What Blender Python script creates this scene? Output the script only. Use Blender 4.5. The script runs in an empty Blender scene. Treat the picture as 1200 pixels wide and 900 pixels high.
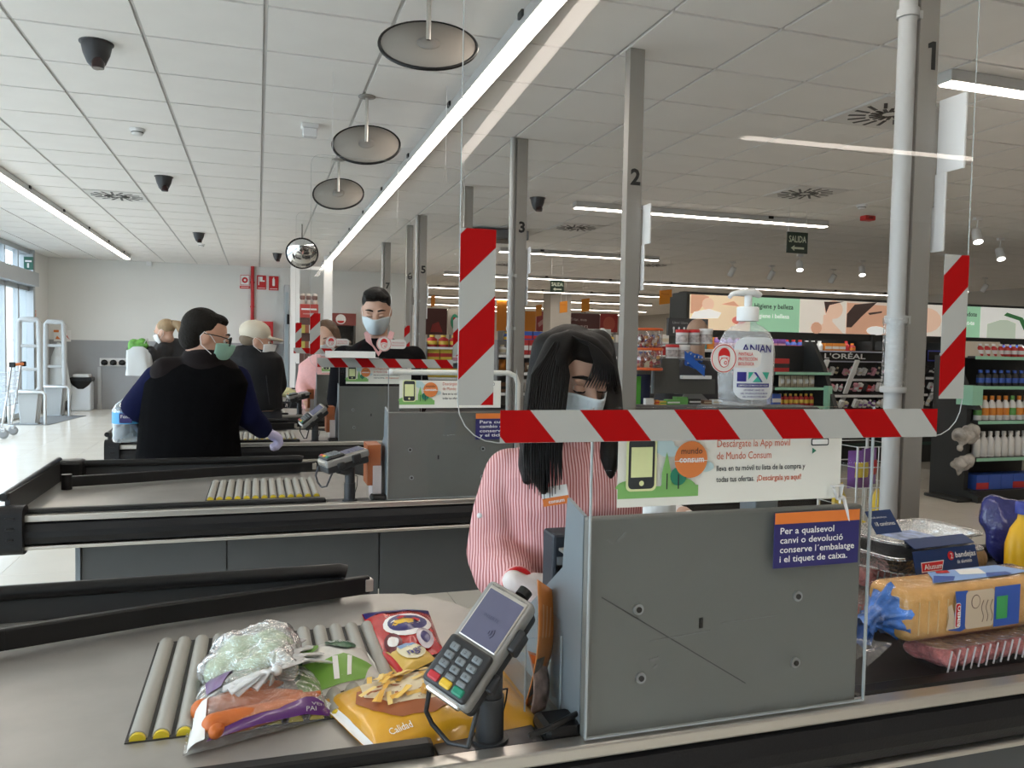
import bpy, bmesh, math, random
from mathutils import Vector, Matrix, Euler, noise
random.seed(7)
SC = bpy.context.scene
COL = SC.collection
# ---------------------------------------------------------------- camera
RX = Vector((0.9528, -0.3036, 0.0189)).normalized()      # camera right axis in world axes
RZ = Vector((0.3038, 0.9517, -0.0449)); RZ = (RZ - RX * RZ.dot(RX)).normalized()   # view direction
RU = RX.cross(RZ)                                        # camera up
CAM = Vector((0, 0, 1.35))
FPX = 934.0
cd = bpy.data.cameras.new('camera'); cam = bpy.data.objects.new('camera', cd); COL.objects.link(cam)
cd.sensor_width = 36; cd.lens = FPX / 1200 * 36; cd.clip_start = 0.05; cd.clip_end = 200
m = Matrix((RX, RU, -RZ)).transposed().to_4x4(); m.translation = CAM
cam.matrix_world = m; SC.camera = cam
# ---------------------------------------------------------------- world, exposure
SC.view_settings.view_transform = 'Standard'; SC.view_settings.look = 'None'
SC.view_settings.gamma = 1; SC.view_settings.use_curve_mapping = False
SC.view_settings.exposure = 0.0
wd = bpy.data.worlds.new('sky'); SC.world = wd; wd.use_nodes = True
wn = wd.node_tree.nodes; wn['Background'].inputs[0].default_value = (0.79, 0.89, 1.0, 1)
wn['Background'].inputs[1].default_value = 7.2
LED_E = 19.0          # emission of the ceiling light strips
SC.cycles.max_bounces = 8; SC.cycles.diffuse_bounces = 4; SC.cycles.glossy_bounces = 4
SC.cycles.transmission_bounces = 6; SC.cycles.transparent_max_bounces = 24
SC.cycles.sample_clamp_indirect = 6; SC.cycles.caustics_reflective = False; SC.cycles.caustics_refractive = False
SC.cycles.use_denoising = True

# ---------------------------------------------------------------- helpers
def ray(px, py): return RX * (px - 600) - RU * (py - 450) + RZ * FPX
def W(px, py, Y=None, Z=None, X=None):
    """point of the place seen at a photo position, at a known distance, height or side"""
    d = ray(px, py)
    t = Y / d.y if Y is not None else (Z - CAM.z) / d.z if Z is not None else X / d.x
    return CAM + d * t
def V(*a): return Vector(a)

MATS = {}
def inp(b, name, val):
    if name in b.inputs: b.inputs[name].default_value = val
def mat(name, col, rough=0.5, metal=0.0, var=0.0, vscale=8.0, bump=0.0, bscale=60.0, emit=0.0, coat=0.0, spec=None, stretch=None, alpha=None):
    if name in MATS: return MATS[name]
    m = bpy.data.materials.new(name); m.use_nodes = True; nt = m.node_tree; n = nt.nodes; l = nt.links
    b = n['Principled BSDF']; c = (*col, 1) if len(col) == 3 else col
    inp(b, 'Base Color', c); inp(b, 'Roughness', rough); inp(b, 'Metallic', metal)
    if coat: inp(b, 'Coat Weight', coat)
    if spec is not None: inp(b, 'Specular IOR Level', spec)
    if emit: inp(b, 'Emission Color', c); inp(b, 'Emission Strength', emit)
    if alpha is not None: inp(b, 'Alpha', alpha)
    if var or bump:
        tc = n.new('ShaderNodeTexCoord'); mp = n.new('ShaderNodeMapping'); l.new(tc.outputs['Object'], mp.inputs[0])
        if stretch: mp.inputs['Scale'].default_value = stretch
    if var:
        t = n.new('ShaderNodeTexNoise'); t.inputs['Scale'].default_value = vscale; t.inputs['Detail'].default_value = 5
        l.new(mp.outputs[0], t.inputs['Vector'])
        r = n.new('ShaderNodeMapRange'); r.inputs[3].default_value = 1 - var; r.inputs[4].default_value = 1 + var
        r.inputs[1].default_value = .25; r.inputs[2].default_value = .75
        l.new(t.outputs[0], r.inputs[0])
        mx = n.new('ShaderNodeVectorMath'); mx.operation = 'SCALE'; mx.inputs[0].default_value = c[:3]
        l.new(r.outputs[0], mx.inputs['Scale']); l.new(mx.outputs[0], b.inputs['Base Color'])
    if bump:
        t = n.new('ShaderNodeTexNoise'); t.inputs['Scale'].default_value = bscale; t.inputs['Detail'].default_value = 3
        l.new(mp.outputs[0], t.inputs['Vector'])
        bp = n.new('ShaderNodeBump'); bp.inputs['Strength'].default_value = bump; bp.inputs['Distance'].default_value = .01
        l.new(t.outputs[0], bp.inputs['Height']); l.new(bp.outputs[0], b.inputs['Normal'])
    MATS[name] = m; return m
def clear_mat(name, tint=(1, 1, 1), refl=0.06, rough=0.02, haze=0.0, hazecol=(.9, .9, .9), fres=True, bump=0.0, bscale=40):
    """thin clear plastic or glass: see-through with a surface reflection and a little haze"""
    if name in MATS: return MATS[name]
    m = bpy.data.materials.new(name); m.use_nodes = True; nt = m.node_tree; n = nt.nodes; l = nt.links
    n.remove(n['Principled BSDF']); out = n['Material Output']
    tr = n.new('ShaderNodeBsdfTransparent'); tr.inputs[0].default_value = (*tint, 1)
    gl = n.new('ShaderNodeBsdfGlossy'); gl.inputs['Roughness'].default_value = rough
    mx = n.new('ShaderNodeMixShader')
    if fres:
        f = n.new('ShaderNodeFresnel'); f.inputs[0].default_value = 1.45
        mm = n.new('ShaderNodeMath'); mm.operation = 'MULTIPLY'; mm.inputs[1].default_value = refl / 0.034
        g = n.new('ShaderNodeNewGeometry'); sb = n.new('ShaderNodeMath'); sb.operation = 'SUBTRACT'; sb.inputs[0].default_value = 1
        m3 = n.new('ShaderNodeMath'); m3.operation = 'MULTIPLY'; m3.use_clamp = True
        l.new(g.outputs['Backfacing'], sb.inputs[1]); l.new(f.outputs[0], mm.inputs[0]); l.new(mm.outputs[0], m3.inputs[0]); l.new(sb.outputs[0], m3.inputs[1]); l.new(m3.outputs[0], mx.inputs[0])
    else: mx.inputs[0].default_value = refl
    if bump:
        t = n.new('ShaderNodeTexNoise'); t.inputs['Scale'].default_value = bscale; t.inputs['Detail'].default_value = 4
        tc = n.new('ShaderNodeTexCoord'); l.new(tc.outputs['Object'], t.inputs['Vector'])
        bp = n.new('ShaderNodeBump'); bp.inputs['Strength'].default_value = bump; bp.inputs['Distance'].default_value = .02
        l.new(t.outputs[0], bp.inputs['Height']); l.new(bp.outputs[0], gl.inputs['Normal'])
    l.new(tr.outputs[0], mx.inputs[1]); l.new(gl.outputs[0], mx.inputs[2]); last = mx
    if haze:
        df = n.new('ShaderNodeBsdfDiffuse'); df.inputs[0].default_value = (*hazecol, 1)
        m2 = n.new('ShaderNodeMixShader'); m2.inputs[0].default_value = haze
        l.new(mx.outputs[0], m2.inputs[1]); l.new(df.outputs[0], m2.inputs[2]); last = m2
    l.new(last.outputs[0], out.inputs[0]); MATS[name] = m; return m
def glow(name, col, e): return mat(name, col, .6, emit=e)

class MB:
    """collects faces and links them as ONE mesh object"""
    def __init__(s): s.v = []; s.f = []; s.mi = []; s.sm = []
    def add(s, vs, fs, mi=0, sm=False):
        k = len(s.v); s.v += [tuple(v) for v in vs]
        s.f += [tuple(i + k for i in f) for f in fs]; s.mi += [mi] * len(fs); s.sm += [sm] * len(fs); return s
    def box(s, c, size, mi=0, rot=None, bev=0.0, seg=2):
        x, y, z = (a / 2 for a in size)
        if bev:
            bm = bmesh.new(); bmesh.ops.create_cube(bm, size=1)
            for v in bm.verts: v.co = Vector((v.co.x * size[0], v.co.y * size[1], v.co.z * size[2]))
            bmesh.ops.bevel(bm, geom=bm.edges[:], offset=min(bev, min(size) * .49), segments=seg, affect='EDGES', profile=.5)
            bm.verts.index_update(); vs = [v.co.copy() for v in bm.verts]; fs = [[v.index for v in f.verts] for f in bm.faces]; bm.free()
        else:
            vs = [Vector(p) for p in ((-x, -y, -z), (x, -y, -z), (x, y, -z), (-x, y, -z), (-x, -y, z), (x, -y, z), (x, y, z), (-x, y, z))]
            fs = [(3, 2, 1, 0), (4, 5, 6, 7), (0, 1, 5, 4), (1, 2, 6, 5), (2, 3, 7, 6), (3, 0, 4, 7)]
        if rot is not None:
            r = rot.to_matrix() if isinstance(rot, Euler) else rot
            vs = [r @ v for v in vs]
        c = Vector(c); return s.add([v + c for v in vs], fs, mi, bool(bev) and seg > 2)
    def bb(s, x0, x1, y0, y1, z0, z1, mi=0, bev=0.0, seg=2):
        return s.box(((x0 + x1) / 2, (y0 + y1) / 2, (z0 + z1) / 2), (abs(x1 - x0), abs(y1 - y0), abs(z1 - z0)), mi, None, bev, seg)
    def cyl(s, p0, p1, r0, r1=None, n=16, mi=0, caps=True, sm=True):
        p0 = Vector(p0); p1 = Vector(p1); r1 = r0 if r1 is None else r1
        return s.tube([p0, p1], [r0, r1], n, mi, caps, sm)
    def tube(s, pts, rs, n=10, mi=0, caps=True, sm=True, flat=1.0, closed=False):
        pts = [Vector(p) for p in pts]; N = len(pts)
        if not isinstance(rs, (list, tuple)): rs = [rs] * N
        vs = []; a = None
        for i, p in enumerate(pts):
            if closed: t = pts[(i + 1) % N] - pts[i - 1]
            else: t = pts[min(i + 1, N - 1)] - pts[max(i - 1, 0)]
            if t.length < 1e-9: t = Vector((0, 0, 1))
            t.normalize()
            if a is None:
                a = t.orthogonal().normalized()
                if abs(t.z) < .99: a = Vector((0, 0, 1)).cross(t).normalized()
            a = (a - t * a.dot(t)).normalized(); b = t.cross(a)
            for k in range(n):
                w = 2 * math.pi * k / n
                vs.append(p + (a * math.cos(w) + b * (math.sin(w) * flat)) * rs[i])
        fs = []
        for i in range(N if closed else N - 1):
            for k in range(n):
                j = (i + 1) % N
                fs.append((i * n + k, i * n + (k + 1) % n, j * n + (k + 1) % n, j * n + k))
        s.add(vs, fs, mi, sm)
        if caps and not closed:
            s.add(vs[:n], [tuple(range(n))[::-1]], mi, False); s.add(vs[-n:], [tuple(range(n))], mi, False)
        return s
    def lathe(s, c, prof, n=24, mi=0, sx=1.0, sy=1.0, rot=None, sm=True, power=1.0):
        """prof: (radius, height) pairs turned about a vertical axis at c"""
        c = Vector(c); vs = []; N = len(prof)
        for r, z in prof:
            for k in range(n):
                w = 2 * math.pi * k / n; cx = math.cos(w); cy = math.sin(w)
                if power != 1.0: cx = math.copysign(abs(cx) ** power, cx); cy = math.copysign(abs(cy) ** power, cy)
                v = Vector((r * sx * cx, r * sy * cy, z)); vs.append(c + (rot @ v if rot else v))
        fs = [(i * n + k, i * n + (k + 1) % n, (i + 1) * n + (k + 1) % n, (i + 1) * n + k) for i in range(N - 1) for k in range(n)]
        s.add(vs, fs, mi, sm)
        if prof[0][0] > 1e-6: s.add(vs[:n], [tuple(range(n))[::-1]], mi)
        if prof[-1][0] > 1e-6: s.add(vs[-n:], [tuple(range(n))], mi)
        return s
    def prism(s, poly, o, ux, uy, depth, mi=0):
        """flat outline in the frame (o, ux, uy), pushed back along -(ux x uy) by depth"""
        o = Vector(o); ux = Vector(ux); uy = Vector(uy); nn = ux.cross(uy).normalized(); N = len(poly)
        a = [o + ux * x + uy * y for x, y in poly]; b = [p - nn * depth for p in a]
        return s.add(a + b, [tuple(range(N)), tuple(range(2 * N - 1, N - 1, -1))] + [(i, i + N, (i + 1) % N + N, (i + 1) % N) for i in range(N)], mi)
    def sphere(s, c, r, n=16, m=10, mi=0, rot=None):
        c = Vector(c); rx, ry, rz = (r, r, r) if not isinstance(r, (tuple, list)) else r
        vs = [];
        for i in range(m + 1):
            t = math.pi * i / m
            for k in range(n):
                w = 2 * math.pi * k / n
                v = Vector((rx * math.sin(t) * math.cos(w), ry * math.sin(t) * math.sin(w), rz * math.cos(t)))
                vs.append(c + (rot @ v if rot else v))
        fs = [(i * n + k, (i + 1) * n + k, (i + 1) * n + (k + 1) % n, i * n + (k + 1) % n) for i in range(m) for k in range(n)]
        return s.add(vs, fs, mi, True)
    def grid(s, fn, nu, nv, mi=0, sm=True, flip=False):
        vs = [fn(i / nu, j / nv) for j in range(nv + 1) for i in range(nu + 1)]
        fs = []
        for j in range(nv):
            for i in range(nu):
                a = j * (nu + 1) + i; q = (a, a + 1, a + nu + 2, a + nu + 1); fs.append(q[::-1] if flip else q)
        return s.add(vs, fs, mi, sm)
    def build(s, name, mats, parent=None, loc=None, weld=False):
        me = bpy.data.meshes.new(name); me.from_pydata(s.v, [], s.f)
        for mm in (mats if isinstance(mats, (list, tuple)) else [mats]): me.materials.append(mm)
        me.polygons.foreach_set('material_index', s.mi); me.polygons.foreach_set('use_smooth', s.sm)
        if weld:
            bm = bmesh.new(); bm.from_mesh(me); bmesh.ops.remove_doubles(bm, verts=bm.verts, dist=1e-5); bm.to_mesh(me); bm.free()
        me.update()
        o = bpy.data.objects.new(name, me); COL.objects.link(o)
        if parent is not None:
            o.parent = parent
            if parent.type == 'EMPTY' and loc is None: o.location = -parent.location if parent.parent is None else (0, 0, 0)
        if loc is not None: o.location = loc
        return o
def tag(o, label=None, cat=None, group=None, kind=None):
    if label: o['label'] = label
    if cat: o['category'] = cat
    if group: o['group'] = group
    if kind: o['kind'] = kind
    return o
def thing(name, label, cat, loc=(0, 0, 0), group=None):
    """an Empty at the thing's base; parts are built in world axes and hung under it"""
    o = bpy.data.objects.new(name, None); COL.objects.link(o); o.location = loc; o.empty_display_size = .05
    return tag(o, label, cat, group)
def copy_tree(o, parent=None):
    c = o.copy(); COL.objects.link(c)
    if parent is not None: c.parent = parent
    for ch in list(o.children): copy_tree(ch, c)
    return c
def struct(name, mb, mt, parent=None):
    o = mb.build(name, mt, parent)
    if parent is None: o['kind'] = 'structure'
    return o
# flat print and lettering
_TX = {}
def text2d(txt, bold=0.0):
    k = (txt, bold)
    if k in _TX: return _TX[k]
    cu = bpy.data.curves.new('lettering', 'FONT'); cu.body = txt; cu.size = 1; cu.resolution_u = 2; cu.offset = bold
    o = bpy.data.objects.new('lettering', cu); COL.objects.link(o)
    me = o.to_mesh(); vs = [(v.co.x, v.co.y) for v in me.vertices]; fs = [tuple(p.vertices) for p in me.polygons]
    o.to_mesh_clear(); bpy.data.objects.remove(o); bpy.data.curves.remove(cu)
    x0 = min(v[0] for v in vs); x1 = max(v[0] for v in vs); y0 = min(v[1] for v in vs); y1 = max(v[1] for v in vs)
    _TX[k] = (vs, fs, x0, x1, y0, y1); return _TX[k]
def frame(o, ux, uy, lift=.0006):
    o = Vector(o); ux = Vector(ux).normalized(); uy = Vector(uy).normalized(); n = ux.cross(uy)
    return lambda x, y, h=0: o + ux * x + uy * y + n * (lift + h)
def put_text(mb, F, txt, x, y, width=None, height=None, mi=0, bold=0.0, h=0.0, center=False):
    vs, fs, x0, x1, y0, y1 = text2d(txt, bold)
    if width is None: sx = sy = height / .7
    else:
        sx = width / (x1 - x0); sy = sx if height is None else height / .7
    if center: x -= (x1 - x0) * sx / 2
    mb.add([F(x + (a - x0) * sx, y + b * sy, h) for a, b in vs], fs, mi)
def lettering(txt, F, x, y, mt, parent, width=None, height=None, bold=0.0, h=.0005, center=False, name='lettering'):
    b = MB(); put_text(b, F, txt, x, y, width, height, 0, bold, h, center); return b.build(name, mt, parent)
def put_poly(mb, F, poly, mi=0, h=0.0, rings=1):
    """star-shaped outline laid on a surface"""
    cx = sum(p[0] for p in poly) / len(poly); cy = sum(p[1] for p in poly) / len(poly); N = len(poly)
    if rings == 1: mb.add([F(x, y, h) for x, y in poly], [tuple(range(N))], mi); return
    vs = [F(cx, cy, h)]
    for r in range(1, rings + 1):
        vs += [F(cx + (x - cx) * r / rings, cy + (y - cy) * r / rings, h) for x, y in poly]
    fs = [(0, 1 + i, 1 + (i + 1) % N) for i in range(N)]
    for r in range(rings - 1):
        a = 1 + r * N
        fs += [(a + i, a + N + i, a + N + (i + 1) % N, a + (i + 1) % N) for i in range(N)]
    mb.add(vs, fs, mi, True)
def ell(cx, cy, rx, ry, n=24, a0=0, a1=360): return [(cx + rx * math.cos(math.radians(a0 + (a1 - a0) * i / n)), cy + ry * math.sin(math.radians(a0 + (a1 - a0) * i / n))) for i in range(n if a1 - a0 == 360 else n + 1)]
def rect(x0, y0, x1, y1, n=1):
    if n == 1: return [(x0, y0), (x1, y0), (x1, y1), (x0, y1)]
    L = []
    for (a, b), (c, d) in (((x0, y0), (x1, y0)), ((x1, y0), (x1, y1)), ((x1, y1), (x0, y1)), ((x0, y1), (x0, y0))):
        L += [(a + (c - a) * i / n, b + (d - b) * i / n) for i in range(n)]
    return L
def rrect(x0, y0, x1, y1, r, n=5):
    L = []
    for cx, cy, a in ((x1 - r, y0 + r, -90), (x1 - r, y1 - r, 0), (x0 + r, y1 - r, 90), (x0 + r, y0 + r, 180)):
        L += [(cx + r * math.cos(math.radians(a + 90 * i / n)), cy + r * math.sin(math.radians(a + 90 * i / n))) for i in range(n + 1)]
    return L
def picture(name, F, shapes, parent, step=.0004):
    """flat printed shapes, each (outline, material), stacked in order"""
    b = MB(); ms = []
    for i, (poly, mt) in enumerate(shapes):
        if mt not in ms: ms.append(mt)
        put_poly(b, F, poly, ms.index(mt), h=step * (i + 1))
    return b.build(name, ms, parent)
# organic volumes: closed shapes melted into one continuous skin
def blob(name, elems, vox, mt, parent=None, smooth=6, dec=None):
    b = MB()
    for e in elems:
        if e[0] == 'c':
            ch = e[1]
            for (p, r) in ch: b.sphere(p, r, 14, 8)
            for (p, r), (q, t) in zip(ch, ch[1:]):
                b.tube([p, q], [r, t], 14, 0, True)
        elif e[0] == 'e': b.sphere(e[1], e[2], 20, 14, 0, e[3].to_matrix() if len(e) > 3 else None)
        elif e[0] == 't':     # stacked oval rings: (centre, half width, half depth, yaw)
            vs = []; n = 24; N = len(e[1])
            for c, rx, ry, yaw in e[1]:
                c = Vector(c); q = Matrix.Rotation(yaw, 3, 'Z')
                vs += [c + q @ Vector((rx * math.cos(2 * math.pi * k / n), ry * math.sin(2 * math.pi * k / n), 0)) for k in range(n)]
            fs = [(i * n + k, i * n + (k + 1) % n, (i + 1) * n + (k + 1) % n, (i + 1) * n + k) for i in range(N - 1) for k in range(n)]
            b.add(vs, fs + [tuple(range(n))[::-1], tuple(range((N - 1) * n, N * n))])
        elif e[0] == 'm': b.add(e[1], e[2])
    o = b.build(name, mt, None, weld=True)
    bmx = bmesh.new(); bmx.from_mesh(o.data); bmesh.ops.recalc_face_normals(bmx, faces=bmx.faces); bmx.to_mesh(o.data); bmx.free()
    md = o.modifiers.new('r', 'REMESH'); md.mode = 'VOXEL'; md.voxel_size = vox; md.use_smooth_shade = True
    if smooth:
        s = o.modifiers.new('s', 'SMOOTH'); s.iterations = smooth; s.factor = .5
    dg = bpy.context.evaluated_depsgraph_get(); me = bpy.data.meshes.new_from_object(o.evaluated_get(dg))
    o.modifiers.clear(); old = o.data; o.data = me; bpy.data.meshes.remove(old); me.name = name
    if not len(me.materials): me.materials.append(mt)
    for p in me.polygons: p.use_smooth = True
    if parent is not None:
        o.parent = parent
        if parent.type == 'EMPTY': o.location = -parent.location
    return o
# shared plain materials
BLACK = mat('black plastic', (.006, .006, .0065), .38, spec=.35)
BLACKR = mat('black rubber', (.008, .008, .009), .5, spec=.3, bump=.1, bscale=200)
SILVER = mat('brushed aluminium', (.62, .60, .56), .32, .9, var=.06, vscale=3, stretch=(1, 30, 30))
STEEL = mat('worn steel worktop', (.43, .415, .39), .38, .6, var=.1, vscale=9, bump=.02, bscale=300)
GREYP = mat('grey panel laminate', (.15, .15, .137), .5, var=.05, vscale=3)
GREYF = mat('grey fascia', (.075, .078, .078), .5, var=.04)
GREYB = mat('blue grey metal', (.20, .23, .25), .4, .2)
WHITE = mat('white plastic', (.78, .78, .77), .45)
WHITEP = mat('white paper', (.84, .84, .82), .6)
CREAM = mat('cream paper', (.78, .77, .70), .55)
RED = mat('red print', (.55, .012, .014), .45)
TAPEG = mat('tape grey white', (.50, .50, .47), .4)
ORANGE = mat('orange print', (.75, .20, .035), .5)
NAVY = mat('navy print', (.025, .022, .13), .45)
DARK = mat('charcoal print', (.03, .035, .04), .5)
GREENL = mat('leaf green print', (.22, .47, .14), .5)
GREEND = mat('dark green print', (.02, .2, .12), .5)
LIME = mat('pale lime print', (.74, .78, .40), .5)
SKYB = mat('pale sky print', (.50, .66, .68), .5)
SKIN = mat('skin', (.60, .36, .26), .5, var=.06, vscale=30)
HAIRK = mat('black hair', (.004, .0035, .0035), .46, spec=.18, var=.3, vscale=60, stretch=(6, 6, .3), bump=.25, bscale=140)
PLEX = clear_mat('clear acrylic', (.97, .98, .98), .03, .015)
FILM = clear_mat('clear film', (.96, .97, .97), .11, .10, .05, bump=.9, bscale=45)
# ================================================================ the room
CZ = 2.93; XL = -3.85; XR = 16.5; YB = 17.37; YF = 33.5; YN = -6.0
FLOORT = mat('polished floor tile', (.74, .70, .62), .16, var=.03, vscale=2)
GROUT = mat('floor grout', (.40, .37, .32), .6)
CEILT = mat('ceiling tile', (.86, .84, .81), .8, var=.02, vscale=4, bump=.05, bscale=300)
CEILG = mat('ceiling grid shade grey', (.6, .59, .58), .6)  # bars greyed to paint in the shadow of the recess between tiles
WALLW = mat('white wall paint', (.74, .74, .71), .8, var=.02, vscale=1)
WALLG = mat('grey wainscot', (.33, .34, .35), .6, var=.05, vscale=2)
WALLO = mat('warm grey wall paint', (.46, .44, .40), .8)
FRAMEG = mat('grey window frame', (.42, .45, .47), .4, .3)
GLASS = clear_mat('window glass', (.93, .97, .98), .05, .01)

def inview(p, mx=40):
    d = Vector(p) - CAM; z = d.dot(RZ)
    if z < .2: return None
    x = 600 + FPX * d.dot(RX) / z; y = 450 - FPX * d.dot(RU) / z
    return z if -mx < x < 1200 + mx and -mx < y < 900 + mx else None
def tile_field(parent, name, z0, x0, y0, pitch, size, thick, xr, yr, mt, keep=300, bevel=.004):
    cells = []
    i0 = math.ceil((xr[0] - x0) / pitch - .01); i1 = math.floor((xr[1] - x0) / pitch - 1 + .01)
    j0 = math.ceil((yr[0] - y0) / pitch - .01); j1 = math.floor((yr[1] - y0) / pitch - 1 + .01)
    for i in range(i0, i1 + 1):
        for j in range(j0, j1 + 1):
            c = (x0 + (i + .5) * pitch, y0 + (j + .5) * pitch, z0); d = inview(c)
            cells.append((d if d else 999 + random.random(), c))
    cells.sort(key=lambda q: q[0])
    b = MB().box((0, 0, thick / 2), (size, size, thick)); proto = None; rest = MB()
    for n, (d, c) in enumerate(cells):
        if n < keep and d < 900:
            if proto is None: proto = o = b.build(name, mt, parent, loc=c)
            else: o = bpy.data.objects.new(name, proto.data); COL.objects.link(o); o.parent = parent; o.location = c
        else: rest.box((c[0], c[1], c[2] + thick / 2), (size, size, thick))
    if rest.v: r = rest.build(name + '_field', mt, parent); r['kind'] = 'stuff'

fl = struct('floor', MB().bb(XL - .1, XR, YN, YF, -.2, -.006), GROUT)
tile_field(fl, 'floor_tile', -.008, -.2, .35, .6, .597, .008, (XL - .1, XR), (YN, YF), FLOORT, 290)
ce = struct('ceiling', MB().bb(XL - .1, XR, YN, YF, CZ + .012, CZ + .2), CEILG)
tile_field(ce, 'ceiling_tile', CZ, .03, 5.79, .6, .578, .011, (XL - .7, XR + .6), (YN - .6, YF + .6), CEILT, 298)

wb = struct('wall_back', MB().bb(XL, 3.45, YB, YB + .15, 0, CZ), WALLW)
MB().bb(XL + .02, 3.45, YB - .012, YB, 0, 1.35).build('wainscot', WALLG, wb)
struct('wall_passage', MB().bb(3.3, 3.45, YB + .15, YF, 0, CZ), WALLO)
struct('wall_far', MB().bb(3.3, XR, YF, YF + .15, 0, CZ), WALLO)
struct('wall_right', MB().bb(XR, XR + .15, YN, YF, 0, CZ), WALLO)
struct('wall_near', MB().bb(XL, XR, YN - .15, YN, 0, CZ), mat('dark shop end wall', (.16, .15, .14), .8))
# glazed street front on the left
wl = struct('wall_left', MB().bb(XL - .2, XL, 16.25, YB + .15, 0, CZ), WALLW)
struct('trim_1', MB().bb(XL - .2, XL + .05, 16.13, 16.25, 0, CZ), FRAMEG)
struct('trim_2', MB().bb(XL - .2, XL + .14, YN, 16.13, 2.28, 2.52), FRAMEG)
struct('trim_3', MB().bb(XL - .2, XL, YN, 16.13, CZ - .08, CZ), FRAMEG)
struct('trim_4', MB().bb(XL - .2, XL + .05, YN, 13.3, 0, .14), FRAMEG)
yy = [16.13, 15.45, 14.7, 13.3, 11.4, 9.5, 7.6, 5.7, 3.8, 1.9, 0, -2, -4, YN + .05]
for i, (a, b) in enumerate(zip(yy, yy[1:])):
    w = struct('window_%d' % (i + 1), MB().bb(XL - .1, XL - .02, b, b + .07, .0 if i < 3 else .14, 2.28).bb(XL - .1, XL - .02, b, b + .05, 2.52, CZ - .08).bb(XL - .1, XL - .02, b, a, 0 if i < 3 else .14, .09 if i < 3 else .2).bb(XL - .1, XL - .02, b, a, 2.2, 2.28), FRAMEG)
    MB().bb(XL - .066, XL - .054, b + .07, a, .05, 2.25).build('pane', GLASS, w)
    MB().bb(XL - .066, XL - .054, b + .05, a, 2.52, CZ - .08).build('pane', GLASS, w)
# the street outside
STREET = mat('street paving', (.42, .41, .40), .8, var=.1, vscale=2)
STONE = mat('pale stone facade', (.55, .47, .38), .8, var=.15, vscale=1.2)
struct('street_pavement', MB().bb(-60, XL - .2, -30, 60, -.25, -.05), STREET)
ob = MB(); ob.bb(-16, -12, 12, 60, -.1, 4.5)
o = struct('street_facade', ob, STONE)
for k in range(6): MB().bb(-12.0, -11.9, 16 + k * 4, 17.6 + k * 4, .9, 3.0).build('facade_window', mat('facade window', (.2, .25, .3), .1), o)
# pillars of the shop
for n, (x0, x1, y0, y1) in enumerate([(W(644, 420, Y=21).x, W(668, 420, Y=21).x, 21, 21.6), (W(803, 380, Y=19).x, W(850, 380, Y=19).x, 19, 19.8)]):
    struct('pillar_%d' % (n + 1), MB().bb(x0, x1, y0, y1, 0, CZ), WALLO)

# ================================================================ ceiling lights
LEDM = glow('light strip diffuser', (1.0, .88, .77), LED_E)
LEDH = mat('light strip housing', (.55, .55, .54), .4, .3)
def led(name, label, axis, fixed, a, b, group, seg=3.0, w=.10):
    c = (fixed, (a + b) / 2, CZ) if axis == 'y' else ((a + b) / 2, fixed, CZ)
    t = thing(name, label, 'ceiling light', c, group)
    def bar(a0, b0, w0, z0, z1):
        return MB().bb(fixed - w0, fixed + w0, a0, b0, z0, z1) if axis == 'y' else MB().bb(a0, b0, fixed - w0, fixed + w0, z0, z1)
    bar(a, b, w / 2, CZ - .065, CZ - .003).build('housing', LEDH, t)
    bar(a + .01, b - .01, w / 2 - .008, CZ - .072, CZ - .064).build('diffuser', LEDM, t)
    n = max(2, round((b - a) / 1.5))
    for i in range(n):
        y = a + (b - a) * (i + .5) / n
        bar(y - .03, y + .03, w / 2 + .012, CZ - .03, CZ).build('clip', BLACK, t)
led('light_strip', 'long bright light strip running down the ceiling above the checkout lanes', 'y', 1.225, -4.5, 16.2, 'ceiling light strips')
led('light_strip', 'light strip on the ceiling near the glass street front', 'y', -2.3, -2.0, 16.3, 'ceiling light strips')
rows = [(-3.1, 3.0, 9.0, 'transverse light strip behind the till, mirrored in the clear screen'),
        (3.56, 3.62, 14, 'nearest crosswise light strip, behind the pole numbered one'),
        (8.0, 3.22, 6.45, 'short crosswise light strip with the green exit sign under its end'),
        (12.1, 3.62, 6.4, 'second short crosswise light strip, behind the pole numbered two'),
        (16.4, 3.7, 15.8, 'long crosswise light strip above the beauty lightbox'),
        (20.2, 3.7, 10.8, 'crosswise light strip over the far aisles, third row from the far wall of shelves'),
        (24.0, 3.7, 12.5, 'crosswise light strip deep in the shop, above the orange aisle flags'),
        (28.3, 3.7, 14.5, 'crosswise light strip deep in the shop, second from the far wall'),
        (31.6, 3.7, 15.5, 'crosswise light strip nearest the far wall, lowest in view')]
for y, a, b, lab in rows: led('light_strip', lab, 'x', y, a, b, 'ceiling light strips')
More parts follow.
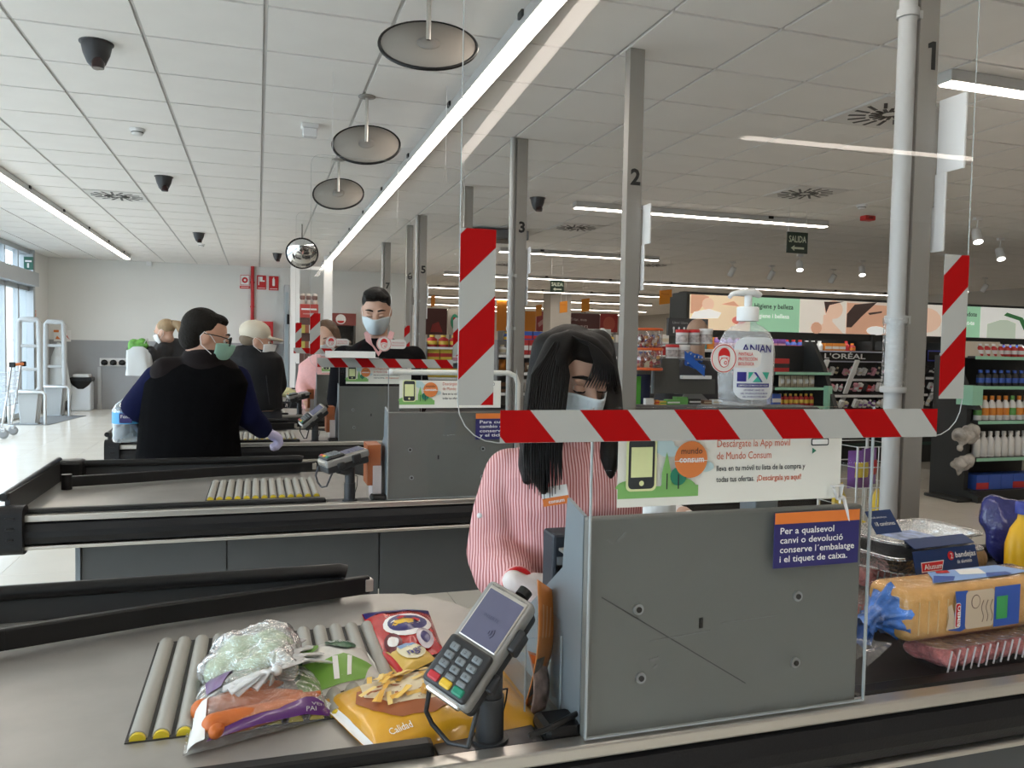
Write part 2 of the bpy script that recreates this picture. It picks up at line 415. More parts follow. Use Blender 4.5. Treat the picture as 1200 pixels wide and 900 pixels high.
# ================================================================ checkout lanes
LP = 1.908; Y1 = 1.08          # lane pitch and first lane's front edge
ROLL = mat('grey roller', (.36, .355, .32), .45, var=.03)
YEL = mat('yellow roller end', (.72, .55, .03), .5)
WELL = mat('roller well', (.03, .03, .03), .5)
BELT = mat('conveyor belt', (.014, .014, .015), .5, var=.2, vscale=30)
SCREW = mat('screw cap', (.33, .34, .34), .35, .6)
TRAYD = mat('dark tray wall', (.035, .036, .037), .45)
def make_counter():
    t = thing('checkout_counter', '-', 'checkout', (0, Y1, 0), 'checkout counters in a row')
    y = Y1; zs = .756
    # worktop with a rounded back corner
    poly = [(-.80, y + .03), (.50, y + .03), (.50, y + .44)]
    poly += [(.50 - .22 * (1 - math.cos(math.radians(a))) - .0, y + .44 + .37 * math.sin(math.radians(a))) for a in range(15, 91, 15)]
    poly += [(.1, y + .82), (-.80, y + .82)]
    MB().prism(poly, (0, 0, zs), (1, 0, 0), (0, 1, 0), .03).build('worktop', STEEL, t)
    # recessed roller bed and its rollers
    MB().bb(-.185, .235, y + .185, y + .60, zs, zs + .0015).build('roller_bed', WELL, t)
    rb = MB().cyl((0, .195, 0), (0, .59, 0), .0135, n=14).cyl((0, .188, 0), (0, .196, 0), .0115, n=14, mi=1)
    p = None
    for i in range(13):
        x = -.168 + i * .0325
        if p is None: p = o = rb.build('roller', [ROLL, YEL], t, loc=(x, 0, zs + .0005))
        else: o = bpy.data.objects.new('roller', p.data); COL.objects.link(o); o.parent = t; o.location = (x, 0, zs + .0005)
    # tray walls at the left end and the back
    MB().bb(-.80, -.785, y + .03, y + .82, .70, .835).build('end_wall', TRAYD, t)
    MB().bb(-.80, .19, y + .80, y + .815, .70, .815).build('back_wall', TRAYD, t)
    MB().tube([(-.80, y + .01, .825), (-.80, y + .79, .84)], .014, 10).build('end_rim', BLACK, t)
    MB().tube([(-.80, y + .79, .822), (.185, y + .80, .822), (.2, y + .80, .818)], .016, 10).build('back_rim', BLACK, t)
    MB().bb(-.815, -.70, y + .74, y + .83, .74, .842, bev=.015).build('corner_block', BLACK, t)
    # diverter arm lying across the tray
    pts = [V(-.72, y + .54, .787), V(-.45, y + .61, .787), V(-.19, y + .69, .787), V(.25, y + .79, .787)]
    b = MB()
    for q, w in zip(pts, pts[1:]):
        d = (w - q); L = d.length; a = math.atan2(d.y, d.x)
        b.box((q + w) / 2, (L + .006, .02, .042), 0, Euler((0, 0, a)), .004)
    dv = b.build('diverter_arm', BLACK, t)
    MB().box(pts[-1], (.02, .024, .03), 0, Euler((0, 0, .24)), .003).build('arm_tip', SILVER, dv)
    MB().cyl(pts[0] - V(0, 0, .03), pts[0] + V(0, 0, .03), .02).build('pivot', BLACK, dv)
    # front edge: rim, two bright strips and the black bumper
    def bump(x0, x1):
        prof = [(0.0, .745), (-.022, .738), (-.034, .715), (-.034, .695), (-.022, .672), (0, .665)]
        return MB().prism([(q[0], q[1]) for q in prof], (x1, y, 0), (0, 1, 0), (0, 0, 1), x1 - x0)
    bump(-.79, 2.5).build('bumper', BLACKR, t)
    MB().bb(-.79, 2.5, y - .022, y + .012, .745, .767, bev=.004).build('bright_strip', SILVER, t)
    MB().bb(-.79, 2.5, y - .026, y + .012, .652, .665, bev=.004).build('bright_strip', SILVER, t)
    MB().bb(-.80, .245, y + .012, y + .045, .74, .782, bev=.008).build('front_rim', BLACK, t)
    MB().bb(.41, .475, y + .012, y + .075, .757, .785, bev=.012).build('front_rim', BLACK, t)
    MB().bb(.98, 2.5, y + .012, y + .055, .74, .768, bev=.008).build('front_rim', BLACK, t)
    MB().bb(.25, .41, y + .014, y + .09, .757, .764, bev=.002).build('post_plate', mat('dark plate', (.08, .08, .085), .35, .5), t)
    b = MB(); prof = rrect(-.052, .64, .03, .80, .03)
    b.prism(prof, (-.73, y, 0), (0, 1, 0), (0, 0, 1), .075)
    ec = b.build('end_cap', BLACKR, t)
    for k in range(3): MB().box((-.765, y - .053, .765 - k * .035), (.03 - k * .004, .006, .008), bev=.003).build('cap_slot', BLACK, ec)
    # body under the worktop
    bd = MB().bb(-.60, 2.46, y + .10, y + .46, .40, .735).build('body', GREYF, t)
    MB().bb(1.05, 2.4, y + .13, y + .42, 0, .40).build('plinth', GREYF, t)
    for lx in (-.45, .3): MB().bb(lx, lx + .06, y + .25, y + .31, 0, .40).build('leg', GREYB, t)
    MB().bb(-.60, -.585, y + .075, y + .48, .37, .652).build('end_post', GREYB, t)
    for x0, x1 in ((-.583, -.108), (-.102, .45), (.456, 1.5), (1.506, 2.46)):
        MB().bb(x0, x1, y + .085, y + .10, .37, .652).build('fascia_panel', GREYF, t)
    MB().bb(-.60, .30, y + .46, y + .78, .42, .735).build('rear_body', GREYF, t)
    # goods belt on the right
    MB().bb(1.0, 2.46, y + .055, y + .72, .735, .752).build('conveyor_belt', BELT, t)
    MB().bb(1.0, 2.46, y + .46, y + .72, .45, .735).build('belt_body', GREYF, t)
    MB().bb(.98, 2.5, y + .72, y + .75, .70, .79, bev=.01).build('rear_rim', BLACK, t)
    # upright grey divider with a shaped side plate
    b = MB().bb(.468, .965, y, y + .018, .765, 1.10, bev=.004)
    dp = b.build('divider_panel', GREYP, t)
    for px, pz in ((.553, .957), (.84, .955), (.56, .85), (.84, .845)):
        MB().cyl((px, y - .004, pz), (px, y, pz), .0085, n=14).cyl((px, y - .0055, pz), (px, y - .0035, pz), .0045, n=12, mi=1).build('screw_cap', [SCREW, BLACK], dp)
    MB().bb(.660, .666, y - .0012, y + .002, .918, .934).build('key_slot', BLACK, dp)
    poly = [(y + .018, .765), (y + .33, .765), (y + .30, .86), (y + .10, 1.0), (y + .085, 1.115), (y + .018, 1.10)]
    MB().prism(poly, (.474, 0, 0), (0, 1, 0), (0, 0, 1), .006).build('side_plate', GREYB, t)
    MB().bb(.49, .965, y + .20, y + .42, .735, .80, bev=.005).build('cashier_shelf', GREYP, t)
    MB().bb(.50, .95, y + .018, y + .20, 1.0, 1.005).build('inner_shelf', GREYP, t)
    return t
def lane_y(k): return Y1 + LP * (k - 1)
counter = make_counter()
LANE = ['closest checkout counter, holding the frozen chips, carrots and bread', 'grey checkout counter with empty rollers behind the striped-shirt cashier',
        'checkout counter where the customer in the black gilet stands, third from the front', 'checkout counter fourth from the front, beside the customer in the cap',
        'checkout counter fifth from the front, beyond the cap customer', 'farthest checkout counter in the row, next to the back posts']
counters = [counter]
for k in range(2, 7):
    c = copy_tree(counter); c.location = (0, lane_y(k), 0); counters.append(c)
for c, l in zip(counters, LANE): c['label'] = l
SCUFF = mat('pale scuff', (.17, .17, .16), .5)
for (x0_, z0_, x1_, z1_, w_) in ((.575, .905, .68, .912, .0016), (.70, .922, .80, .926, .0012), (.575, .875, .59, .878, .004), (.582, .862, .588, .867, .004), (.515, 1.062, .53, 1.075, .004), (.50, 1.066, .508, 1.06, .004)):
    d_ = V(x1_ - x0_, 0, z1_ - z0_); MB().box(V((x0_ + x1_) / 2, Y1 - .0006, (z0_ + z1_) / 2), (d_.length, .0012, w_), 0, Euler((0, -math.atan2(d_.z, d_.x), 0))).build('scuff_mark', SCUFF, counter)
MB().box((.62, Y1 - .0006, .90), (.30, .0012, .0016), 0, Euler((0, math.radians(32), 0))).build('scratch', mat('dark scratch', (.05, .05, .047), .6), counter)

# clear upper panel with the app notice, one per lane
APPT = mat('app headline red', (.62, .13, .06), .5); BADGE = mat('badge orange', (.72, .22, .06), .5)
def app_sign(k, label):
    y = lane_y(k) - .008
    a = thing('acrylic_panel', 'clear acrylic panel fixed to ' + label[0], 'acrylic panel', (.72, y, .77), 'clear acrylic panels on the dividers')
    MB().bb(.466, .972, y - .004, y, .77, 1.265).build('sheet', PLEX, a)
    for x in (.4668, .9712): MB().bb(x - .0012, x + .0012, y - .0045, y + .0005, .77, 1.265).build('polished_edge', mat('acrylic edge', (.36, .38, .38), .2), a)
    MB().bb(.466, .972, y - .0045, y + .0005, .77, .7725).build('polished_edge', MATS['acrylic edge'], a)
    t = thing('app_notice', label[1], 'notice', (.52, y - .005, 1.12), 'app notices')
    x0, x1, z0, z1 = .507, .905, 1.117, 1.222
    b = MB().bb(x0, x1, y - .0065, y - .0055, z0, z1); b.build('sheet', CREAM, t)
    F = frame((x0, y - .0065, z0), (1, 0, 0), (0, 0, 1), .0004); w = x1 - x0; h = z1 - z0
    sh = [(rect(0, .013, .135, .030), GREENL), (ell(.018, .028, .022, .012, 14, 0, 180), GREENL), (ell(.10, .028, .03, .014, 14, 0, 180), GREENL),
          (ell(.066, .092, .026, .012, 16), SKYB), (ell(.084, .083, .02, .009, 14), SKYB), (ell(.146, .058, .014, .008, 14), SKYB),
          (rrect(.012, .024, .062, .106, .008), LIME), (rrect(.0155, .0275, .0585, .1025, .007), DARK), (rect(.0195, .045, .0545, .09), LIME), (ell(.037, .036, .004, .004, 12), LIME),
          ([(.070, .03), (.086, .03), (.086, .05), (.078, .082), (.070, .05)], GREENL), (ell(.098, .045, .014, .014, 18), GREEND), (rect(.097, .026, .099, .048), DARK), (rect(.0775, .026, .0795, .05), DARK),
          (ell(.118, .070, .028, .028, 28), BADGE), (rect(.090, .0675, .146, .0685), WHITEP)]
    picture('illustration', F, sh, t)
    big = k <= 3
    for txt, x, yy, ww, m_, bo, hh in (('mundo', .1, .079, .036, DARK, 0, None), ('consum', .097, .066, .042, WHITEP, .02, None),
            ('Descárgate la App móvil', .166, .087, .132, APPT, .0, .0115), ('de Mundo Consum', .166, .068, .098, APPT, .0, .0115),
            ('lleva en tu móvil tu lista de la compra y', .166, .050, .162, DARK, .012, .0085), ('todas tus ofertas.', .166, .033, .068, DARK, .012, .0085), ('¡Descárgala ya aquí!', .239, .033, .082, APPT, .012, .0085)):
        if big or hh: lettering(txt, F, x, yy, m_, t, width=ww, height=hh, bold=bo, h=.008 if x < .15 else .0006)
    picture('store_badge', F, [(rrect(.338, .086, .372, .098, .003), DARK), (rrect(.340, .088, .370, .096, .002), WHITEP), ([(.340, .073), (.340, .083), (.348, .078)], GREEND)], t)
    return a, t
LN = [('the closest grey divider', 'large cream app notice with phone drawing below the red and white tape'), ('the divider of the empty second lane', 'app notice on the second lane beside the tall striped tape'),
      ('the divider in front of the young cashier in black', 'smaller app notice in front of the young cashier in black'), ('the divider of the fourth lane', 'app notice on the fourth lane, left of the young cashier'), ('the divider of the fifth lane', 'tiny app notice on the fifth lane by the pink sleeve')]
for k in range(1, 6): app_sign(k, LN[k - 1])

# returns notice, navy under an orange band
def returns_notice(x0, x1, z0, z1, y, lines, label, lab2):
    t = thing('returns_notice', label, 'notice', (x0, y, z0), 'returns notices')
    MB().bb(x0, x1, y - .003, y - .001, z0, z1).build('card', NAVY, t)
    MB().bb(x0, x1, y - .0036, y - .003, z1 - (z1 - z0) * .2, z1).build('orange_band', ORANGE, t)
    F = frame((x0, y - .0036, z0), (1, 0, 0), (0, 0, 1), .0003); h = z1 - z0; w = x1 - x0
    for i, (s, ww) in enumerate(lines): lettering(s, F, w * .06, h * (.62 - .17 * i), WHITEP, t, width=w * ww, height=h * .115, bold=.012)
    return t
ry = Y1 - .014
q0 = W(905, 666, Y=ry); q1 = W(1006, 596, Y=ry)
returns_notice(q0.x, q1.x, q0.z, q1.z, ry, [('Per a qualsevol', .63), ('canvi o devolució', .74), ('conserve l´embalatge', .88), ('i el tiquet de caixa.', .80)], 'navy and orange returns notice at the top of the closest grey divider', '')
ry = lane_y(2) - .014
q0 = W(557, 515, Y=ry); q1 = W(632, 484, Y=ry)
returns_notice(q0.x, q1.x, q0.z, q1.z, ry, [('Para cualquier', .62), ('cambio o devolución', .80), ('conserve el embalaje', .86), ('y el ticket de caja.', .78)], 'navy returns notice half hidden behind the cashier in stripes', '')

# hanging clear screens with hazard tape
def tape_mat(name, kx, kz, off, per):
    m = bpy.data.materials.new(name); m.use_nodes = True; nt = m.node_tree; n = nt.nodes; l = nt.links; b = n['Principled BSDF']
    tc = n.new('ShaderNodeTexCoord'); dt = n.new('ShaderNodeVectorMath'); dt.operation = 'DOT_PRODUCT'; dt.inputs[1].default_value = (kx / per, 0, kz / per)
    l.new(tc.outputs['Object'], dt.inputs[0])
    ad = n.new('ShaderNodeMath'); ad.operation = 'ADD'; ad.inputs[1].default_value = -off / per; l.new(dt.outputs['Value'], ad.inputs[0])
    fr = n.new('ShaderNodeMath'); fr.operation = 'FRACT'; l.new(ad.outputs[0], fr.inputs[0])
    lt = n.new('ShaderNodeMath'); lt.operation = 'LESS_THAN'; lt.inputs[1].default_value = .5; l.new(fr.outputs[0], lt.inputs[0])
    mx = n.new('ShaderNodeMix'); mx.data_type = 'RGBA'; mx.inputs['A'].default_value = (.40, .40, .375, 1); mx.inputs['B'].default_value = (.36, .001, .002, 1)
    l.new(lt.outputs[0], mx.inputs['Factor']); l.new(mx.outputs['Result'], b.inputs['Base Color']); b.inputs['Roughness'].default_value = .55; inp(b, 'Specular IOR Level', .15)
    return m
def screen(label, Y, x0, x1, z0, ztop, tv, tb, per, offs, band, rotz=0.0, zv=None):
    """clear sheet with rounded lower corners hung on two wires; tape down both sides and along the bottom"""
    t = thing('hanging_screen', label, 'screen', ((x0 + x1) / 2, Y, z0), 'hanging clear screens')
    r = .055; poly = rrect(x0, z0, x1, ztop, r)
    MB().prism(poly, (0, Y, 0), (1, 0, 0), (0, 0, 1), .003).build('sheet', clear_mat('screen acrylic', (.985, .99, .99), .03, .012), t)
    e = MB(); pp = [V(x, Y + .0015, z) for x, z in poly]; e.tube(pp, .0008, 6, closed=True); e.build('edge', mat('screen edge', (.42, .43, .42), .25), t)
    (a0, a1), (c0, c1) = tv
    MB().bb(x0, x0 + band, Y - .0012, Y - .0004, a0, a1).build('hazard_tape', tape_mat('tape left', -1, 1, offs[0], per[0]), t)
    MB().bb(x1 - band, x1, Y - .0012, Y - .0004, c0, c1).build('hazard_tape', tape_mat('tape right', -1, 1, offs[1], per[0]), t)
    MB().bb(tb[0], tb[1], Y - .0016, Y - .0008, z0, z0 + band * .92).build('hazard_tape', tape_mat('tape bottom', 1, .85, offs[2], per[1]), t)
    for x in (x0 + .12, x1 - .12):
        MB().tube([(x, Y + .0015, ztop), (x, Y + .0015, CZ)], .0012, 6).build('wire', WHITE, t)
        MB().tube([(x - .012, Y - .004, ztop - .09), (x - .006, Y - .004, ztop - .03), (x, Y + .0015, ztop), (x + .006, Y - .004, ztop - .03), (x + .008, Y - .004, ztop - .085), (x - .004, Y - .004, ztop - .1)], .0012, 6).build('hook', SILVER, t)
    if rotz: t.rotation_euler.z = rotz
    return t
screen('large clear screen with red and white tape in front of the striped-shirt cashier', .99, .247, 1.058, 1.225, 2.35, ((1.275, 1.503), (1.284, 1.508)), (.304, 1.009), (.125, .1405), (1.186, .402, .4145 + .85 * 1.269), .047, rotz=-.030)
Y3 = lane_y(3) - .1
p0 = W(363, 430, Y=Y3); p1 = W(541, 430, Y=Y3)
screen('clear screen with striped tape before the young cashier in black', Y3, p0.x, p1.x, p0.z, 2.45, ((W(365, 415, Y=Y3).z, W(365, 367, Y=Y3).z),) * 2, (W(372, 425, Y=Y3).x, W(531, 425, Y=Y3).x), (.16, .16), (.02, .05, .03), .058)
Y4 = lane_y(4) + .1
p0 = W(346, 414, Y=Y4); p1 = W(480, 414, Y=Y4)
screen('clear screen with striped tape before the cashier with brown hair', Y4, p0.x, p1.x, p0.z, 2.45, ((W(346, 409, Y=Y4).z, W(346, 378, Y=Y4).z),) * 2, (W(344, 412, Y=Y4).x, W(402, 412, Y=Y4).x), (.16, .16), (.02, .05, .03), .05)
# ================================================================ posts and displays at the far end of the lanes
yp = 14.6
a = W(340, 400, Y=yp); b = W(351, 400, Y=yp); c = W(379, 400, Y=yp); d = W(389, 400, Y=yp)
t = thing('steel_portal', 'white steel portal with two posts and a crossbar at the end of the lanes', 'portal', (a.x, yp, 0))
MB().bb(a.x, b.x, yp, yp + .15, 0, CZ - .002).build('post', WHITE, t); MB().bb(c.x, d.x, yp, yp + .15, 0, CZ - .002).build('post', WHITE, t)
z = W(365, 314, Y=yp).z; MB().bb(b.x, c.x, yp + .03, yp + .12, z - .03, z + .03).build('crossbar', WHITE, t)
a = W(333, 400, Y=16.9); b = W(339, 400, Y=16.9)
t = struct('door_1', MB().bb(a.x, b.x, 16.9, 17.3, 0, 2.55), FRAMEG); MB().bb(a.x + .02, b.x - .02, 16.89, 16.9, .1, 2.4).build('pane', mat('door glass', (.35, .42, .46), .1), t); MB().bb(b.x - .05, b.x, 16.84, 16.9, 1.75, 1.95).build('door_handle', BLACK, t)
# red promotional display
Y = 15.2; a = W(351, 372, Y=Y); b = W(373, 357, Y=Y)
t = thing('promo_display', 'promotional shelf with red header between the white portal posts', 'display', (a.x, Y, 0))
MB().bb(a.x, b.x, Y, Y + .4, 0, a.z).build('case', mat('display brown', (.12, .06, .05), .6), t)
MB().bb(a.x, b.x, Y - .02, Y + .4, a.z, b.z).build('header', mat('header red', (.5, .06, .05), .5), t)
F = frame((a.x, Y - .02, a.z), (1, 0, 0), (0, 0, 1), .003); MB(); picture('print', F, [(rect(.03, .14, b.x - a.x - .03, .17), WHITEP), (rect(.06, .06, b.x - a.x - .1, .08), mat('pinkish', (.6, .3, .28), .5))], t, .002)
for k in range(3):
    x = a.x + (b.x - a.x) * (k + .5) / 3
    q = thing('display_bust', '%s small dark bust-shaped pack on the red promotional header' % ['first', 'middle', 'last'][k], 'pack', (x, Y + .1, b.z), 'packs on the red header')
    MB().lathe((x, Y + .1, b.z), [(.05, 0), (.055, .06), (.03, .09)], 12).build('base', mat('pack beige', (.55, .5, .45), .5), q); MB().sphere((x, Y + .1, b.z + .13), (.05, .05, .065), 12, 8).build('head', mat('pack brown', (.22, .12, .1), .5), q); MB().lathe((x, Y + .1, b.z + .16), [(.05, 0), (.045, .03), (.001, .045)], 12).build('cap', mat('pack beige', (.55, .5, .45), .5), q)
for k in range(8):
    x = a.x + .06 + (b.x - a.x - .12) * (k % 4) / 3; z = a.z - .28 - .3 * (k // 4)
    o = MB().box((x, Y - .03, z + .07), (.09, .09, .15), bev=.01).build('snack_pack', [mat('pack %d' % (k % 4), [(.5, .45, .1), (.3, .1, .05), (.6, .6, .55), (.1, .25, .3)][k % 4], .5)]); tag(o, 'small pack on the red-topped promotional shelf', 'pack', 'packs on the promotional shelf')
# food cabinet with a red canopy
Y = 16.4; a = W(388, 381, Y=Y); b = W(417, 370, Y=Y); w = b.x - a.x
t = thing('food_cabinet', 'open food cabinet with dark red canopy by the grey back wall', 'cabinet', (a.x, Y, 0))
MB().bb(a.x, b.x, Y, Y + .6, 0, .9).build('base', mat('cabinet dark', (.07, .065, .06), .5), t)
MB().bb(a.x, b.x, Y + .5, Y + .6, .9, a.z).build('back', MATS['cabinet dark'], t)
for x in (a.x, b.x - .04): MB().bb(x, x + .04, Y, Y + .5, .9, a.z).build('side', MATS['cabinet dark'], t)
MB().bb(a.x, b.x, Y - .05, Y + .6, a.z, b.z + .04).build('canopy', mat('canopy red', (.25, .06, .05), .5), t)
picture('logo', frame((a.x + w * .38, Y - .05, (a.z + b.z) / 2 + .02), (1, 0, 0), (0, 0, 1), .003), [(ell(0, 0, .1, .1, 20), WHITEP), (ell(0, -.03, .07, .05, 16, 180, 360), RED)], t, .002)
for s_ in range(3):
    z = .95 + .2 * s_; MB().bb(a.x + .04, b.x - .04, Y + .1, Y + .5, z - .02, z).build('shelf', SILVER, t)
    for k in range(5):
        o = MB().sphere((a.x + .12 + (w - .24) * k / 4, Y + .25, z + .05), (.07, .08, .05), 10, 6).build('bread_roll', mat('roll %d' % (k % 3), [(.5, .32, .15), (.6, .5, .38), (.4, .3, .2)][k % 3], .7)); tag(o, 'bread roll on a shelf of the red-canopied cabinet', 'bread', 'rolls in the red-canopied cabinet')
# ================================================================ numbered poles
POLE = mat('pole grey paint', (.28, .26, .235), .45, var=.02)
PIPEM = mat('pipe grey', (.42, .42, .41), .4)
pole_info = [(1, 1066, 2.0, True, (1080, 80)), (2, 736, 3.88, False, (742, 216)), (3, 607, 5.8, True, (609, 272)), (0, 546, 7.68, False, None), (5, 494, 9.58, True, (496, 320)), (6, 478.5, 10.42, False, (478.5, 327)), (7, 453, 12.3, True, (454, 338))]
for num, px, Y, pipe, tp in pole_info:
    c = W(px, 400, Y=Y); x = c.x
    nm = 'pole numbered ' + ['', 'one', 'two', 'three', '', 'five', 'six', 'seven'][num] if num else 'unnumbered pole half hidden by the tall striped tape'
    t = thing('lane_pole', 'square grey ceiling-high ' + nm + '', 'pole', (x, Y, 0), 'numbered lane poles')
    hw = .037 if num == 1 else .043
    MB().bb(x - hw, x + hw, Y - .03, Y + .03, 0, CZ - .002, bev=.003).build('post', POLE, t)
    MB().bb(x - .07, x + .07, Y - .06, Y + .06, 0, .012).build('foot_plate', POLE, t)
    if num:
        F = frame((0, Y - .03, 0), (1, 0, 0), (0, 0, 1), .0008); q = W(tp[0], tp[1], Y=Y - .03)
        k = 30 if num == 1 else 18 if num < 4 else 10
        h = {1: .082, 2: .07, 3: .068, 5: .075, 6: .075, 7: .075}[num]
        if num == 1: picture('lane_number', lambda a_, b_, h_=0: F(x + .012 + a_, q.z + b_, h_), [([(-.004, 0), (.012, 0), (.012, .085), (.0, .085), (-.018, .076), (-.018, .062), (-.004, .066)], BLACK)], t)
        else: lettering(str(num), F, x + (.012 if num == 1 else .004), q.z, BLACK, t, height=h * 1.15, bold=.035, center=True, name='lane_number')
    if pipe:
        pr = .026 if num == 1 else .020; pxx = x - hw - .013 - pr; py = Y - .02
        b = MB().tube([(pxx, py, .0), (pxx, py, CZ - .002)], pr, 20); pp = b.build('cable_pipe', PIPEM, t)
        zz = (2.38, 1.46) if num == 1 else (1.9, 1.5)
        for z in zz:
            MB().tube([(pxx, py, z - .012), (pxx, py, z + .012)], pr + .006, 20).bb(pxx, x - .03, py - .012, py + .012, z - .012, z + .012).build('pipe_clamp', PIPEM, pp)
        MB().tube([(x - hw - .006, Y - .01, .6), (x - hw - .006, Y - .01, CZ)], .007, 8).build('cable_conduit', PIPEM, pp)
        if num == 1:
            MB().lathe((pxx, py, 1.24), [(.036, 0), (.036, .004), (.034, .02), (.034, .2), (.036, .21), (.036, .225)], 24).build('clear_sleeve', FILM, pp)
            MB().lathe((pxx, py, 1.236), [(.037, 0), (.039, .012), (.036, .018)], 24).build('sleeve_ring', PIPEM, pp)
    # white lane flags on the shop side
    X = x + .06
    n0 = {1: (1134, 107, 1090, 196), 2: (763, 238, 752, 285), 3: (622, 289, 616, 320), 5: (502, 333, 498, 350), 6: (485, 336, 481, 348), 7: (459, 345, 456, 355), 0: (553, 310, 550, 325)}[num]
    a = W(n0[0], n0[1], X=X); yn = max(a.y, Y - .45); zt = a.z; zb = W(n0[0], n0[3], X=X).z
    f = thing('lane_flag', 'blank white lane flag on the ' + nm, 'flag sign', (X, Y, zb), 'white lane flags')
    MB().bb(X - .004, X + .004, yn, Y - .02, zb, zt, bev=.002).build('upper_plate', WHITE, f)
    MB().bb(X - .008, X, (yn + Y) / 2, Y + .02, zb - .24, zb, bev=.002).build('lower_plate', WHITE, f)
    MB().bb(x + .045, X + .004, Y - .02, Y + .02, zb - .1, zt - .02).build('bracket', POLE, f)
# thin suspension wires
# ================================================================ ceiling mirrors on rods
MBK = mat('mirror back grey', (.36, .33, .29), .55); MIRR = mat('convex mirror', (.85, .86, .86), .03, 1.0)
DISCS = [((503, -20), (499, 52), 3.42, 'closest round ceiling mirror seen from its grey back'), ((430, 113), (427, 169), 5.3, 'second round ceiling mirror, grey back towards the camera'), ((397, 187), (396, 227), 7.2, 'third round ceiling mirror, smallest grey back on a rod')]
for (ax, ay), (cx, cy), Y, lab in DISCS:
    top = W(ax, ay, Z=CZ); top.y = top.y
    c = W(cx, cy, Y=top.y); c.x = top.x
    t = thing('ceiling_mirror', lab, 'mirror', (top.x, top.y, CZ), 'round ceiling mirrors')
    tilt = math.radians(46); n = V(-.15, -math.sin(tilt), math.cos(tilt)).normalized()      # the grey back looks up and to the till side
    R = n.to_track_quat('Z', 'Y').to_matrix(); r = .212
    MB().lathe(c, [(.001, .004), (r - .006, .004), (r - .006, -.004), (.001, -.004)], 40, rot=R).build('back_plate', MBK, t)
    MB().tube([c + R @ V(r * math.cos(a * .1571), r * math.sin(a * .1571), 0) for a in range(40)], .008, 8, closed=True).build('rim', BLACK, t)
    MB().lathe(c - n * .006, [(.0, -.05), (r * .5, -.035), (r - .01, 0)], 32, rot=R).build('mirror_dome', MIRR, t)
    MB().lathe(c, [(.05, .004), (.05, .012), (.02, .02), (.001, .02)], 20, rot=R).build('hub', POLE, t)
    MB().tube([c + n * .02, (top.x, top.y, CZ)], .011, 10).build('rod', SILVER, t)
    MB().lathe((top.x, top.y, CZ - .012), [(.055, .012), (.055, .006), (.02, 0)], 20).build('ceiling_rose', POLE, t)
c = W(354, 297, Y=10.9)
t = thing('ceiling_mirror', 'convex ceiling mirror showing its shiny face near the back posts', 'mirror', (c.x, 10.9, CZ), 'round ceiling mirrors')
n = V(-.05, -.93, -.36).normalized(); R = n.to_track_quat('Z', 'Y').to_matrix(); r = .2
MB().lathe(c, [(r, 0), (r * .9, .018), (r * .6, .045), (r * .3, .058), (0.001, .062)], 32, rot=R).build('mirror_dome', MIRR, t)
MB().tube([c + R @ V(r * math.cos(a * .1571), r * math.sin(a * .1571), 0) for a in range(40)], .012, 8, closed=True).build('rim', BLACK, t)
MB().lathe(c, [(r - .01, -.004), (.05, -.03), (.001, -.03)], 24, rot=R).build('back_plate', MBK, t)
MB().tube([c - n * .03, (c.x, c.y + .03, CZ)], .01, 8).build('rod', POLE, t)
# ================================================================ things on the ceiling
CAMM = mat('camera charcoal', (.035, .035, .038), .4)
for (px, py, lab) in [(113, 50, 'largest black dome camera on the ceiling, upper left'), (192, 207, 'black dome camera behind the round ceiling diffuser'), (233, 273, 'third black dome camera along the left ceiling'), (325, 297, 'tiny black dome camera above the fire signs'), (630, 232, 'black dome camera beside the pole numbered three')]:
    p = W(px, py, Z=CZ); r = .075
    t = thing('dome_camera', lab, 'security camera', p, 'dome cameras')
    q = MB(); R = Euler((math.radians(12), math.radians(-8), 0)).to_matrix()
    q.lathe((p.x, p.y, CZ), [(r, -.0), (r, -.02), (r * .88, -.06), (r * .6, -.11), (r * .2, -.14), (.001, -.143)], 24); q.build('housing', CAMM, t)
    q = MB().lathe((p.x + .012, p.y - .03, CZ - .115), [(.03, -.028), (.034, 0), (.02, .03)], 16); q.build('lens', mat('camera lens', (.025, .006, .006), .1), t)
    MB().lathe((p.x, p.y, CZ - .006), [(r + .01, .006), (r + .01, 0), (r, 0)], 24).build('base_ring', CAMM, t)
for (px, py, lab) in [(161, 151, 'white smoke detector between the dome cameras'), (236, 286, 'tiny smoke detector far along the left ceiling'), (1010, 240, 'smoke detector near the small red alarm')]:
    p = W(px, py, Z=CZ)
    t = thing('smoke_detector', lab, 'smoke detector', p, 'smoke detectors')
    MB().lathe((p.x, p.y, CZ - .045), [(.001, 0), (.035, 0), (.042, .012), (.042, .02), (.055, .028), (.055, .045)], 20).build('body', WHITE, t)
    MB().lathe((p.x, p.y, CZ - .032), [(.043, 0), (.044, .006)], 20).build('sensor_slot', CAMM, t)
p = W(363, 146, Z=CZ)
t = thing('emergency_light', 'small white box light on the ceiling left of the mirrors', 'emergency light', p)
MB().bb(p.x - .06, p.x + .06, p.y - .05, p.y + .05, CZ - .03, CZ, bev=.006).build('base', WHITE, t)
MB().bb(p.x - .05, p.x + .05, p.y - .04, p.y + .04, CZ - .09, CZ - .03, bev=.008).build('lens', mat('frosted lens', (.8, .8, .8), .25), t)
p = W(1017, 253, Z=CZ)
t = thing('alarm_sounder', 'small red alarm box on the ceiling right of the exit sign', 'alarm', p)
MB().bb(p.x - .07, p.x + .07, p.y - .05, p.y + .05, CZ - .055, CZ, bev=.01).build('body', RED, t); MB().bb(p.x - .03, p.x + .03, p.y - .053, p.y - .048, CZ - .04, CZ - .015).build('grille', mat('dark red', (.2, .0, .0), .5), t)
